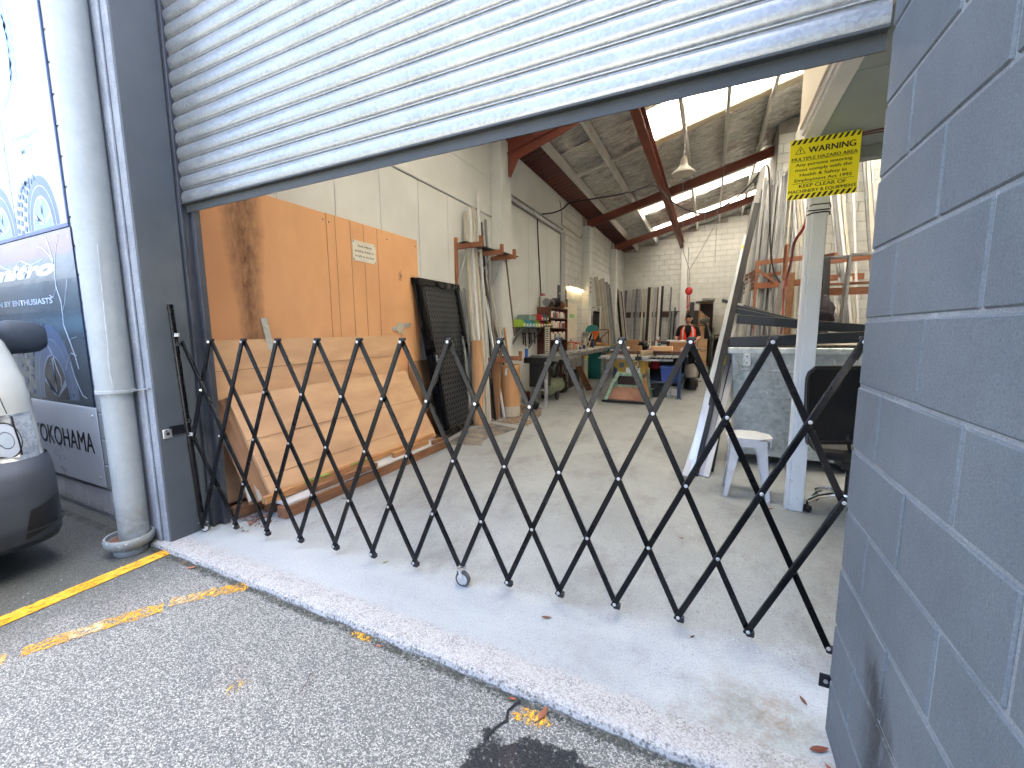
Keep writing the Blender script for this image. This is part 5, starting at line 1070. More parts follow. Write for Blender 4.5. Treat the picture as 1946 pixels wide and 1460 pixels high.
MB().lathe([(.030, .905), (.030, 1.06), (.027, 1.065)], (-3.06, 7.02, 0), 14).obj('blue_bottle', ms('#2d62b8', .4), smooth=True, label='small blue cylinder standing on the near corner of the roller table', cat='bottle')
ac = thing('air_compressor', 'olive green air compressor on wheels under the near end of the roller table', 'compressor', (-2.9, 7.8, 0))
m_ol = M('olive_paint', sr('#5f6a52'), sr('#6f7a60'), .35, sc=4, dirt=.2)
m_ = MB(); m_.lathe([(.01, -.46), (.09, -.44), (.14, -.39), (.155, -.33), (.155, .33), (.14, .39), (.09, .44), (.01, .46)], (-2.88, 7.92, .27), 28, 'Y'); m_.obj('tank', m_ol, ac, True)
m_ = MB(); m_.lathe([(.10, -.10), (.11, -.08), (.11, .12), (.10, .14)], (-2.90, 7.72, .56), 20, 'Y'); m_.obj('motor', m_blk, ac, True)
m_ = MB(); m_.lathe([(.155, -.01), (.16, 0), (.155, .012)], (-2.84, 8.06, .60), 26, 'X'); m_.obj('flywheel', m_greypc, ac, True)
m_ = MB(); m_.b2((-2.98, 7.95, .44), (-2.82, 8.15, .76), .02); m_.obj('pump_head', m_blk, ac)
m_ = MB(); m_.path([(-2.78, 7.66, .5), (-2.76, 7.80, .70), (-2.74, 8.0, .78), (-2.74, 8.2, .74), (-2.74, 8.3, .6), (-2.76, 8.2, .45)], .010, 6); m_.obj('guard_wire', m_blk, ac, True)
for y in (7.78,): 
    for x in (-3.03, -2.74): m_ = MB(); m_.lathe([(.05, -.022), (.085, -.02), (.09, 0), (.085, .02), (.05, .022)], (x, y + .05, .092), 22, 'X'); m_.obj('wheel', m_blk, ac, True)
m_ = MB(); m_.path([(-2.72, 8.3, .55), (-2.62, 8.45, .5), (-2.56, 8.5, .36), (-2.60, 8.45, .22), (-2.72, 8.35, .16)], .012, 6); m_.obj('air_hose', m_blk, ac, True)
MB().b2((-2.742, 7.98, .28), (-2.735, 8.10, .33)).obj('rating_plate', ms('#c9c27a'), ac)
for i, (dx, l) in enumerate(((0, 'rough plank leaning under the roller table, nearest of two'), (.12, 'second rough plank leaning under the roller table'))):
    timber((-2.72 + dx * .3, 8.75 + dx, .82), (-2.52 + dx * .3, 9.35 + dx, .01), .09, .022, m_pined, l, 'plank', 'plank')
cbn = thing('waste_bin', 'cream plastic bin with yellow lid beside the teal machine cabinet', 'bin', (-3.18, 11.25, 0))
m_ = MB(); m_.b2((-3.30, 11.1, .01), (-3.08, 11.42, .62), .02); m_.obj('bin_body', ms('#b5b193', .5), cbn); m_ = MB(); m_.b2((-3.31, 11.09, .62), (-3.07, 11.43, .70), .02); m_.obj('bin_lid', ms('#c9a82a', .5), cbn)
ds = thing('drop_saw', 'teal drop saw with orange blade guard on its teal cabinet', 'saw', (-3.0, 11.8, 0))
m_teal = M('teal_enamel', sr('#12656a'), sr('#1a7276'), .35, sc=2)
m_ = MB(); m_.b2((-3.32, 11.75, .02), (-2.76, 12.3, .80), .01); m_.obj('cabinet', m_teal, ds)
m_ = MB(); m_.b2((-3.34, 11.70, .80), (-2.55, 12.4, .88), .01); m_.obj('saw_bed', m_teal, ds)
m_ = MB(); arc(m_, 0, 0, .02, .19, 20, 215, 0, 20); m_.v = [(-3.03 + v[0], 11.62 + v[1], 1.36 + v[2]) for v in m_.v]; b_ = list(m_.v); n0 = len(b_); m2_ = MB(); pts_ = [(.19 * math.cos(math.radians(a)), .19 * math.sin(math.radians(a))) for a in range(10, 226, 12)]; m2_.ext([(0, 0)] + pts_, (-3.03, 11.58, 1.37), (1, 0, 0), (0, 0, 1), (0, .09, 0)); m2_.obj('blade_guard', m_teal, ds)
m_ = MB(); m_.ext([(-.01, .03), (.16, .05), (.175, -.02), (.12, -.16), (.05, -.24), (.02, -.10), (-.06, -.05)], (-3.01, 11.585, 1.37), (1, 0, 0), (0, 0, 1), (0, .07, 0)); m_.obj('lower_guard', ms('#d9641a', .45), ds)
m_ = MB(); m_.bar((-3.12, 11.66, 1.10), (-3.02, 11.64, 1.40), .05, .05); m_.bar((-3.14, 11.72, .88), (-3.10, 11.70, 1.15), .10, .10); m_.obj('saw_arm', m_blk, ds)
m_ = MB(); m_.bar((-3.30, 11.6, 1.31), (-3.12, 11.6, 1.30), .10, .10, ch=.02); m_.obj('saw_motor', m_greypc, ds)
m_ = MB(); m_.tube((-3.0, 11.56, 1.30), (-3.07, 11.52, 1.02), .012, 8); m_.obj('handle', m_galv, ds)
tf = MB(); tf.b2((-2.6, 12.0, .93), (-1.9, 13.2, .99), .005); tf.obj('outfeed_board', ms('#8d8a5a'), label='olive topped outfeed board beyond the drop saw', cat='board'); tf = MB(); tf.b2((-2.58, 11.9, .82), (-1.85, 13.1, .92), .005); tf.b2((-2.5, 12.0, 0), (-2.44, 12.06, .82)); tf.b2((-1.95, 12.9, 0), (-1.89, 12.96, .82)); tf.obj('outfeed_table', ms('#3f5f80'), label='blue outfeed table beyond the drop saw', cat='table')
dr = thing('drill_press', 'tall grey machine with pale top rail against the wall past the second pilaster', 'drill press', (-3.28, 13, 0))
m_ = MB(); m_.b2((-3.36, 12.95, 1.15), (-3.16, 13.2, 1.98), .012); m_.obj('column_housing', ms('#4c4e50'), dr); m_ = MB(); m_.b2((-3.42, 12.9, 2.10), (-3.08, 12.96, 2.14), .004); m_.b2((-3.40, 12.9, 1.75), (-3.375, 12.96, 2.12)); m_.b2((-3.14, 12.9, 1.2), (-3.115, 12.96, 2.12)); m_.obj('rail_frame', m_white, dr)
m_ = MB(); m_.tube((-3.32, 12.92, 1.98), (-3.14, 12.92, 1.94), .035, 10); m_.obj('spindle', m_blk, dr, True); m_ = MB(); m_.b2((-3.4, 12.95, 0), (-3.1, 13.3, 1.15), .02); m_.obj('pedestal', ms('#55534c'), dr)
pn = MB(); pn.b2((-3.36, 12.6, 1.25), (-3.30, 12.66, 1.85), .004); pn.obj('red_brown_plank', m_rackw, label='short red brown plank standing left of the grey drill press', cat='plank')
# clutter on the roller table and the bench behind it
wb_ = thing('side_bench', 'brown timber bench along the wall behind the roller table', 'bench', (-3.25, 10.6, 0))
MB().b2((-3.395, 9.6, .86), (-3.10, 11.55, .92), .004).obj('bench_top', m_brn, wb_)
MB().b2((-3.39, 9.62, .70), (-3.13, 11.5, .86)).obj('apron', m_brn, wb_)
for y in (9.7, 11.4): MB().b2((-3.36, y, 0), (-3.29, y + .07, .70)).obj('leg', m_brn, wb_)
BX = [(-3.2, 9.75, .12, .16, .13, '#9c9a92', 'grey box, nearest item on the brown side bench', 'box'), (-3.16, 9.98, .10, .10, .17, '#c9c2b4', 'white carton standing on the side bench behind the grey box', 'carton'), (-3.2, 10.22, .14, .16, .20, '#d0673a', 'orange tool case upright on the side bench', 'case'),
      (-3.14, 10.5, .08, .10, .12, '#e0ddd2', 'small white tub between the two orange cases', 'tub'), (-3.2, 10.78, .14, .18, .17, '#c45a24', 'second orange case on the side bench, next to the coil', 'case'), (-3.2, 11.1, .16, .16, .12, '#b9863f', 'tan box at the far end of the side bench', 'box')]
for x, y, a, b, h, c, l, ct in BX: m_ = MB(); m_.b2((x - a / 2, y - b / 2, .921), (x + a / 2, y + b / 2, .921 + h), .006); o_ = m_.obj('storage_' + ct.split()[0], ms(c), label=l, cat=ct); m_ = MB(); m_.b2((x - a / 2 + .01, y - b / 2 - .002, .94), (x + a / 2 - .01, y - b / 2 + .001, .921 + h * .6)); m_.obj('paper_label', ms('#d8d2bc'), o_)
for x, y, h, r_, c, l in ((-2.86, 10.2, .26, .035, '#b7b7b2', 'grey spray can on the roller table with a blue foot'), (-2.85, 11.0, .17, .03, '#2a4f90', 'short blue can on the roller table near the drop saw'), (-2.88, 9.9, .15, .028, '#c9c4b6', 'small pale can on the roller table')):
    m_ = MB(); m_.lathe([(r_, .94), (r_, .94 + h * .85), (r_ * .5, .94 + h * .95), (r_ * .4, .94 + h)], (x, y, 0), 14); o_ = m_.obj('spray_can', ms(c, .3), smooth=True, label=l, cat='can'); m_ = MB(); m_.lathe([(r_ * 1.03, .938), (r_ * 1.03, .94 + h * .35)], (x, y, 0), 14); m_.obj('band', ms('#2a4f90', .3), o_, True)
m_ = MB(); Rc = .09
for k in range(22): pass
m_.path([(-2.95 + Rc * math.cos(a * .5), 10.72, 1.05 + Rc * math.sin(a * .5)) for a in range(26)], .022, 8); m_.obj('cable_coil', ms('#cdbb94'), smooth=True, label='cream coil of strap on the roller table beside the drop saw', cat='coil')
rk = thing('offcut_rack', 'small rust red steel offcut rack in front of the cream boards', 'rack', (-3.1, 12.9, 0))
for a, b in (((-3.25, 12.75, 1.42), (-2.82, 12.75, 1.42)), ((-3.25, 12.75, 0), (-3.25, 12.75, 1.42)), ((-2.82, 12.75, 0), (-2.82, 12.75, 1.42)), ((-3.25, 12.75, .98), (-2.82, 12.75, 1.38))): m_ = MB(); m_.bar(a, b, .03, .03); m_.obj('frame_bar', m_rackw, rk)
for i, (x, y, l) in enumerate(((-3.02, 12.3, 'tan offcut block heaped behind the drop saw, left'), (-2.9, 12.45, 'tan offcut block heaped behind the drop saw, right'))): m_ = MB(); m_.box((x, y, .96), (.12, .2, .13), .006, Matrix.Rotation(.4 + i, 3, 'Z') @ Matrix.Rotation(.3, 3, 'X')); m_.obj('timber_offcut', m_pine, label=l, cat='offcut')
# long boards and lengths leaning on the side wall beyond the machines
WL = [(13.00, .13, 3.06, m_creampc, 'cream board leaning on the side wall, first of three'), (13.40, .17, 3.00, m_creampc, 'cream board leaning on the side wall, wide middle one'), (13.85, .14, 3.10, m_creampc, 'cream board leaning on the side wall, last of three'),
      (14.35, .14, 3.04, m_midgrey, 'grey square downpipe length leaning beside the cream boards'), (14.75, .08, 3.0, m_greypc, 'dark grey length leaning right of the grey square pipe'), (15.0, .05, 2.9, m_alu, 'silver length leaning in front of the third pilaster'), (16.2, .08, 2.98, m_blk, 'black length leaning just past the third pilaster'),
      (16.45, .12, 2.95, m_creampc, 'cream length leaning past the third pilaster'), (16.75, .09, 2.93, m_creampc, 'second cream length leaning past the third pilaster'), (17.0, .07, 2.95, m_blk, 'black length leaning between cream lengths in the rear corner'), (17.3, .07, 2.8, m_whitepc, 'white length leaning closest to the rear corner'), (16.5, .05, 1.95, m_creampc, 'short cream length low in the rear corner')]
for y, w_, h, m, l in WL: q = MB(); q.bar((-2.98 if h > 2 else -2.9, y + .15, .003), (-3.30, y, h), .05, w_, (1, 0, 0), .003); q.obj('long_length', m, label=l, cat='metal length')
RW = [(-3.27, .10, 3.06, m_greypc, 'dark grey length in the rear left corner'), (-2.97, .09, 3.10, m_midgrey, 'mid grey length, second along the rear wall'), (-2.83, .09, 3.10, m_greypc, 'dark grey length, third along the rear wall'), (-2.72, .07, 3.08, m_midgrey, 'thin grey length, fourth along the rear wall'), (-2.57, .08, 3.08, m_creampc, 'pale cream length against the rear wall, left of a pair'), (-2.46, .08, 3.08, m_creampc, 'pale cream length against the rear wall, leaning the other way'),
      (-2.34, .11, 3.14, m_blk, 'wide black length against the rear wall'), (-2.23, .10, 3.15, m_creampc, 'cream length right of the wide black one on the rear wall'), (-2.10, .09, 3.12, m_midgrey, 'grey length between two cream ones on the rear wall'), (-2.0, .06, 3.12, m_bronze, 'bronze length against the rear wall'), (-1.92, .08, 3.16, m_whitepc, 'white length against the rear wall with a dark band'), (-1.83, .09, 3.16, m_blk, 'black length, last of the tall row on the rear wall'),
      (-1.50, .06, 3.1, m_greypc, 'lone thin dark length hanging on the rear wall'), (-1.46, .05, 2.05, m_blk, 'short black strip, left of the low cluster on the rear wall'), (-1.40, .06, 2.15, m_greypc, 'short dark strip in the low cluster on the rear wall'), (-1.33, .05, 2.30, m_blk, 'tallest black strip of the low cluster on the rear wall'), (-1.26, .06, 2.0, m_greypc, 'short grey strip of the low cluster on the rear wall'), (-1.19, .05, 2.1, m_midgrey, 'short mid grey strip beside the rear pilaster'), (-1.02, .09, 2.0, m_creampc, 'short cream board in front of the rear pilaster'), (-.70, .16, 2.48, m_blk, 'wide black board standing behind the worker')]
for i, (x, w_, h, m, l) in enumerate(RW): q = MB(); q.bar((x - .03 + (.12 if i == 5 else 0), 17.55, .003), (x, 17.84 if x > -1.2 and x < -.9 else 17.98, h), w_, .05, (0, 1, 0) if False else (0, 1, 0), .003); q.obj('long_length', m, label=l, cat='metal length')
wr = MB(); wr.b2((-3.35, 18.04, 1.92), (1.1, 18.09, 2.15), .004) if False else wr.b2((-3.35, 18.035, 1.93), (-1.17, 18.095, 2.16), .004); wr.obj('wall_rail', ms('#4a2f24'), label='dark brown timber rail fixed across the rear wall behind the lengths', cat='rail')
wr = MB(); wr.b2((-.91, 18.035, 1.4), (.0, 18.095, 2.16), .004); wr.obj('wall_board', ms('#4a4643'), label='dark grey board on the rear wall behind the worker', cat='board')
# ---------------------------------------------------------------- things in the rear: cabinet, roll, desk
rc = thing('rear_cabinet', 'tall narrow open brown cabinet with rolled cards by the rear wall', 'cabinet', (-.1, 17.6, 0))
m_rb = ms('#3a1f18'); 
MB().b2((-.44, 17.35, .02), (-.41, 17.75, 2.4), .003).obj('side_panel', m_ply, rc); MB().b2((.02, 17.35, .02), (.05, 17.75, 2.4), .003).obj('side_panel', m_rb, rc); MB().b2((-.41, 17.72, .02), (.02, 17.75, 2.4)).obj('back_panel', m_rb, rc)
for z in (.08, 1.0, 1.55, 2.38): MB().b2((-.41, 17.36, z), (.02, 17.72, z + .03), .002).obj('shelf_board', m_ply if z > 2 else m_rb, rc)
for i, x in enumerate((-.37, -.31, -.25, -.17, -.09)): m_ = MB(); m_.tube((x, 17.5, 1.03 if i < 3 else 1.6), (x + .01, 17.45, 2.1 - i * .06), .03, 10); m_.obj('paper_roll', m_cardb, rc, True)
MB().b2((-.40, 17.37, 1.6), (-.05, 17.6, 1.85)).obj('carton', m_cardb, rc) if False else None
for i, (x, z, l) in enumerate(((-.25, 2.42, 'flat grey stack on top of the rear cabinet'), (-.12, 2.50, 'pale boards topping the stack on the rear cabinet'))): m_ = MB(); m_.box((x, 17.5, z + .035), (.62 - i * .18, .4, .07), .01, Matrix.Rotation(.1 * i - .05, 3, 'Y')); m_.obj('board_stack', ms(('#5a5c55', '#8a8a80')[i]), label=l, cat='stack')
m_ = MB(); m_.lathe([(.155, .02), (.16, .5), (.158, 1.05), (.15, 1.06), (.05, 1.05)], (-.25, 17.0, 0), 24); rr_ = m_.obj('cardboard_roll', m_cardb, smooth=True, label='standing cardboard roll in front of the rear cabinet', cat='cardboard roll'); m_ = MB(); m_.tube((-.30, 16.85, .60), (-.12, 16.84, .64), .012, 6); m_.obj('strap', m_blk, rr_)
dk = thing('rear_desk', 'dark desk with pale edge right of the rear cabinet', 'desk', (.4, 17.5, 0))
MB().b2((.10, 17.2, 1.18), (.62, 17.9, 1.22), .003).obj('desk_top', m_rb, dk); MB().b2((.10, 17.19, 1.14), (.62, 17.205, 1.175)).obj('pale_edge', ms('#b9a98a'), dk)
for x in (.12, .58): MB().b2((x, 17.25, 0), (x + .04, 17.3, 1.18)).obj('leg', m_rb, dk)
m_ = MB(); m_.lathe([(.16, .02), (.24, .3), (.25, .7), (.20, 1.0), (.1, 1.08)], (.34, 17.5, 0), 20); m_.obj('black_sack', m_blk, smooth=True, label='black sack standing under the rear desk', cat='sack')
m_ = MB(); m_.b2((.12, 18.0, 1.1), (.95, 18.05, 1.95)); m_.obj('wall_sheet', M('pale_grey_sheet', rgb(.40, .39, .35), rgb(.45, .44, .4), .6), label='pale grey sheet on the rear wall above the desk', cat='sheet')
# machine standing to the right of the worker
m3 = thing('tool_stand', 'green-grey tool hanging stand with pale strap right of the worker', 'tool stand', (-.1, 12.4, 0))
m_ = MB(); m_.sph((-.16, 12.4, 1.62), .12, 12, 8, (1.1, .8, .8)); m_.obj('motor_head', ms('#4f5a50'), m3, True); m_ = MB(); m_.tube((-.12, 12.4, 1.55), (.02, 12.4, 1.1), .05, 10); m_.tube((.0, 12.4, .0), (.02, 12.4, 1.2), .03, 8); m_.obj('stem', ms('#3c4240'), m3, True); m_ = MB(); m_.bar((-.10, 12.30, 1.58), (.0, 12.30, 1.22), .04, .01); m_.obj('strap', m_whitepc, m3)
# ---------------------------------------------------------------- table saw
ts = thing('table_saw', 'yellow table saw with aluminium extension rails on a green steel stand', 'table saw', (-1.4, 8.3, 0))
m_yel = M('mustard_enamel', sr('#9c7d22'), sr('#b0902e'), .45, sc=3, dirt=.15); m_grn = M('chalky_green_steel', sr('#5f7f6c'), sr('#8fa796'), .55, sc=12)
MB().b2((-1.95, 8.12, .862), (-1.02, 8.92, .89), .003).obj('saw_table', M('cast_iron_top', rgb(.34, .32, .29), rgb(.46, .44, .40), .35, .6), ts)
m_ = MB(); m_.ext([(-1.72, .83), (-1.12, .83), (-1.12, .56), (-1.58, .56), (-1.72, .70)], (0, 8.28, 0), (1, 0, 0), (0, 0, 1), (0, .5, 0)); m_.obj('saw_body', m_yel, ts)
m_ = MB(); m_.b2((-1.90, 8.15, .83), (-1.05, 8.9, .86)); m_.obj('table_skirt', m_galv, ts)
MB().b2((-1.98, 8.09, .835), (-1.3, 8.115, .865), .002).obj('front_rail', m_alu, ts); MB().b2((-1.16, 8.09, .81), (-.60, 8.115, .845), .002).obj('front_rail', m_alu, ts)
for k in range(7): m_ = MB(); m_.bar((-.98 + k * .075, 8.14, .872), (-.94 + k * .085, 8.86, .872), .022, .02, ch=.002); m_.obj('extension_bar', m_alu if k % 2 else m_tbl, ts)
MB().b2((-.98, 8.88, .85), (-.38, 8.91, .885), .002).obj('rear_rail', m_alu, ts)
m_ = MB(); m_.bar((-1.16, 8.10, .95), (-1.06, 8.85, .95), .04, .09, ch=.004); m_.obj('rip_fence', ms('#9a8a74'), ts); m_ = MB(); m_.box((-1.21, 8.06, .86), (.12, .05, .07), .01); m_.tube((-1.22, 8.04, .86), (-1.22, 8.04, 1.0), .012, 8); m_.obj('fence_clamp', m_blk, ts)
MB().b2((-1.60, 8.272, .66), (-1.51, 8.28, .76)).obj('switch_plate', ms('#5a5f60'), ts); MB().b2((-1.47, 8.268, .565), (-1.20, 8.276, .66)).obj('paper_label', ms('#d6dde0'), ts)
m_ = MB(); m_.path([(-1.29 + .055 * math.cos(a), 8.25, .74 + .055 * math.sin(a)) for a in [i * .3 for i in range(22)]], .010, 6); m_.obj('hand_wheel', m_wplast, ts, True)
m_ = MB(); m_.path([(-1.23, 8.2, .80), (-1.20, 8.15, .72), (-1.24, 8.13, .60), (-1.20, 8.15, .5), (-1.23, 8.16, .38)], .008, 6); m_.obj('power_cord', m_blk, ts, True)
def legq(a, b): m_ = MB(); m_.bar(a, b, .07, .02, (0, 1, 0), .003); m_.obj('leg', m_grn, ts)
legq((-1.80, 7.98, .04), (-1.60, 8.2, .56)); legq((-1.06, 7.98, .04), (-1.20, 8.2, .56)); legq((-1.80, 8.75, .04), (-1.62, 8.72, .56)); legq((-1.04, 8.75, .04), (-1.16, 8.72, .56))
MB().b2((-1.64, 8.19, .50), (-1.15, 8.21, .57), .003).obj('stand_rail', m_grn, ts)
m_ = MB(); m_.ext([(-1.70, .30), (-1.10, .30), (-1.09, .34), (-1.69, .34)], (0, 8.085, 0), (1, 0, 0), (0, 0, 1), (0, .02, 0)); m_.obj('stand_rail', m_grn, ts)
m_ = MB(); m_.ext([(-1.77, .05), (-1.09, .05), (-1.12, .31), (-1.70, .31)], (0, 8.03, 0), (1, 0, 0), (0, .33, 1), (0, .012, 0)); m_.obj('lower_panel', M('red_brown_ply', sr('#8d6350'), sr('#a37a64'), .7, sc=5), ts)
m_ = MB(); m_.ext([(8.05, .05), (8.72, .05), (8.70, .54), (8.2, .54)], (-1.05, 0, 0), (0, 1, 0), (-.2, 0, 1), (-.012, 0, 0)); m_.obj('side_panel', m_ply, ts)
m_ = MB(); m_.b2((-1.62, 8.25, .10), (-1.14, 8.7, .5)); m_.obj('dust_box', m_rb, ts)
MB().b2((-1.86, 7.93, .004), (-1.00, 7.99, .045), .004).obj('base_bar', m_blk, ts)
# ---------------------------------------------------------------- blue work bench
bn = thing('work_bench', 'long brown topped work bench on navy steel legs in front of the worker', 'work bench', (-1.1, 9.7, 0))
m_navy = M('navy_steel', sr('#1f3350'), sr('#28406a'), .45, sc=4)
MB().b2((-1.95, 9.0, .90), (-.42, 10.7, .955), .006).obj('bench_top', M('brown_bench_top', sr('#5c3a2c'), sr('#7a5240'), .55, sc=5, stretch=(6, 1, 1)), bn)
for x, y in ((-.52, 8.85), (-1.22, 8.9), (-.50, 10.6), (-1.85, 10.6), (-1.85, 9.1)): MB().b2((x - .035, y, .015), (x + .035, y + .07, .90), .004).obj('leg', m_navy, bn); MB().b2((x - .06, y - .03, .002), (x + .06, y + .10, .014)).obj('foot_plate', m_navy, bn)
MB().b2((-1.22, 8.88, .31), (-.50, 10.6, .345), .004).obj('lower_shelf', m_navy, bn); MB().b2((-.54, 8.92, .34), (-.50, 10.6, .40)).obj('shelf_rail', m_navy, bn); MB().b2((-1.9, 8.95, .84), (-.47, 8.98, .90)).obj('top_rail', m_blk, bn)
MB().b2((-1.85, 10.5, .05), (-.6, 10.53, .9)).obj('back_panel', m_blk, bn)
jg = thing('jerry_can', 'white plastic jerry can on the bench shelf', 'jerry can', (-1.2, 9.05, .345)); m_ = MB(); m_.ext([(-1.29, .347), (-1.12, .347), (-1.12, .58), (-1.17, .63), (-1.22, .60), (-1.25, .64), (-1.29, .62)], (0, 8.95, 0), (1, 0, 0), (0, 0, 1), (0, .14, 0)); m_.obj('can_body', ms('#b7b8a8', .4), jg); m_ = MB(); m_.tube((-1.15, 9.02, .62), (-1.15, 9.02, .66), .022, 10); m_.obj('cap', m_blk, jg)
bt = thing('storage_tub', 'bright blue plastic tub on the bench shelf', 'tub', (-.72, 9.1, .345)); m_ = MB(); m_.ext([(-.86, .347), (-.58, .347), (-.55, .62), (-.89, .62)], (0, 8.90, 0), (1, 0, 0), (0, 0, 1), (0, .4, 0)); m_.obj('tub_body', ms('#1d3f9c', .4), bt); m_ = MB(); m_.b2((-.90, 8.88, .615), (-.54, 9.32, .645), .004); m_.obj('tub_rim', ms('#27509f', .4), bt)
tc = thing('tool_case', 'black tool case on the floor under the bench', 'case', (-1.05, 9.1, 0)); MB().b2((-1.20, 8.93, .005), (-.80, 9.3, .27), .012).obj('case_body', m_blk, tc); MB().b2((-1.12, 8.925, .17), (-1.0, 8.932, .185)).obj('trim_mark', ms('#9fa3a6'), tc); m_ = MB(); m_.b2((-1.07, 8.915, .26), (-.95, 8.95, .29), .004); m_.obj('handle', m_blk, tc)
m_ = MB(); m_.lathe([(.035, .004), (.038, .08), (.03, .10), (.036, .16), (.03, .22), (.02, .24)], (-.72, 8.98, 0), 14); m_.obj('spray_bottle', ms('#b9c4cc', .3), smooth=True, label='white bottle on the floor by the near navy bench leg', cat='bottle')
m_ = MB(); m_.b2((-.67, 8.93, .06), (-.56, 9.0, .19), .004); m_.obj('paper_box', ms('#c9ccd0'), label='small white labelled box beside the near navy bench leg', cat='box')
lumpy('red_rag', (-1.02, 9.12, .66), (.10, .08, .09), ms('#8a1026', .8), 'crimson rag bundled behind the jerry can', 'rag', 9); lumpy('black_cover', (-1.3, 9.35, .66), (.16, .2, .2), m_blk, 'black bundle hanging under the near bench end', 'bundle', 10)
# things on the bench
BI = [(-.89, 9.08, .40, .22, .10, m_cardb, 'long open brown carton at the front of the work bench', 'carton'), (-.62, 9.42, .34, .28, .17, m_cardb2, 'taller brown carton behind the long one on the work bench', 'carton'), (-1.42, 9.3, .18, .16, .10, m_cardb2, 'small brown carton left of the pink rag on the bench', 'carton'), (-1.55, 9.62, .28, .2, .22, m_cardb2, 'brown carton behind the black cloth on the bench', 'carton')]
for x, y, a, b, h, m, l, ct in BI: m_ = MB(); m_.b2((x - a / 2, y - b / 2, .956), (x + a / 2, y + b / 2, .956 + h), .003); m_.obj('brown_carton', m, label=l, cat=ct)
MB().b2((-.86, 9.6, 1.135), (-.40, 10.0, 1.165), .003).obj('white_profile', m_whitepc, label='white profile lying across the cartons in front of the worker', cat='profile'); MB().b2((-.80, 9.62, .956), (-.46, 9.95, 1.134), .003).obj('brown_carton', m_cardb2, label='brown carton under the white profile in front of the worker', cat='carton')
lumpy('pink_rag', (-1.10, 9.0, .985), (.07, .08, .04), ms('#b98f88', .8), 'pale pink rag on the bench front edge', 'rag', 11); lumpy('black_cloth', (-1.36, 9.55, 1.05), (.11, .12, .10), m_blk, 'black cloth heap in the middle of the work bench', 'cloth', 12)
lumpy('white_rag', (-1.66, 9.15, 1.0), (.10, .10, .045), ms('#c6c0b4', .8), 'white rag at the left end of the work bench', 'rag', 13)
pf = thing('punched_strip', 'white punched strip lying at the left end of the work bench', 'strip', (-1.75, 9.1, .957)); m_ = MB(); m_.b2((-1.95, 9.05, .957), (-1.62, 9.12, .985), .002); m_.obj('strip_body', m_whitepc, pf)
for i, (x, y, h, r_, c, l) in enumerate(((-.98, 9.35, .19, .035, '#4d8fa8', 'spray bottle with blue label on the bench'), (-1.17, 9.4, .13, .022, '#d5d3cb', 'small white bottle beside the spray bottle'), (-1.02, 9.62, .26, .03, '#b9b6ad', 'tall pale can behind the spray bottle'))):
    m_ = MB(); m_.lathe([(r_, .957), (r_, .957 + h * .7), (r_ * .4, .957 + h * .85), (r_ * .4, .957 + h)], (x, y, 0), 12); o_ = m_.obj('bottle', ms(c, .3), smooth=True, label=l, cat='bottle')
    m_ = MB(); m_.box((x - .015, y, .957 + h + .012), (.07, .03, .028), .004); m_.obj('trigger', ms('#a3282c' if i == 0 else '#dcdad2', .4), o_)
dl = thing('cordless_drill', 'black cordless drill standing on the bench left of the cartons', 'drill', (-.82, 9.25, .957)); m_ = MB(); m_.tube((-.94, 9.25, 1.13), (-.76, 9.25, 1.13), .034, 12); m_.tube((-1.0, 9.25, 1.13), (-.94, 9.25, 1.13), .014, 8); m_.obj('drill_barrel', m_blk, dl, True); m_ = MB(); m_.bar((-.80, 9.25, 1.12), (-.79, 9.25, .99), .04, .05, ch=.006); m_.obj('drill_grip', m_blk, dl); MB().b2((-.84, 9.21, .958), (-.73, 9.29, .995), .006).obj('battery', m_blk, dl)
v2 = thing('bench_vice', 'dark bench vice with handle on the middle of the work bench', 'vice', (-1.2, 9.9, .957)); m_ = MB(); m_.b2((-1.26, 9.82, .957), (-1.14, 10.0, 1.06), .01); m_.b2((-1.24, 9.74, 1.06), (-1.16, 10.02, 1.14), .01); m_.obj('vice_body', m_greypc, v2); m_ = MB(); m_.tube((-1.2, 9.70, 1.02), (-1.2, 9.70, 1.2), .008, 8); m_.obj('vice_handle', m_bolt, v2)
m_ = MB(); m_.b2((-.53, 9.05, .957), (-.46, 9.11, 1.03)); m_.obj('clear_cup', ms('#cdbf9f', .2), label='small clear cup at the right front corner of the bench', cat='cup')
# junk beside the far end of the bench
jk = thing('vacuum_cleaner', 'dusty shop vacuum with black hose behind the near navy leg', 'vacuum', (-.38, 10.3, 0)); m_ = MB(); m_.lathe([(.10, .30), (.14, .33), (.15, .50), (.12, .60), (.06, .64)], (-.36, 10.35, 0), 18); m_.obj('drum', ms('#9a938a', .5), jk, True); m_ = MB(); m_.lathe([(.12, .02), (.13, .12), (.10, .28)], (-.36, 10.35, 0), 16); m_.obj('motor_base', m_blk, jk, True); m_ = MB(); m_.path([(-.45, 10.25, .62), (-.30, 10.2, .66), (-.22, 10.25, .55), (-.18, 10.3, .42), (-.2, 10.35, .3)], .022, 8); m_.obj('hose', m_blk, jk, True)
m_ = MB(); m_.lathe([(.05, -.05), (.10, -.045), (.10, .045), (.05, .05)], (-.26, 10.8, .12), 18, 'X'); m_.obj('cable_reel', ms('#4b2027', .5), smooth=True, label='dark red cable reel on the floor past the vacuum', cat='reel')
m_ = MB(); m_.b2((-.46, 10.9, .01), (-.34, 11.1, .50), .01); m_.obj('dark_case', m_blk, label='dark upright case on the floor past the end of the bench', cat='case')
m_ = MB(); m_.b2((-.47, 11.4, .45), (-.41, 11.46, .95)); m_.b2((-.38, 11.4, .45), (-.32, 11.46, .90)); m_.obj('cream_tins', m_creampc, label='pair of pale upright battens past the bench end', cat='batten')
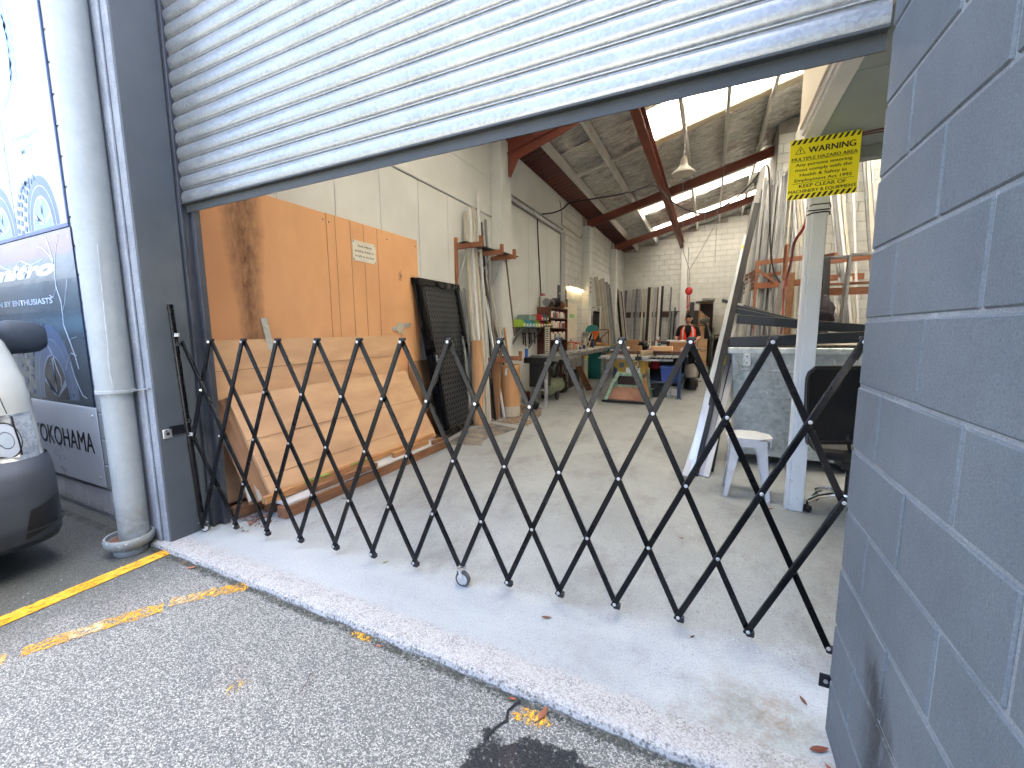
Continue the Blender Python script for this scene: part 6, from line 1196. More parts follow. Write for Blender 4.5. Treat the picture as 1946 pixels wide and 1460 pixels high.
rb = MB(); rb.b2((-3.28, 7.35, .01), (-3.18, 7.47, .20), .01); rb.obj('red_box', ms('#6d1f1f', .5), label='small dark red box on the floor by the wall before the compressor', cat='box'); kb = MB(); kb.box((-2.78, 6.72, .07), (.14, .10, .13), .006, Matrix.Rotation(.35, 3, 'Y')); kb.obj('black_box', m_blk, label='small black box tilted on the floor right of the cardboard roll', cat='box')
# ---------------------------------------------------------------- pendant lamp, hoist
pd = thing('pendant_lamp', 'cream enamel pendant lamp hanging from the roof by a chain', 'lamp', (-.54, 8.0, 4.05))
m_ = MB(); m_.lathe([(.185, 4.03), (.187, 4.045), (.165, 4.08), (.11, 4.12), (.07, 4.17), (.055, 4.26), (.035, 4.30), (.03, 4.32)], (-.545, 8, 0), 28); m_.obj('lamp_shade', m_creampc, pd, True); m_ = MB(); m_.sph((-.545, 8, 4.06), .032, 10, 8); m_.obj('bulb', ms('#b8b4a8', .2), pd, True)
for k in range(9): m_ = MB(); m_.box((-.545 + .004 * (k % 2), 8, 4.345 + k * .052), (.022 if k % 2 else .006, .006 if k % 2 else .022, .045), .002); m_.obj('chain_link', m_bolt, pd)
m_ = MB(); m_.tube((-.55, 8, 4.80), (-.60, 8, 5.16), .013, 8); m_.obj('rod', m_creampc, pd, True)
hs = thing('hoist_hook', 'red hoist hook hanging on wires above the worker', 'hoist', (-.45, 9.5, 1.75))
m_ = MB(); m_.path([(-.45, 9.5, 2.28), (-.45, 9.5, 2.5), (-.455, 9.5, 2.62), (-.58, 9.5, 2.98), (-.64, 9.5, 3.9), (-.66, 9.5, 5.0)], .006, 6); m_.path([(-.455, 9.5, 2.62), (-.25, 9.5, 3.0), (-.01, 9.5, 3.49), (.15, 9.5, 5.2)], .005, 6); m_.obj('wire', m_greypc, hs, True)
m_ = MB(); m_.sph((-.45, 9.5, 2.19), .075, 14, 10, (.95, .6, 1.15)); m_.obj('pulley_block', ms('#c4161c', .35), hs, True); m_ = MB(); m_.path([(-.47, 9.5, 2.1), (-.47, 9.5, 1.86), (-.44, 9.5, 1.78), (-.46, 9.5, 1.74)], .012, 6); m_.path([(-.43, 9.5, 2.1), (-.435, 9.5, 1.9), (-.47, 9.5, 1.84)], .010, 6); m_.obj('red_cord', ms('#b8262a', .5), hs, True)
for i, (x, y, z0, z1, l) in enumerate(((-.30, 13.4, 4.25, 5.2, 'thin wire with a small white pull hanging beyond the beam'), (.02, 15.2, 3.6, 5.4, 'thin pale cord hanging from the last rafter'))): m_ = MB(); m_.tube((x, y, z0), (x, y, z1), .006, 6); o_ = m_.obj('cord', m_greypc, label=l, cat='cord'); m_ = MB(); m_.box((x, y, z0 - .04), (.05, .04, .08), .008); m_.obj('pull', m_whitepc, o_)

# small loose things that fill the benches, shelves and floor
def can(x, y, z, r_, h, col, label, name='can', cat='can', capc='#2a2a2a'):
    m_ = MB(); m_.lathe([(r_ * .95, z), (r_, z + h * .04), (r_, z + h * .82), (r_ * .6, z + h * .9)], (x, y, 0), 14); o = m_.obj(name, ms(col, .4), smooth=True, label=label, cat=cat)
    m_ = MB(); m_.lathe([(r_ * .62, z + h * .89), (r_ * .58, z + h)], (x, y, 0), 12); m_.obj('cap', ms(capc, .4), o, True)
can(-3.18, 9.86, .922, .04, .2, '#b98a3a', 'tall amber bottle behind the grey box on the side bench', 'bottle', 'bottle'); can(-3.26, 10.36, .922, .045, .24, '#d9d4c6', 'tall white bottle between the orange case and the white tub', 'bottle', 'bottle', '#b02a24'); can(-3.15, 10.62, .922, .035, .16, '#b8322a', 'red can beside the small white tub', 'can', 'can', '#d8d8d8'); can(-3.2, 11.3, .922, .04, .22, '#2f3d33', 'dark green bottle at the far end of the side bench', 'bottle', 'bottle')
can(-1.3, 9.75, .957, .03, .2, '#24262a', 'black spray can behind the white rag on the work bench', 'can', 'can', '#b02a24'); can(-1.08, 9.8, .957, .032, .22, '#c7c2b5', 'pale spray can beside the bench vice', 'can', 'can'); can(-.62, 9.75, 1.127, .03, .12, '#7a2420', 'small red tin standing on the tall carton', 'tin', 'tin'); can(-1.5, 10.1, .957, .04, .18, '#46545f', 'blue grey tin at the back of the work bench', 'tin', 'tin')
for i, (x, y, l) in enumerate(((-1.72, 9.5, 'grey hand plane shaped block at the left of the work bench'), (-1.35, 9.9, 'dark socket box at the back of the work bench'), (-1.62, 10.2, 'black charger box at the back left of the work bench'))): m_ = MB(); m_.box((x, y, .995), (.2, .12, .075), .01, Matrix.Rotation(.4 * i, 3, 'Z')); m_.box((x, y, 1.045), (.1, .05, .03), .008, Matrix.Rotation(.4 * i, 3, 'Z')); m_.obj('tool_box', (m_greypc, m_blk, m_blk)[i], label=l, cat='tool')
cl = thing('bar_clamp', 'orange handled bar clamp lying across the work bench', 'clamp', (-1.0, 10.0, .96)); m_ = MB(); m_.bar((-1.6, 9.9, .972), (-.95, 10.25, .972), .02, .012); m_.obj('clamp_bar', m_galv, cl); m_ = MB(); m_.box((-1.55, 9.93, 1.0), (.05, .04, .09), .006); m_.obj('clamp_jaw', ms('#c9531c'), cl)
pg = thing('hand_tools', 'row of dark hand tools hanging on the wall under the shelf', 'hand tools', (-3.38, 8.0, 1.0))
for k in range(7): m_ = MB(); m_.bar((-3.37, 7.55 + k * .10, 1.36), (-3.36, 7.56 + k * .10 + .02 * (k % 2), 1.12 - .03 * (k % 3)), .015, .02); m_.box((-3.37, 7.555 + k * .10, 1.34), (.02, .045, .04), .004); m_.obj('tool', (m_blk, m_rb, m_galv)[k % 3], pg)
for i, (x, y, a, b, h, c, l) in enumerate(((-3.2, 10.0, .2, .25, .3, '#4a3a2e', 'brown crate on the floor under the side bench, near'), (-3.2, 10.45, .22, .3, .38, '#2e3338', 'dark crate on the floor under the side bench, middle'), (-3.05, 8.9, .26, .3, .22, '#3a3632', 'low dark box on the floor behind the compressor'))):
    m_ = MB(); m_.b2((x - a / 2, y - b / 2, .003), (x + a / 2, y + b / 2, h), .01); o = m_.obj('crate', ms(c, .7), label=l, cat='crate'); m_ = MB(); m_.b2((x - a / 2 - .006, y - b / 2 - .006, h - .03), (x + a / 2 + .006, y + b / 2 + .006, h + .004), .004); m_.obj('rim', ms(c, .6), o)
for i, (x, y, h, l) in enumerate(((-.40, 11.75, .75, 'first grey machine leg stand past the worker'), (-.3, 12.15, .9, 'second dark machine stand past the worker'))): m_ = MB(); m_.b2((x - .1, y - .1, h - .05), (x + .1, y + .1, h), .006); m_.tube((x, y, .03), (x, y, h - .05), .03, 10); m_.b2((x - .14, y - .03, .002), (x + .14, y + .03, .03)); m_.b2((x - .03, y - .14, .002), (x + .03, y + .14, .03)); m_.obj('roller_stand', m_greypc, label=l, cat='stand')
br = thing('broom', 'broom leaning on the side wall beside the drill press', 'broom', (-3.25, 12.4, 0)); m_ = MB(); m_.tube((-3.15, 12.4, .08), (-3.36, 12.36, 1.5), .012, 8); m_.obj('handle', m_pine, br, True); m_ = MB(); m_.box((-3.15, 12.4, .05), (.06, .3, .09), .01); m_.obj('brush', ms('#8a2f24', .9), br)
sp_ = thing('wall_stencil', 'faint red stencilled letters down the side of the second pilaster', 'marking', (-3.19, 12.0, 2.6))
for k in range(4): MB().b2((-3.1885, 11.93, 2.86 - k * .13), (-3.1875, 12.02, 2.93 - k * .13)).obj('stencil_mark', ms('#8a5548', .8), sp_)
# ---------------------------------------------------------------- warning sign on the post
ws = thing('warning_sign', 'yellow warning sign with black hazard stripes hanging above the white post', 'sign', (.59, 3.30, 2.20))
YS = 3.300; SX0, SX1, SZ0, SZ1 = .405, .766, 2.203, 2.566
def SP(u, v): return (SX0 + (SX1 - SX0) * u, SZ1 - (SZ1 - SZ0) * v)
m_sy = M('sign_yellow', rgb(.92, .80, .01), rgb(.95, .84, .02), .45, sc=3, bst=0)
m_ = MB(); m_.b2((SX0, YS, SZ0), (SX1, YS + .004, SZ1), .001); m_.obj('plate', m_sy, ws)
for k in range(12):
    for top in (1, 0):
        u0 = (k + .12) / 12.0; a, b = (.005, .082) if top else (.918, .995)
        pts = [SP(u0, b), SP(u0 + .040, b), SP(min(.998, u0 + .040 + .048), a), SP(min(.998, u0 + .048), a)]
        m_ = MB(); m_.ext(pts, (0, YS - .0006, 0), (1, 0, 0), (0, 0, 1), (0, .0005, 0)); m_.obj('hazard_stripe', m_ink, ws)
def stext(t, u0, u1, vbase, h):
    x0, z = SP(u0, vbase)
    for dx in (0, h * .075): text(t, (x0 + dx, YS, z), (1, 0, 0), (0, 0, 1), h, m_ink, ws, (u1 - u0) * (SX1 - SX0) - .0012, bold=0, thick=.0008 + dx * .05)
stext('WARNING', .27, .93, .245, .037); stext('MULTIPLE HAZARD AREA', .035, .965, .355, .0198); stext('Any persons entering', .10, .90, .450, .0188); stext('must comply with the', .10, .90, .535, .0188)
stext('Health & Safety in', .17, .83, .622, .0188); stext('Employment Act 1992', .10, .91, .708, .0188); stext('KEEP CLEAR OF', .17, .84, .812, .0215); stext('MACHINERY & EQUIPMENT', .02, .985, .895, .0198)
for u0, u1, v in ((.035, .965, .367), (.06, .95, .735)):
    (x0, z), (x1, _) = SP(u0, v), SP(u1, v); MB().b2((x0, YS - .0008, z - .001), (x1, YS - .0003, z + .001)).obj('rule_line', m_ink, ws)
cx, cz = SP(.155, .20)
m_ = MB(); 
for i in range(3):
    a0, a1 = math.radians(90 + i * 120), math.radians(210 + i * 120); p = [(cx + .031 * math.cos(a) * 1.05, cz + .031 * math.sin(a)) for a in (a0, a1)] + [(cx + .0255 * math.cos(a) * 1.05, cz + .0255 * math.sin(a)) for a in (a1, a0)]
    m_.ext(p, (0, YS - .0006, 0), (1, 0, 0), (0, 0, 1), (0, .0005, 0))
m_.obj('triangle_outline', m_ink, ws)
m_ = MB(); m_.ext([(cx - .0035, cz + .013), (cx + .0035, cz + .013), (cx + .002, cz - .004), (cx - .002, cz - .004)], (0, YS - .0006, 0), (1, 0, 0), (0, 0, 1), (0, .0005, 0)); m_.b2((cx - .0025, YS - .0006, cz - .0115), (cx + .0025, YS - .0001, cz - .0065)); m_.obj('exclamation_mark', m_ink, ws)
m_ = MB(); m_.tube((.48, 3.303, 2.55), (.48, 3.305, 2.60), .002, 6); m_.tube((.70, 3.303, 2.55), (.70, 3.305, 2.60), .002, 6); m_.obj('hanging_wire', m_bolt, ws)
# ---------------------------------------------------------------- galvanised skip bin
sk = thing('skip_bin', 'galvanised steel wheelie skip behind the white post, loaded with black aluminium', 'skip bin', (1.0, 5.2, 0))
def skip_galv():
    g = G('scuffed_galvanised'); P = g.P; v = g.vor(P, 30, 'F1', 1); cs = g.n('ShaderNodeSeparateColor'); g.l(v, cs.inputs[0]); z = g.sep(P)[2]
    n = g.noise(P, 5, 8, .8); n2 = g.noise(g.mp(P, (1, 1, .4)), 24, 6, .8)
    c = g.mix(g.ramp(g.ma('ADD', n, g.ma('MULTIPLY', cs.outputs[0], .16)), (.38, 0.0), (.76, 1.0)), rgb(.26, .305, .335), rgb(.56, .62, .65))
    c = g.mix(g.ma('MULTIPLY', g.ramp(n2, (.60, 0.0), (.66, 1.0)), g.ma('MULTIPLY', g.band(z, .15, .95, .15), .8)), c, rgb(.78, .82, .86))
    g.bump(g.noise(P, 3.2, 4, .6), .5, .04); g.set(col=c, metal=.45, rough=g.ramp(n2, (.35, .35), (.7, .6))); return g.m
m_skip = skip_galv()
x0, x1, yf, yb = .20, 1.95, 4.6, 5.75
def fr(z): return .18 * (1 - z / 1.15)   # inward taper towards the bottom
def panel(za, zb, off, nm):
    m_ = MB(); a, b = fr(za) * .55, fr(zb) * .55; fa, fb = fr(za) * .9, fr(zb) * .9
    m_.grid(lambda u, v: Vector((x0 + (a + (b - a) * v) + (x1 - x0 - 2 * (a + (b - a) * v)) * u, yf + fa + (fb - fa) * v - off + .006 * math.sin(u * 17 + v * 3) * math.sin(u * 5), za + (zb - za) * v)), 24, 4); m_.obj(nm, m_skip, sk, True)
panel(.11, .70, 0, 'lower_panel'); panel(.70, .715, .012, 'swage'); panel(.715, .975, .012, 'middle_panel'); panel(.975, .99, .028, 'swage'); panel(.99, 1.15, .018, 'upper_panel')
m_ = MB(); m_.add([(x0 + .10, yf + .16, .11), (x0 + .10, yb - .1, .11), (x0, yb, 1.15), (x0, yf, 1.15)], [(0, 1, 2, 3)]); m_.add([(x1 - .1, yf + .16, .11), (x1 - .1, yb - .1, .11), (x1, yb, 1.15), (x1, yf, 1.15)], [(0, 1, 2, 3)]); m_.add([(x0 + .1, yb - .1, .11), (x1 - .1, yb - .1, .11), (x1, yb, 1.15), (x0, yb, 1.15)], [(0, 1, 2, 3)]); m_.add([(x0 + .1, yf + .16, .11), (x1 - .1, yf + .16, .11), (x1 - .1, yb - .1, .11), (x0 + .1, yb - .1, .11)], [(0, 1, 2, 3)]); m_.obj('shell', m_skip, sk)
m_ = MB(); m_.b2((x0 - .04, yf - .03, 1.145), (x1 + .04, yf + .03, 1.205), .006); m_.b2((x0 - .04, yf + .03, 1.145), (x0 + .02, yb, 1.205), .006); m_.b2((x1 - .02, yf + .03, 1.145), (x1 + .04, yb, 1.205), .006); m_.obj('rim', m_skip, sk)
m_ = MB(); m_.b2((x0 + .10, yf - .034, 1.03), (x0 + .16, yf - .004, 1.145), .003); m_.obj('hinge_plate', m_skip, sk)
m_ = MB(); m_.tube((x0 + .13, yf - .04, 1.12), (x0 + .13, yf - .036, 1.12), .007, 8); m_.tube((x0 + .13, yf - .04, 1.06), (x0 + .13, yf - .036, 1.06), .007, 8); m_.obj('rivet', m_ink, sk)
for cx_ in (x0 + .12, x0 + .88):
    m_ = MB(); m_.bar((cx_ - .075, yf - .035, 1.10), (cx_ - .035, yf - .012, .995), .012, .012); m_.bar((cx_ + .055, yf - .035, 1.10), (cx_ + .03, yf - .012, .995), .012, .012); m_.bar((cx_ - .04, yf - .012, .995), (cx_ + .035, yf - .012, .995), .012, .012); m_.obj('lift_hook', m_galv, sk)
for x, y in ((x0 + .14, yf + .22), (x1 - .2, yf + .22), (x0 + .14, yb - .2)):
    m_ = MB(); m_.lathe([(.05, -.022), (.062, -.018), (.062, .018), (.05, .022)], (x, y, .064), 18, 'X'); wv = m_.obj('castor_wheel', m_blk, sk, True); m_ = MB(); m_.b2((x - .035, y - .04, .07), (x - .027, y + .04, .125)); m_.b2((x + .027, y - .04, .07), (x + .035, y + .04, .125)); m_.b2((x - .035, y - .04, .118), (x + .035, y + .04, .126)); m_.obj('castor_fork', m_galv, wv)
m_bkal = M('blue_black_aluminium', rgb(.012, .018, .028), rgb(.022, .030, .042), .32, .2, sc=3, bst=.03)
def chan(p, q, h, w_, label):
    r = thing('black_profile', label, 'profile', ((p[0] + q[0]) / 2, (p[1] + q[1]) / 2, min(p[2], q[2])))
    m_ = MB(); m_.bar(p, q, w_, h, (0, 1, 0) if False else (0, 0, 1), .004); m_.obj('profile_body', m_bkal, r)
    d = Vector(q) - Vector(p); up = Vector((0, 0, h / 2)); m_ = MB(); m_.bar(Vector(p) + up + Vector((0, -w_ / 2 + .004, .0025)), Vector(q) + up + Vector((0, -w_ / 2 + .004, .0025)), .008, .004, (0, 0, 1)); m_.obj('bare_edge', ms('#8a8478', .4), r)
    return r
chan((.17, 4.66, 1.255), (1.9, 4.66, 1.335), .095, .14, 'long black profile lying along the front rim of the skip')
chan((.16, 4.98, 1.64), (1.0, 4.92, 1.385), .03, .10, 'thin black profile, topmost of the fan resting in the skip')
chan((.22, 4.94, 1.575), (1.0, 4.90, 1.365), .05, .10, 'black profile second from the top of the fan in the skip')
chan((.24, 4.90, 1.485), (1.35, 4.86, 1.36), .085, .12, 'wide black profile below the fan in the skip')
chan((.10, 5.2, 1.70), (.9, 5.15, 1.42), .03, .08, 'black profile behind the fan, its end poking out to the left')
m_ = MB(); m_.b2((.22, 4.75, 1.20), (1.85, 5.6, 1.225)); m_.obj('skip_load', M('mixed_offcuts', rgb(.10, .08, .06), rgb(.35, .32, .28), .7, sc=24), label='mixed offcuts filling the skip to its rim', cat='offcuts')
lumpy('black_sack', (.98, 5.05, 1.52), (.10, .09, .17), M('purple_black_cloth', rgb(.02, .012, .022), None, .7), 'dark purple cloth heaped on the skip just left of the post', 'cloth', 15)
# ---------------------------------------------------------------- white stool
st = thing('stool', 'white plastic stool with splayed legs in front of the skip', 'stool', (.32, 3.88, 0))
m_ = MB(); pts = []
for i in range(8):
    a = math.radians(22.5 + 45 * i); pts.append((.172 * math.cos(a) * (1.04 if i % 2 else 1), .172 * math.sin(a)))
m_.ext(pts, (.325, 3.88, .493), (1, 0, 0), (0, 1, 0), (0, 0, .014)); m_.ext([(x * .96, y * .96) for x, y in pts], (.325, 3.88, .470), (1, 0, 0), (0, 1, 0), (0, 0, .023)); m_.obj('seat', m_wplast, st)
for sx in (-1, 1):
    for sy in (-1, 1):
        t, b = Vector((.325 + sx * .125, 3.88 + sy * .118, .485)), Vector((.325 + sx * .168, 3.88 + sy * .158, .003)); m_ = MB(); hw0, hw1 = .052, .018
        for (ax, ay) in (((-sx), 0), (0, (-sy))):
            A_ = Vector((ax, ay, 0)); o_ = Vector((sx, 0, 0)) if ay else Vector((0, sy, 0)); o_ = o_ * -.004
            m_.add([t, t + A_ * hw0 * 1.6, b + A_ * hw1 * 1.6, b, t + o_, t + A_ * hw0 * 1.6 + o_, b + A_ * hw1 * 1.6 + o_, b + o_], [(0, 1, 2, 3), (7, 6, 5, 4), (0, 4, 5, 1), (1, 5, 6, 2), (2, 6, 7, 3), (3, 7, 4, 0)])
        m_.obj('leg', m_wplast, st)
m_ = MB()
for s_ in (-1, 1): m_.b2((.325 - .12, 3.88 + s_ * .145 - .003, .435), (.325 + .12, 3.88 + s_ * .145 + .003, .49)); m_.b2((.325 + s_ * .150 - .003, 3.88 - .12, .435), (.325 + s_ * .150 + .003, 3.88 + .12, .49))
m_.obj('apron', m_wplast, st)
# ---------------------------------------------------------------- office chair
oc = thing('office_chair', 'black mesh office chair with chrome star base, half hidden by the blue block wall', 'chair', (.98, 3.72, 0))
def backp(u, v):
    x = .60 + u * .50; z = .62 + v * .50; return Vector((x + .02 * (1 - v), 3.30 + .05 * math.sin(v * math.pi) - .10 * (u - .5) ** 2 + .06 * v + .18 * u, z))
pts = []; rr = .09
m_ = MB()
def rc_(u, v):
    # rounded top corners
    uu = u; hw = .5
    if v > .82: k = (v - .82) / .18; hw = .5 - .10 * (1 - math.sqrt(max(0, 1 - k * k)))
    return backp(.5 + (u - .5) * 2 * hw, v)
m_.grid(rc_, 16, 16); m_.obj('backrest', C('chair_mesh_black', '#07080c', .75), oc, True)
ed = [rc_(0, i / 14) for i in range(15)] + [rc_(i / 14, 1) for i in range(1, 15)] + [rc_(1, 1 - i / 14) for i in range(1, 15)] + [rc_(1 - i / 14, 0) for i in range(1, 14)]
m_ = MB(); m_.path(ed + [ed[0]], .013, 8); m_.obj('back_frame', m_blk, oc, True)
m_ = MB(); m_.box((.98, 3.72, .50), (.50, .48, .08), .03); m_.obj('seat', m_blk, oc, True)
m_ = MB(); m_.bar((.86, 3.40, .66), (.95, 3.62, .44), .08, .02, (1, 0, 0)); m_.b2((.88, 3.55, .38), (1.08, 3.85, .46), .01); m_.obj('tilt_mechanism', m_blk, oc)
m_ = MB(); m_.tube((.98, 3.72, .12), (.98, 3.72, .40), .028, 14); m_.obj('gas_lift', m_blk, oc, True)
for k in range(5):
    a = math.radians(205 + 72 * k - 10); ex, ey = .98 + .27 * math.cos(a), 3.72 + .27 * math.sin(a)
    m_ = MB(); m_.path([(.98, 3.72, .145), (.98 + .10 * math.cos(a), 3.72 + .10 * math.sin(a), .150), (.98 + .2 * math.cos(a), 3.72 + .2 * math.sin(a), .128), (ex, ey, .085)], .019, 10); lg = m_.obj('base_arm', m_chrome, oc, True)
    m_ = MB(); Z3 = Matrix.Rotation(a + .6, 3, 'Z')
    for s_ in (-1, 1): m_.lathe([(.01, -.009), (.027, -.008), (.028, 0), (.027, .008), (.01, .009)], Vector((ex, ey, .029)) + Z3 @ Vector((0, .014 * s_, 0)), 16, 'Y', M3=Z3)
    m_.tube((ex, ey, .03), (ex, ey, .085), .008, 8); m_.box((ex, ey, .052), (.03, .022, .022), .006, Z3); m_.obj('castor', m_blk, lg, True)
# ---------------------------------------------------------------- aluminium lengths leaning between stool and skip
m_silver = M('bright_silver_box', rgb(.50, .53, .57), rgb(.62, .65, .68), .32, .6, sc=3, stretch=(5, 5, .4), bst=.03)
def lean(p, q, w_, d_, m, label, ch=.003, name='metal_length', cat='metal length', up=(1, 0, 0)):
    r = MB(); r.bar(p, q, w_, d_, up, ch); return r.obj(name, m, label=label, cat=cat)
lean((-.155, 4.10, .004), (.27, 5.00, 1.64), .045, .055, m_whitepc, 'white length with yellow tape leaning in front, foot nearest the barrier')
lean((-.125, 4.12, .004), (.305, 5.08, 2.35), .045, .065, m_silver, 'silver box length with a long yellow sticker, left of the black faced one')
lean((-.05, 4.24, .004), (.415, 5.22, 3.04), .03, .050, M('dim_grey_coat', rgb(.22, .22, .22), rgb(.30, .30, .295), .5), 'tallest grey length with rivet holes in the leaning cluster')
lean((-.02, 4.30, .004), (.36, 5.26, 2.72), .05, .05, m_greypc, 'dark grey length right of the tallest grey one')
lean((-.07, 4.15, .004), (.372, 5.08, 2.66), .03, .055, m_blk, 'black faced length between the silver and grey ones')
lean((.025, 4.16, .004), (.245, 4.84, 1.125), .028, .05, m_whitepc, 'short white twin track length with its foot beside the stool')
lean((-.02, 4.17, .004), (.22, 4.9, 1.35), .03, .045, M('lilac_grey_coat', rgb(.36, .37, .43), rgb(.42, .43, .5), .5), 'lilac grey channel leaning just behind the short white one')
lean((.06, 4.35, .004), (.25, 5.0, 1.3), .04, .06, m_blk, 'black board edge leaning between the short white length and the skip')
lean((.02, 4.6, .004), (.27, 5.3, 1.9), .04, .08, m_blk, 'second black board leaning deeper between the lengths and the skip')
def tape(p, q, t0, t1, w_, d_, label, col='#e6d21c', mat=None):
    p, q = Vector(p), Vector(q); r = MB(); r.bar(p + (q - p) * t0, p + (q - p) * t1, w_, d_, (1, 0, 0)); return r.obj('yellow_tape', mat or ms(col, .45), label=label, cat='tape')
tape((-.155, 4.10, .004), (.27, 5.00, 1.64), .245, .262, .0465, .0565, 'lower narrow band of yellow tape on the white leaning length'); tape((-.155, 4.10, .004), (.27, 5.00, 1.64), .215, .232, .0465, .0565, 'lowest narrow band of yellow tape on the white leaning length')
tape((-.125, 4.12, .004), (.305, 5.08, 2.35), .55, .70, .030, .0662, 'long yellow sticker with print on the silver length')
tape((-.05, 4.24, .004), (.415, 5.22, 3.04), .34, .37, .037, .067, 'yellow clip taped round the middle of the leaning cluster'); tape((-.125, 4.12, .004), (.305, 5.08, 2.35), .935, .95, .046, .0662, 'small yellow dot of tape high on the silver length')
# ---------------------------------------------------------------- rack with long stock on the right
rk2 = thing('stock_rack', 'orange timber stock rack holding long lengths, left of the white post', 'rack', (1.1, 10.3, 0))
def rb2(a, b, w_=.05, h=.09, r=rk2): m_ = MB(); m_.bar(a, b, w_, h, (0, 0, 1), .003); m_.obj('rack_timber', m_rackw, r)
rb2((.80, 10.1, 2.74), (1.75, 10.1, 2.80)); rb2((.78, 10.1, 2.28), (1.75, 10.1, 2.32), h=.12); rb2((.80, 10.12, 0), (.80, 10.12, 2.80), .07, .05); rb2((.62, 10.6, 2.52), (1.35, 10.05, 2.52), .04, .07); rb2((.82, 10.05, 2.60), (1.12, 10.05, 2.34), .04, .05)
for k in range(5): rb2((.50 + k * .01, 10.9 - k * .02, 2.50 - k * .085), (.79, 10.15, 2.60 - k * .085), .03, .05)
rb2((1.20, 9.4, 2.95), (1.20, 9.4, 2.3), .05, .05)
rk3 = thing('stock_rack', 'orange timber rack shelf on the right between the white post and the blue wall', 'rack', (2.3, 9.5, 0))
rb2((1.55, 9.45, 2.19), (2.75, 9.45, 2.19), .16, .035, rk3); rb2((1.55, 9.50, 2.06), (2.75, 9.50, 2.06), .05, .13, rk3); rb2((1.6, 10.2, 2.68), (2.9, 10.2, 2.76), .05, .12, rk3); rb2((2.0, 10.6, 2.42), (2.7, 10.6, 2.42), .05, .12, rk3); rb2((1.8, 10.2, 2.78), (1.95, 9.3, 2.70), .05, .06, rk3); rb2((1.66, 9.6, 0), (1.66, 9.6, 2.05), .07, .07, rk3); rb2((2.7, 9.6, 0), (2.7, 9.6, 2.05), .07, .07, rk3)
timber((1.30, 9.3, .0), (1.30, 9.28, 2.42), .10, .06, m_pined, 'upright weathered board just left of the white post', 'board', 'board')
lean((1.18, 9.1, .004), (1.22, 9.35, 2.95), .05, .03, m_rackw, 'red brown batten standing up above the left stock rack', name='batten', cat='batten')
rndp = random.Random(21)
PLm = [('cream', m_creampc), ('silver', m_alu), ('white', m_whitepc), ('dark grey', m_greypc), ('mid grey', m_midgrey), ('bronze', m_bronze)]
LP = [(.42, .70, 3.95, .05, 3), (.48, .74, 3.45, .04, 0), (.54, .80, 4.15, .05, 4), (.60, .86, 4.40, .03, 0), (.66, .92, 4.62, .05, 4), (.72, .96, 4.55, .025, 2), (.78, 1.02, 4.70, .05, 1), (.84, 1.06, 4.45, .04, 3), (.90, 1.12, 4.72, .04, 4), (.95, 1.15, 4.66, .025, 2), (1.0, 1.20, 4.75, .045, 1), (1.04, 1.25, 4.60, .04, 3), (1.10, 1.30, 4.70, .04, 4), (1.16, 1.33, 4.74, .03, 1), (1.24, 1.40, 4.70, .03, 0), (1.40, 1.46, 4.66, .03, 2), (.50, .78, 3.1, .07, 0), (.88, 1.0, 3.3, .09, 3)]
for i, (xb, xt, h, w_, mi_) in enumerate(LP):
    nm, m = PLm[1 if (mi_ == 2 and i % 2) else (3 if mi_ == 0 and i % 3 == 0 else mi_)]; o_ = lean((xb, 9.75 + .03 * (i % 3), .003), (xt, 10.85 - .04 * (i % 3), h), .035, w_, m, '')
    ordn = ['first', 'second', 'third', 'fourth', 'fifth', 'sixth', 'seventh', 'eighth', 'ninth', 'tenth', 'eleventh', 'twelfth', 'thirteenth', 'fourteenth', 'fifteenth', 'last'][min(i, 15)]
    o_['label'] = (f'{nm} length leaning in the left stock rack, {ordn} from the left at the top' if i < 16 else f'shorter wide {nm} board leaning low in the left stock rack'); o_['group'] = 'long lengths leaning in the left stock rack'
for i, (xb, xt, h) in enumerate(((.57, .83, 4.2), (.69, .94, 4.45), (.81, 1.04, 4.55), (.93, 1.14, 4.4), (1.02, 1.23, 4.6))):
    o_ = lean((xb, 9.70, .003), (xt, 10.78, h), .03, .03, m_blk if i % 2 else m_greypc, ('thin dark', 'thin black')[i % 2] + ' strip between pale lengths in the left stock rack, ' + ('first', 'second', 'third', 'fourth', 'fifth')[i], name='thin_strip', cat='strip'); o_['group'] = 'thin dark strips in the left stock rack'
lean((.92, 9.0, .004), (1.24, 9.6, 2.60), .04, .10, M('weathered_grey_board', rgb(.20, .19, .175), rgb(.27, .26, .24), .6, sc=2), 'wide grey board leaning in front of the left stock rack', name='grey_board', cat='board')
tape((.92, 9.0, .004), (1.24, 9.6, 2.60), .60, .612, .042, .102, 'thin yellow band round the wide grey board')
for i, (x, l) in enumerate(((1.02, 'clear wrapped bundle of speckled offcuts, left, on the skip edge'), (1.12, 'clear wrapped bundle of speckled offcuts, right, on the skip edge'))): lean((x, 6.4, 1.0), (x + .01, 6.5, 1.66), .05, .05, M('speckled_wrap', rgb(.03, .03, .03), rgb(.62, .6, .55), .3, sc=30, lo=.45, hi=.55), l, name='wrapped_bundle', cat='bundle')
RP = [(1.84, 1.42, 4.75, .05, 2, 'white'), (1.90, 1.50, 4.70, .05, 0, 'cream'), (2.55, 2.05, 4.80, .05, 1, 'silver'), (2.60, 2.10, 4.80, .06, 3, 'dark grey'), (2.66, 2.17, 4.80, .05, 2, 'white'), (2.72, 2.25, 4.82, .05, 0, 'cream'), (2.68, 2.46, 4.75, .04, 2, 'white'), (2.98, 2.62, 5.0, .05, 3, 'dark grey'), (3.02, 2.68, 5.05, .06, 0, 'cream'), (3.10, 2.74, 5.05, .05, 1, 'silver'), (2.10, 1.56, 4.5, .05, 0, 'cream'), (2.16, 1.64, 4.45, .05, 2, 'white')]
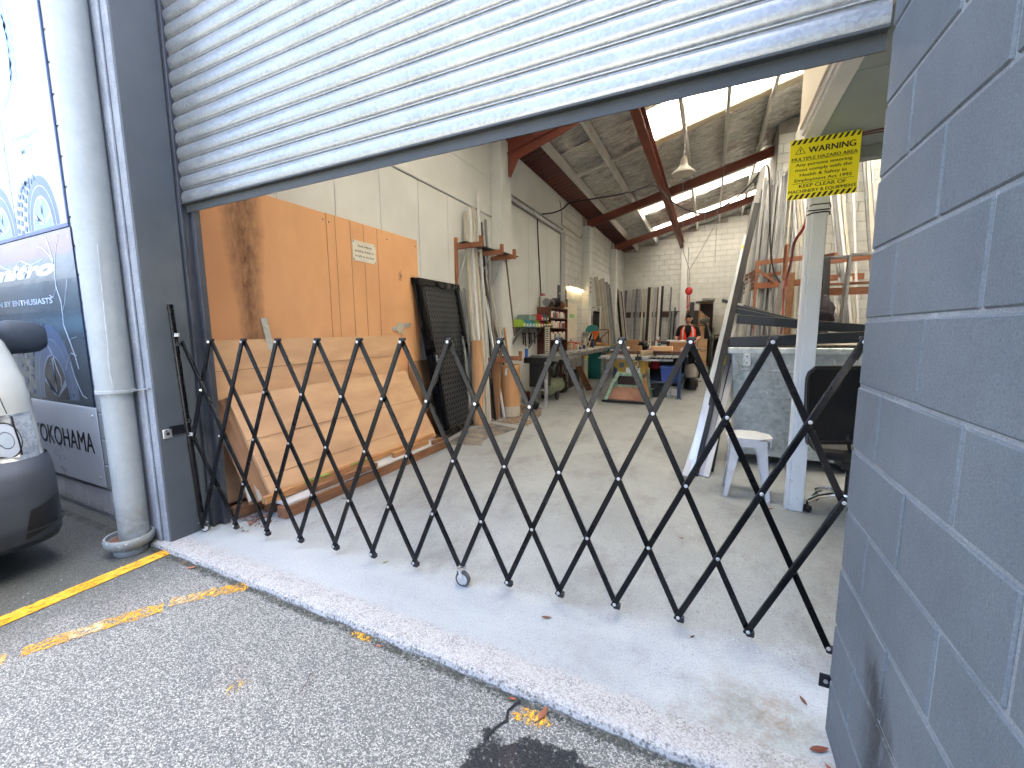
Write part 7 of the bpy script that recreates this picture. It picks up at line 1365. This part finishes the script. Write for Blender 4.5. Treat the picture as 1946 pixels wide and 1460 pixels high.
for i, (xb, xt, h, w_, mi_, nm) in enumerate(RP):
    o_ = lean((xb, 10.0 + .03 * (i % 3), .003), (xt, 11.12, h), .035, w_, PLm[mi_][1], f'{nm} length on the rack wall, ' + ['just behind the post', 'touching the post edge', 'first of the tilted four', 'dark one of the tilted four', 'brightest of the tilted four', 'last of the tilted four', 'alone in the middle', 'first of the group by the blue wall', 'middle of the group by the blue wall', 'closest to the blue wall', 'crossing low behind the black frame', 'second one crossing low behind the black frame'][i]); o_['group'] = 'long lengths leaning on the rack wall'
def frame(p0, p1, h, lx, label):
    r = thing('spare_door_frame', label, 'door frame', ((p0[0] + p1[0]) / 2, p0[1], 0)); t0 = Vector((p0[0] + lx, p0[1] + .35, h)); t1 = Vector((p1[0] + lx, p1[1] + .35, h)); p0, p1 = Vector(p0), Vector(p1)
    for a, b in ((p0, t0), (p1, t1), (t0, t1), (p0, p1)): m_ = MB(); m_.bar(a, b, .05, .07, (0, 1, 0), .004); m_.obj('frame_bar', m_greypc, r)
frame((2.02, 8.9, .02), (2.75, 8.9, .02), 2.66, .12, 'dark grey door frame leaning on the rack shelf close to the blue wall')
frame((1.42, 8.95, .02), (1.95, 8.95, .02), 2.64, .20, 'narrow black door frame leaning on the rack shelf right of the post')
lean((1.80, 8.7, .004), (1.78, 9.1, 2.62), .05, .10, m_blk, 'wide black length standing in front of the rack shelf', name='black_board', cat='board')
lean((1.95, 8.85, .004), (1.78, 9.2, 2.25), .03, .06, m_blk, 'shorter black length behind the wide black one', name='black_board', cat='board')
for i, (xa, xb_, c, l) in enumerate(((2.2, 1.95, m_midgrey, 'grey length crossing under the rack shelf, left'), (2.05, 2.3, m_creampc, 'pale length crossing under the rack shelf, right'), (2.45, 2.28, m_greypc, 'dark length crossing under the rack shelf beside the frame'), (2.35, 2.2, m_alu, 'silver length under the rack shelf'))): lean((xa, 9.7, .004), (xb_, 10.3, 2.0), .03, .05, c, l)
for i in range(4): lean((1.56 + i * .09, 9.9, .004), (1.55 + i * .08, 10.7, 3.3 - i * .2), .03, .05, (m_creampc, m_midgrey, m_whitepc, m_alu)[i], ('cream', 'mid grey', 'white', 'silver')[i] + ' length half hidden right behind the post, ' + ('outermost', 'second', 'third', 'innermost')[i])
m_ = MB()
ck = [(-.585, 1.30), (-.60, 1.26), (-.615, 1.225), (-.60, 1.19), (-.625, 1.15), (-.64, 1.10)]
m_.ext([(x - .005 - .003 * (i % 2), y) for i, (x, y) in enumerate(ck)] + [(x + .005, y) for x, y in ck[::-1]], (0, 0, -.0275), (1, 0, 0), (0, 1, 0), (0, 0, .001)); m_.obj('crack', C('crack_dark', '#1c1e20', .9), label='dark crack in the asphalt running from the slab edge by the paint remnant', cat='crack')
# ---------------------------------------------------------------- small wear: leaves, cement crumbs
def leaf(x, y, a, s, col, label, z=.003):
    m_ = MB(); pts = [(-1, 0), (-.55, .26), (0, .34), (.5, .22), (1, 0), (.5, -.24), (0, -.32), (-.5, -.2)]; ca, sa = math.cos(a), math.sin(a)
    top = [(x + s * (px_ * ca - py_ * sa), y + s * (px_ * sa + py_ * ca), z + s * (.30 * abs(py_) + .16 * (px_ ** 2))) for px_, py_ in pts]; m_.add(top + [(p[0], p[1], p[2] + .0008) for p in top] , [tuple(range(8)), tuple(range(15, 7, -1))] + [(i, (i + 1) % 8, 8 + (i + 1) % 8, 8 + i) for i in range(8)])
    m_.obj('fallen_leaf', ms(col, .7), label=label, cat='leaf')
leaf(-.65, 1.72, .3, .026, '#6d452e', 'dry brown leaf on the slab right of the front castor'); leaf(-1.70, 1.765, 1.2, .018, '#7a7a2c', 'small yellow green leaf on the slab below the left lattice bars'); leaf(-.01, 1.88, .9, .014, '#5f3528', 'small red brown leaf under the right side of the barrier')
leaf(.375, 1.70, 2.0, .022, '#644232', 'brown leaf beside the rust stain near the wing wall'); leaf(.385, 1.505, .5, .034, '#6f3a28', 'rust red leaf at the foot of the blue wall'); leaf(.405, 1.44, 2.2, .024, '#84492f', 'second rust red leaf at the foot of the blue wall, nearest the camera')
leaf(.47, 3.58, .6, .035, '#5b4030', 'dark dry leaf on the floor by the stool legs'); leaf(-.11, 2.82, .2, .016, '#8a4f33', 'tiny brown leaf on the floor behind the barrier'); leaf(-2.69, 2.36, .4, .03, '#6b6a4c', 'grey green crumpled leaf near the floor timbers')
leaf(-.49, 1.262, 1.45, .036, '#8a5238', 'curled orange leaf on the slab edge beside the large paint remnant', -.022); leaf(-.62, 1.275, .2, .016, '#8a4226', 'small brown leaf in the crack by the large paint remnant', -.024)
leaf(-2.76, 1.262, .8, .028, '#a86a4e', 'pinkish brown leaf in the slab corner near the pillar', -.024); leaf(-2.86, 1.27, 2.3, .022, '#7f5a45', 'dull brown leaf in the slab corner near the pillar', -.024); leaf(-1.28, 1.262, .4, .014, '#a8563a', 'tiny orange leaf at the slab edge near the small paint remnant', -.024)
rndl = random.Random(3); m_ = MB()
for i in range(90):
    x, y = rndl.gauss(-3.0, .09), rndl.gauss(1.80, .07); a = rndl.random() * 6.28; s = rndl.uniform(.008, .02)
    if x > -2.86 and y > 1.86: continue
    m_.add([(x + s * math.cos(a), y + s * math.sin(a), .002 + rndl.random() * .01), (x + s * .4 * math.cos(a + 1.6), y + s * .4 * math.sin(a + 1.6), .003 + rndl.random() * .012), (x - s * math.cos(a), y - s * math.sin(a), .002 + rndl.random() * .01), (x - s * .4 * math.cos(a + 1.6), y - s * .4 * math.sin(a + 1.6), .004)], [(0, 1, 2, 3)])
m_.obj('leaf_litter', ms('#7b4a35', .9), label='drift of crushed brown leaves in the corner beside the barrier post', cat='leaf litter', kind='stuff')
def grit(name, n, fx, col, s0, s1, label):
    m_ = MB(); r = random.Random(len(name) * 7)
    for i in range(n):
        x, y, z = fx(r); s = r.uniform(s0, s1); a = r.random() * 6.28
        q = [(x + s * math.cos(a + k * 1.57) * r.uniform(.6, 1), y + s * math.sin(a + k * 1.57) * r.uniform(.6, 1), z) for k in range(4)]; m_.add(q + [(x, y, z + s * .8)], [(0, 1, 4), (1, 2, 4), (2, 3, 4), (3, 0, 4)])
    m_.obj(name, ms(col, .9), label=label, cat='grit', kind='stuff')
grit('edge_grit', 900, lambda r: (r.uniform(-3.05, .42), 1.292 - abs(r.gauss(0, .014)), -.029), '#56584f', .003, .010, 'dark grit and moss crumbs along the joint at the slab edge')
grit('loose_chips', 500, lambda r: (r.uniform(-3.4, .4), r.uniform(.0, 1.25), -.029), '#b3b3ae', .003, .006, 'loose pale stone chips scattered on the asphalt')
grit('floor_debris', 320, lambda r: (r.uniform(-2.7, .5), r.uniform(1.9, 5.5), .0005), '#cfd0cc', .002, .007, 'pale crumbs and paint flakes scattered on the workshop floor')
tw = MB(); tw.path([(-1.43, 1.03, -.024), (-1.40, .99, -.018), (-1.385, .945, -.024)], .0018, 5); tw.obj('twig', ms('#4a3a2e', .8), label='thin dark twig on the open asphalt', cat='twig')
# ---------------------------------------------------------------- the worker behind the bench
def person(cx, cy):
    r = thing('person', 'man in orange high visibility vest over a black shirt, looking down at the work bench', 'person', (cx, cy, 0))
    bm = bmesh.new(); J = {}; E = []
    def j(n, x, y, z, rx, ry=None): J[n] = (bm.verts.new((cx + x, cy + y, z)), rx, ry or rx)
    def e(a, b): bm.edges.new((J[a][0], J[b][0]))
    # faces -Y (towards the camera), slight forward lean
    j('pelvis', 0, .10, .98, .17, .125); j('belly', 0, .06, 1.13, .155, .13); j('chest', 0, .0, 1.32, .160, .12); j('upper', 0, -.03, 1.44, .105, .085); j('neck', 0, -.04, 1.52, .052, .055); j('head0', 0, -.055, 1.59, .046, .05)
    for a, b in (('pelvis', 'belly'), ('belly', 'chest'), ('chest', 'upper'), ('upper', 'neck'), ('neck', 'head0')): e(a, b)
    for s, k in ((-1, 'L'), (1, 'R')):
        j('sh' + k, .185 * s, -.02, 1.445, .070); j('ua' + k, .225 * s, -.03, 1.32, .060); j('el' + k, .262 * s, -.05, 1.19, .048); j('fa' + k, .225 * s, -.20, 1.16, .041); j('wr' + k, .185 * s, -.31, 1.135, .030); j('pa' + k, .165 * s, -.375, 1.12, .034, .018)
        for a, b in (('upper', 'sh' + k), ('sh' + k, 'ua' + k), ('ua' + k, 'el' + k), ('el' + k, 'fa' + k), ('fa' + k, 'wr' + k), ('wr' + k, 'pa' + k)): e(a, b)
        for f, (dx, L, dy) in enumerate(((-.026, .060, 0), (-.009, .070, 0), (.009, .066, 0), (.026, .052, 0))):
            j('f%d%s' % (f, k), .165 * s + dx, -.40, 1.118, .0095); j('g%d%s' % (f, k), .165 * s + dx * 1.15, -.40 - L * .55, 1.105, .0085); j('h%d%s' % (f, k), .165 * s + dx * 1.2, -.40 - L, 1.075, .0075)
            e('pa' + k, 'f%d%s' % (f, k)); e('f%d%s' % (f, k), 'g%d%s' % (f, k)); e('g%d%s' % (f, k), 'h%d%s' % (f, k))
        j('t0' + k, .165 * s - .035 * s, -.365, 1.108, .011); j('t1' + k, .165 * s - .055 * s, -.40, 1.092, .009); e('pa' + k, 't0' + k); e('t0' + k, 't1' + k)
        j('hp' + k, .09 * s, .10, .90, .105); j('kn' + k, .11 * s, .09, .50, .066); j('an' + k, .12 * s, .13, .11, .045); j('ft' + k, .13 * s, .02, .045, .045, .04); j('to' + k, .14 * s, -.07, .038, .035, .03)
        for a, b in (('pelvis', 'hp' + k), ('hp' + k, 'kn' + k), ('kn' + k, 'an' + k), ('an' + k, 'ft' + k), ('ft' + k, 'to' + k)): e(a, b)
    bm.verts.index_update(); me = bpy.data.meshes.new('body'); idx = {n: v[0].index for n, v in J.items()}; rad = {v[0].index: (v[1], v[2]) for v in J.values()}; bm.to_mesh(me); bm.free()
    ob = bpy.data.objects.new('tmp', me); COL.objects.link(ob); md = ob.modifiers.new('s', 'SKIN'); sd = me.skin_vertices[0].data
    for i, (a, b) in rad.items(): sd[i].radius = (a, b)
    for i in range(len(sd)): sd[i].use_root = False
    sd[idx['pelvis']].use_root = True
    ss = ob.modifiers.new('u', 'SUBSURF'); ss.levels = 2; ss.render_levels = 2
    dg = bpy.context.evaluated_depsgraph_get(); m2 = bpy.data.meshes.new_from_object(ob.evaluated_get(dg)); bpy.data.objects.remove(ob)
    # the head: a finely divided, sculpted continuation of the neck, tilted down towards the bench
    RX = Matrix.Rotation(math.radians(20), 3, 'X'); HC = Vector((cx, cy - .075, 1.655)); n0 = len(m2.vertices); vs_, fs = [], []; NU, NV = 40, 30
    def head(th, ph, k=1.0, lift=0.0):
        d = Vector((math.sin(ph) * math.sin(th), -math.sin(ph) * math.cos(th), math.cos(ph))); x, y, z = d.x * (.076 + lift), d.y * (.096 + lift), d.z * (.120 + lift)
        jaw = max(0, -z / .12); x *= 1 - .28 * jaw ** 1.5; y = y * (1 - .10 * jaw) if y < 0 else y * (1 - .35 * jaw)
        f = 1.0 if y < 0 else 0.0; gs = lambda u, s_: math.exp(-(u / s_) ** 2)
        y -= f * (.026 * gs(x, .012) * gs(z + .012, .018) + .010 * gs(x, .009) * gs(z - .012, .02) + .007 * gs(abs(x) - .026, .02) * gs(z - .034, .009) + .009 * gs(x, .022) * gs(z + .085, .015) + .006 * gs(x, .020) * gs(z + .050, .005) + .004 * gs(x, .018) * gs(z + .062, .005) + .005 * gs(abs(x) - .045, .018) * gs(z + .015, .018))
        y += f * (.010 * gs(abs(x) - .029, .013) * gs(z - .013, .010) + .005 * gs(x, .022) * gs(z + .0555, .0025))
        x += math.copysign(.020, x) * gs(y - .012, .014) * gs(z - .002, .026) * (1 if abs(x) > .045 else 0)
        return HC + RX @ Vector((x, y, z))
    for jv in range(NV + 1):
        for iu in range(NU): vs_.append(head(math.tau * iu / NU, .02 + (math.pi - .04) * jv / NV))
    for jv in range(NV):
        for iu in range(NU): fs.append((jv * NU + iu, jv * NU + (iu + 1) % NU, (jv + 1) * NU + (iu + 1) % NU, (jv + 1) * NU + iu))
    fs.append(tuple(range(NU)))
    av = [v.co.copy() for v in m2.vertices] + vs_; af = [tuple(p.vertices) for p in m2.polygons] + [tuple(i + n0 for i in f) for f in fs]; nb = len(m2.polygons)
    m3 = bpy.data.meshes.new('body'); m3.from_pydata(av, [], af); m2 = m3
    mats = [m_skin, C('black_shirt', '#0d0d10', .8), C('dark_trousers', '#14161c', .8), C('work_boots', '#1a1512', .7), C('short_dark_hair', '#120e0c', .85), C('lip_tone', '#6a3a30', .6)]
    for m in mats: m2.materials.append(m)
    for p in m2.polygons:
        c = p.center; x, y, z = c.x - cx, c.y - cy, c.z; k = 0
        if z < .10: k = 3
        elif z < 1.0 and abs(x) < .3 and y > -.05: k = 2
        elif abs(x) < .30 and z < 1.50 and not (abs(x) > .17 and z < 1.24 and y < -.045) and not (y < -.2): k = 1
        if p.index >= nb:
            k = 0; q = RX.transposed() @ (c - HC)
            if q.z > .048 + max(0, -q.y - .05) * .2 or (q.y > .015 and q.z > -.055 - q.y * .1): k = 4
            if abs(q.z + .0555) < .004 and abs(q.x) < .024 and q.y < -.07: k = 5
        p.material_index = k; p.use_smooth = True
    off = wl(r)
    for v in m2.vertices: v.co -= off
    m2.name = 'body'; b = bpy.data.objects.new('body', m2); COL.objects.link(b); b.parent = r
    m_ = MB()
    for s in (-1, 1): m_.sph(HC + RX @ Vector((.029 * s, -.077, .012)), .008, 8, 6)
    m_.obj('eyes', ms('#2a1f1a', .2), b, True)
    # vest: shell round the trunk, open V neck, with pale tape
    def vest(a, t, off_):
        z = 1.03 + t * .44; w_ = .180 + .02 * math.sin(t * 3) - max(0, t - .78) * .22; dp_ = .142 - max(0, t - .5) * .06; yc = .075 - t * .115
        return Vector((cx + (w_ + off_) * math.sin(a), cy + yc - (dp_ + off_) * math.cos(a), z))
    m_ = MB(); NA, NT = 96, 34
    for i in range(NA):
        for k in range(NT):
            a0, a1 = -math.pi + math.tau * i / NA, -math.pi + math.tau * (i + 1) / NA; t0, t1 = k / NT, (k + 1) / NT; am = (a0 + a1) / 2; tm = (t0 + t1) / 2
            if abs(am) < .10 + max(0, tm - .32) * .62: continue
            if abs(abs(am) - 1.57) < .38 and tm > .62: continue
            m_.add([vest(a0, t0, .004), vest(a1, t0, .004), vest(a1, t1, .004), vest(a0, t1, .004)], [(0, 1, 2, 3)])
    m_.obj('high_vis_vest', C('hi_vis_orange', '#ff3a14', .6), r, True)
    for s in (-1, 1):
        m_ = MB(); m_.grid(lambda u, t: vest(s * (.62 + (u - .5) * .24), t, .007), 3, 20); m_.obj('reflective_tape', C('reflective_tape', '#e8d9cf', .4), r, True)
    return r
person(-.50, 11.15)
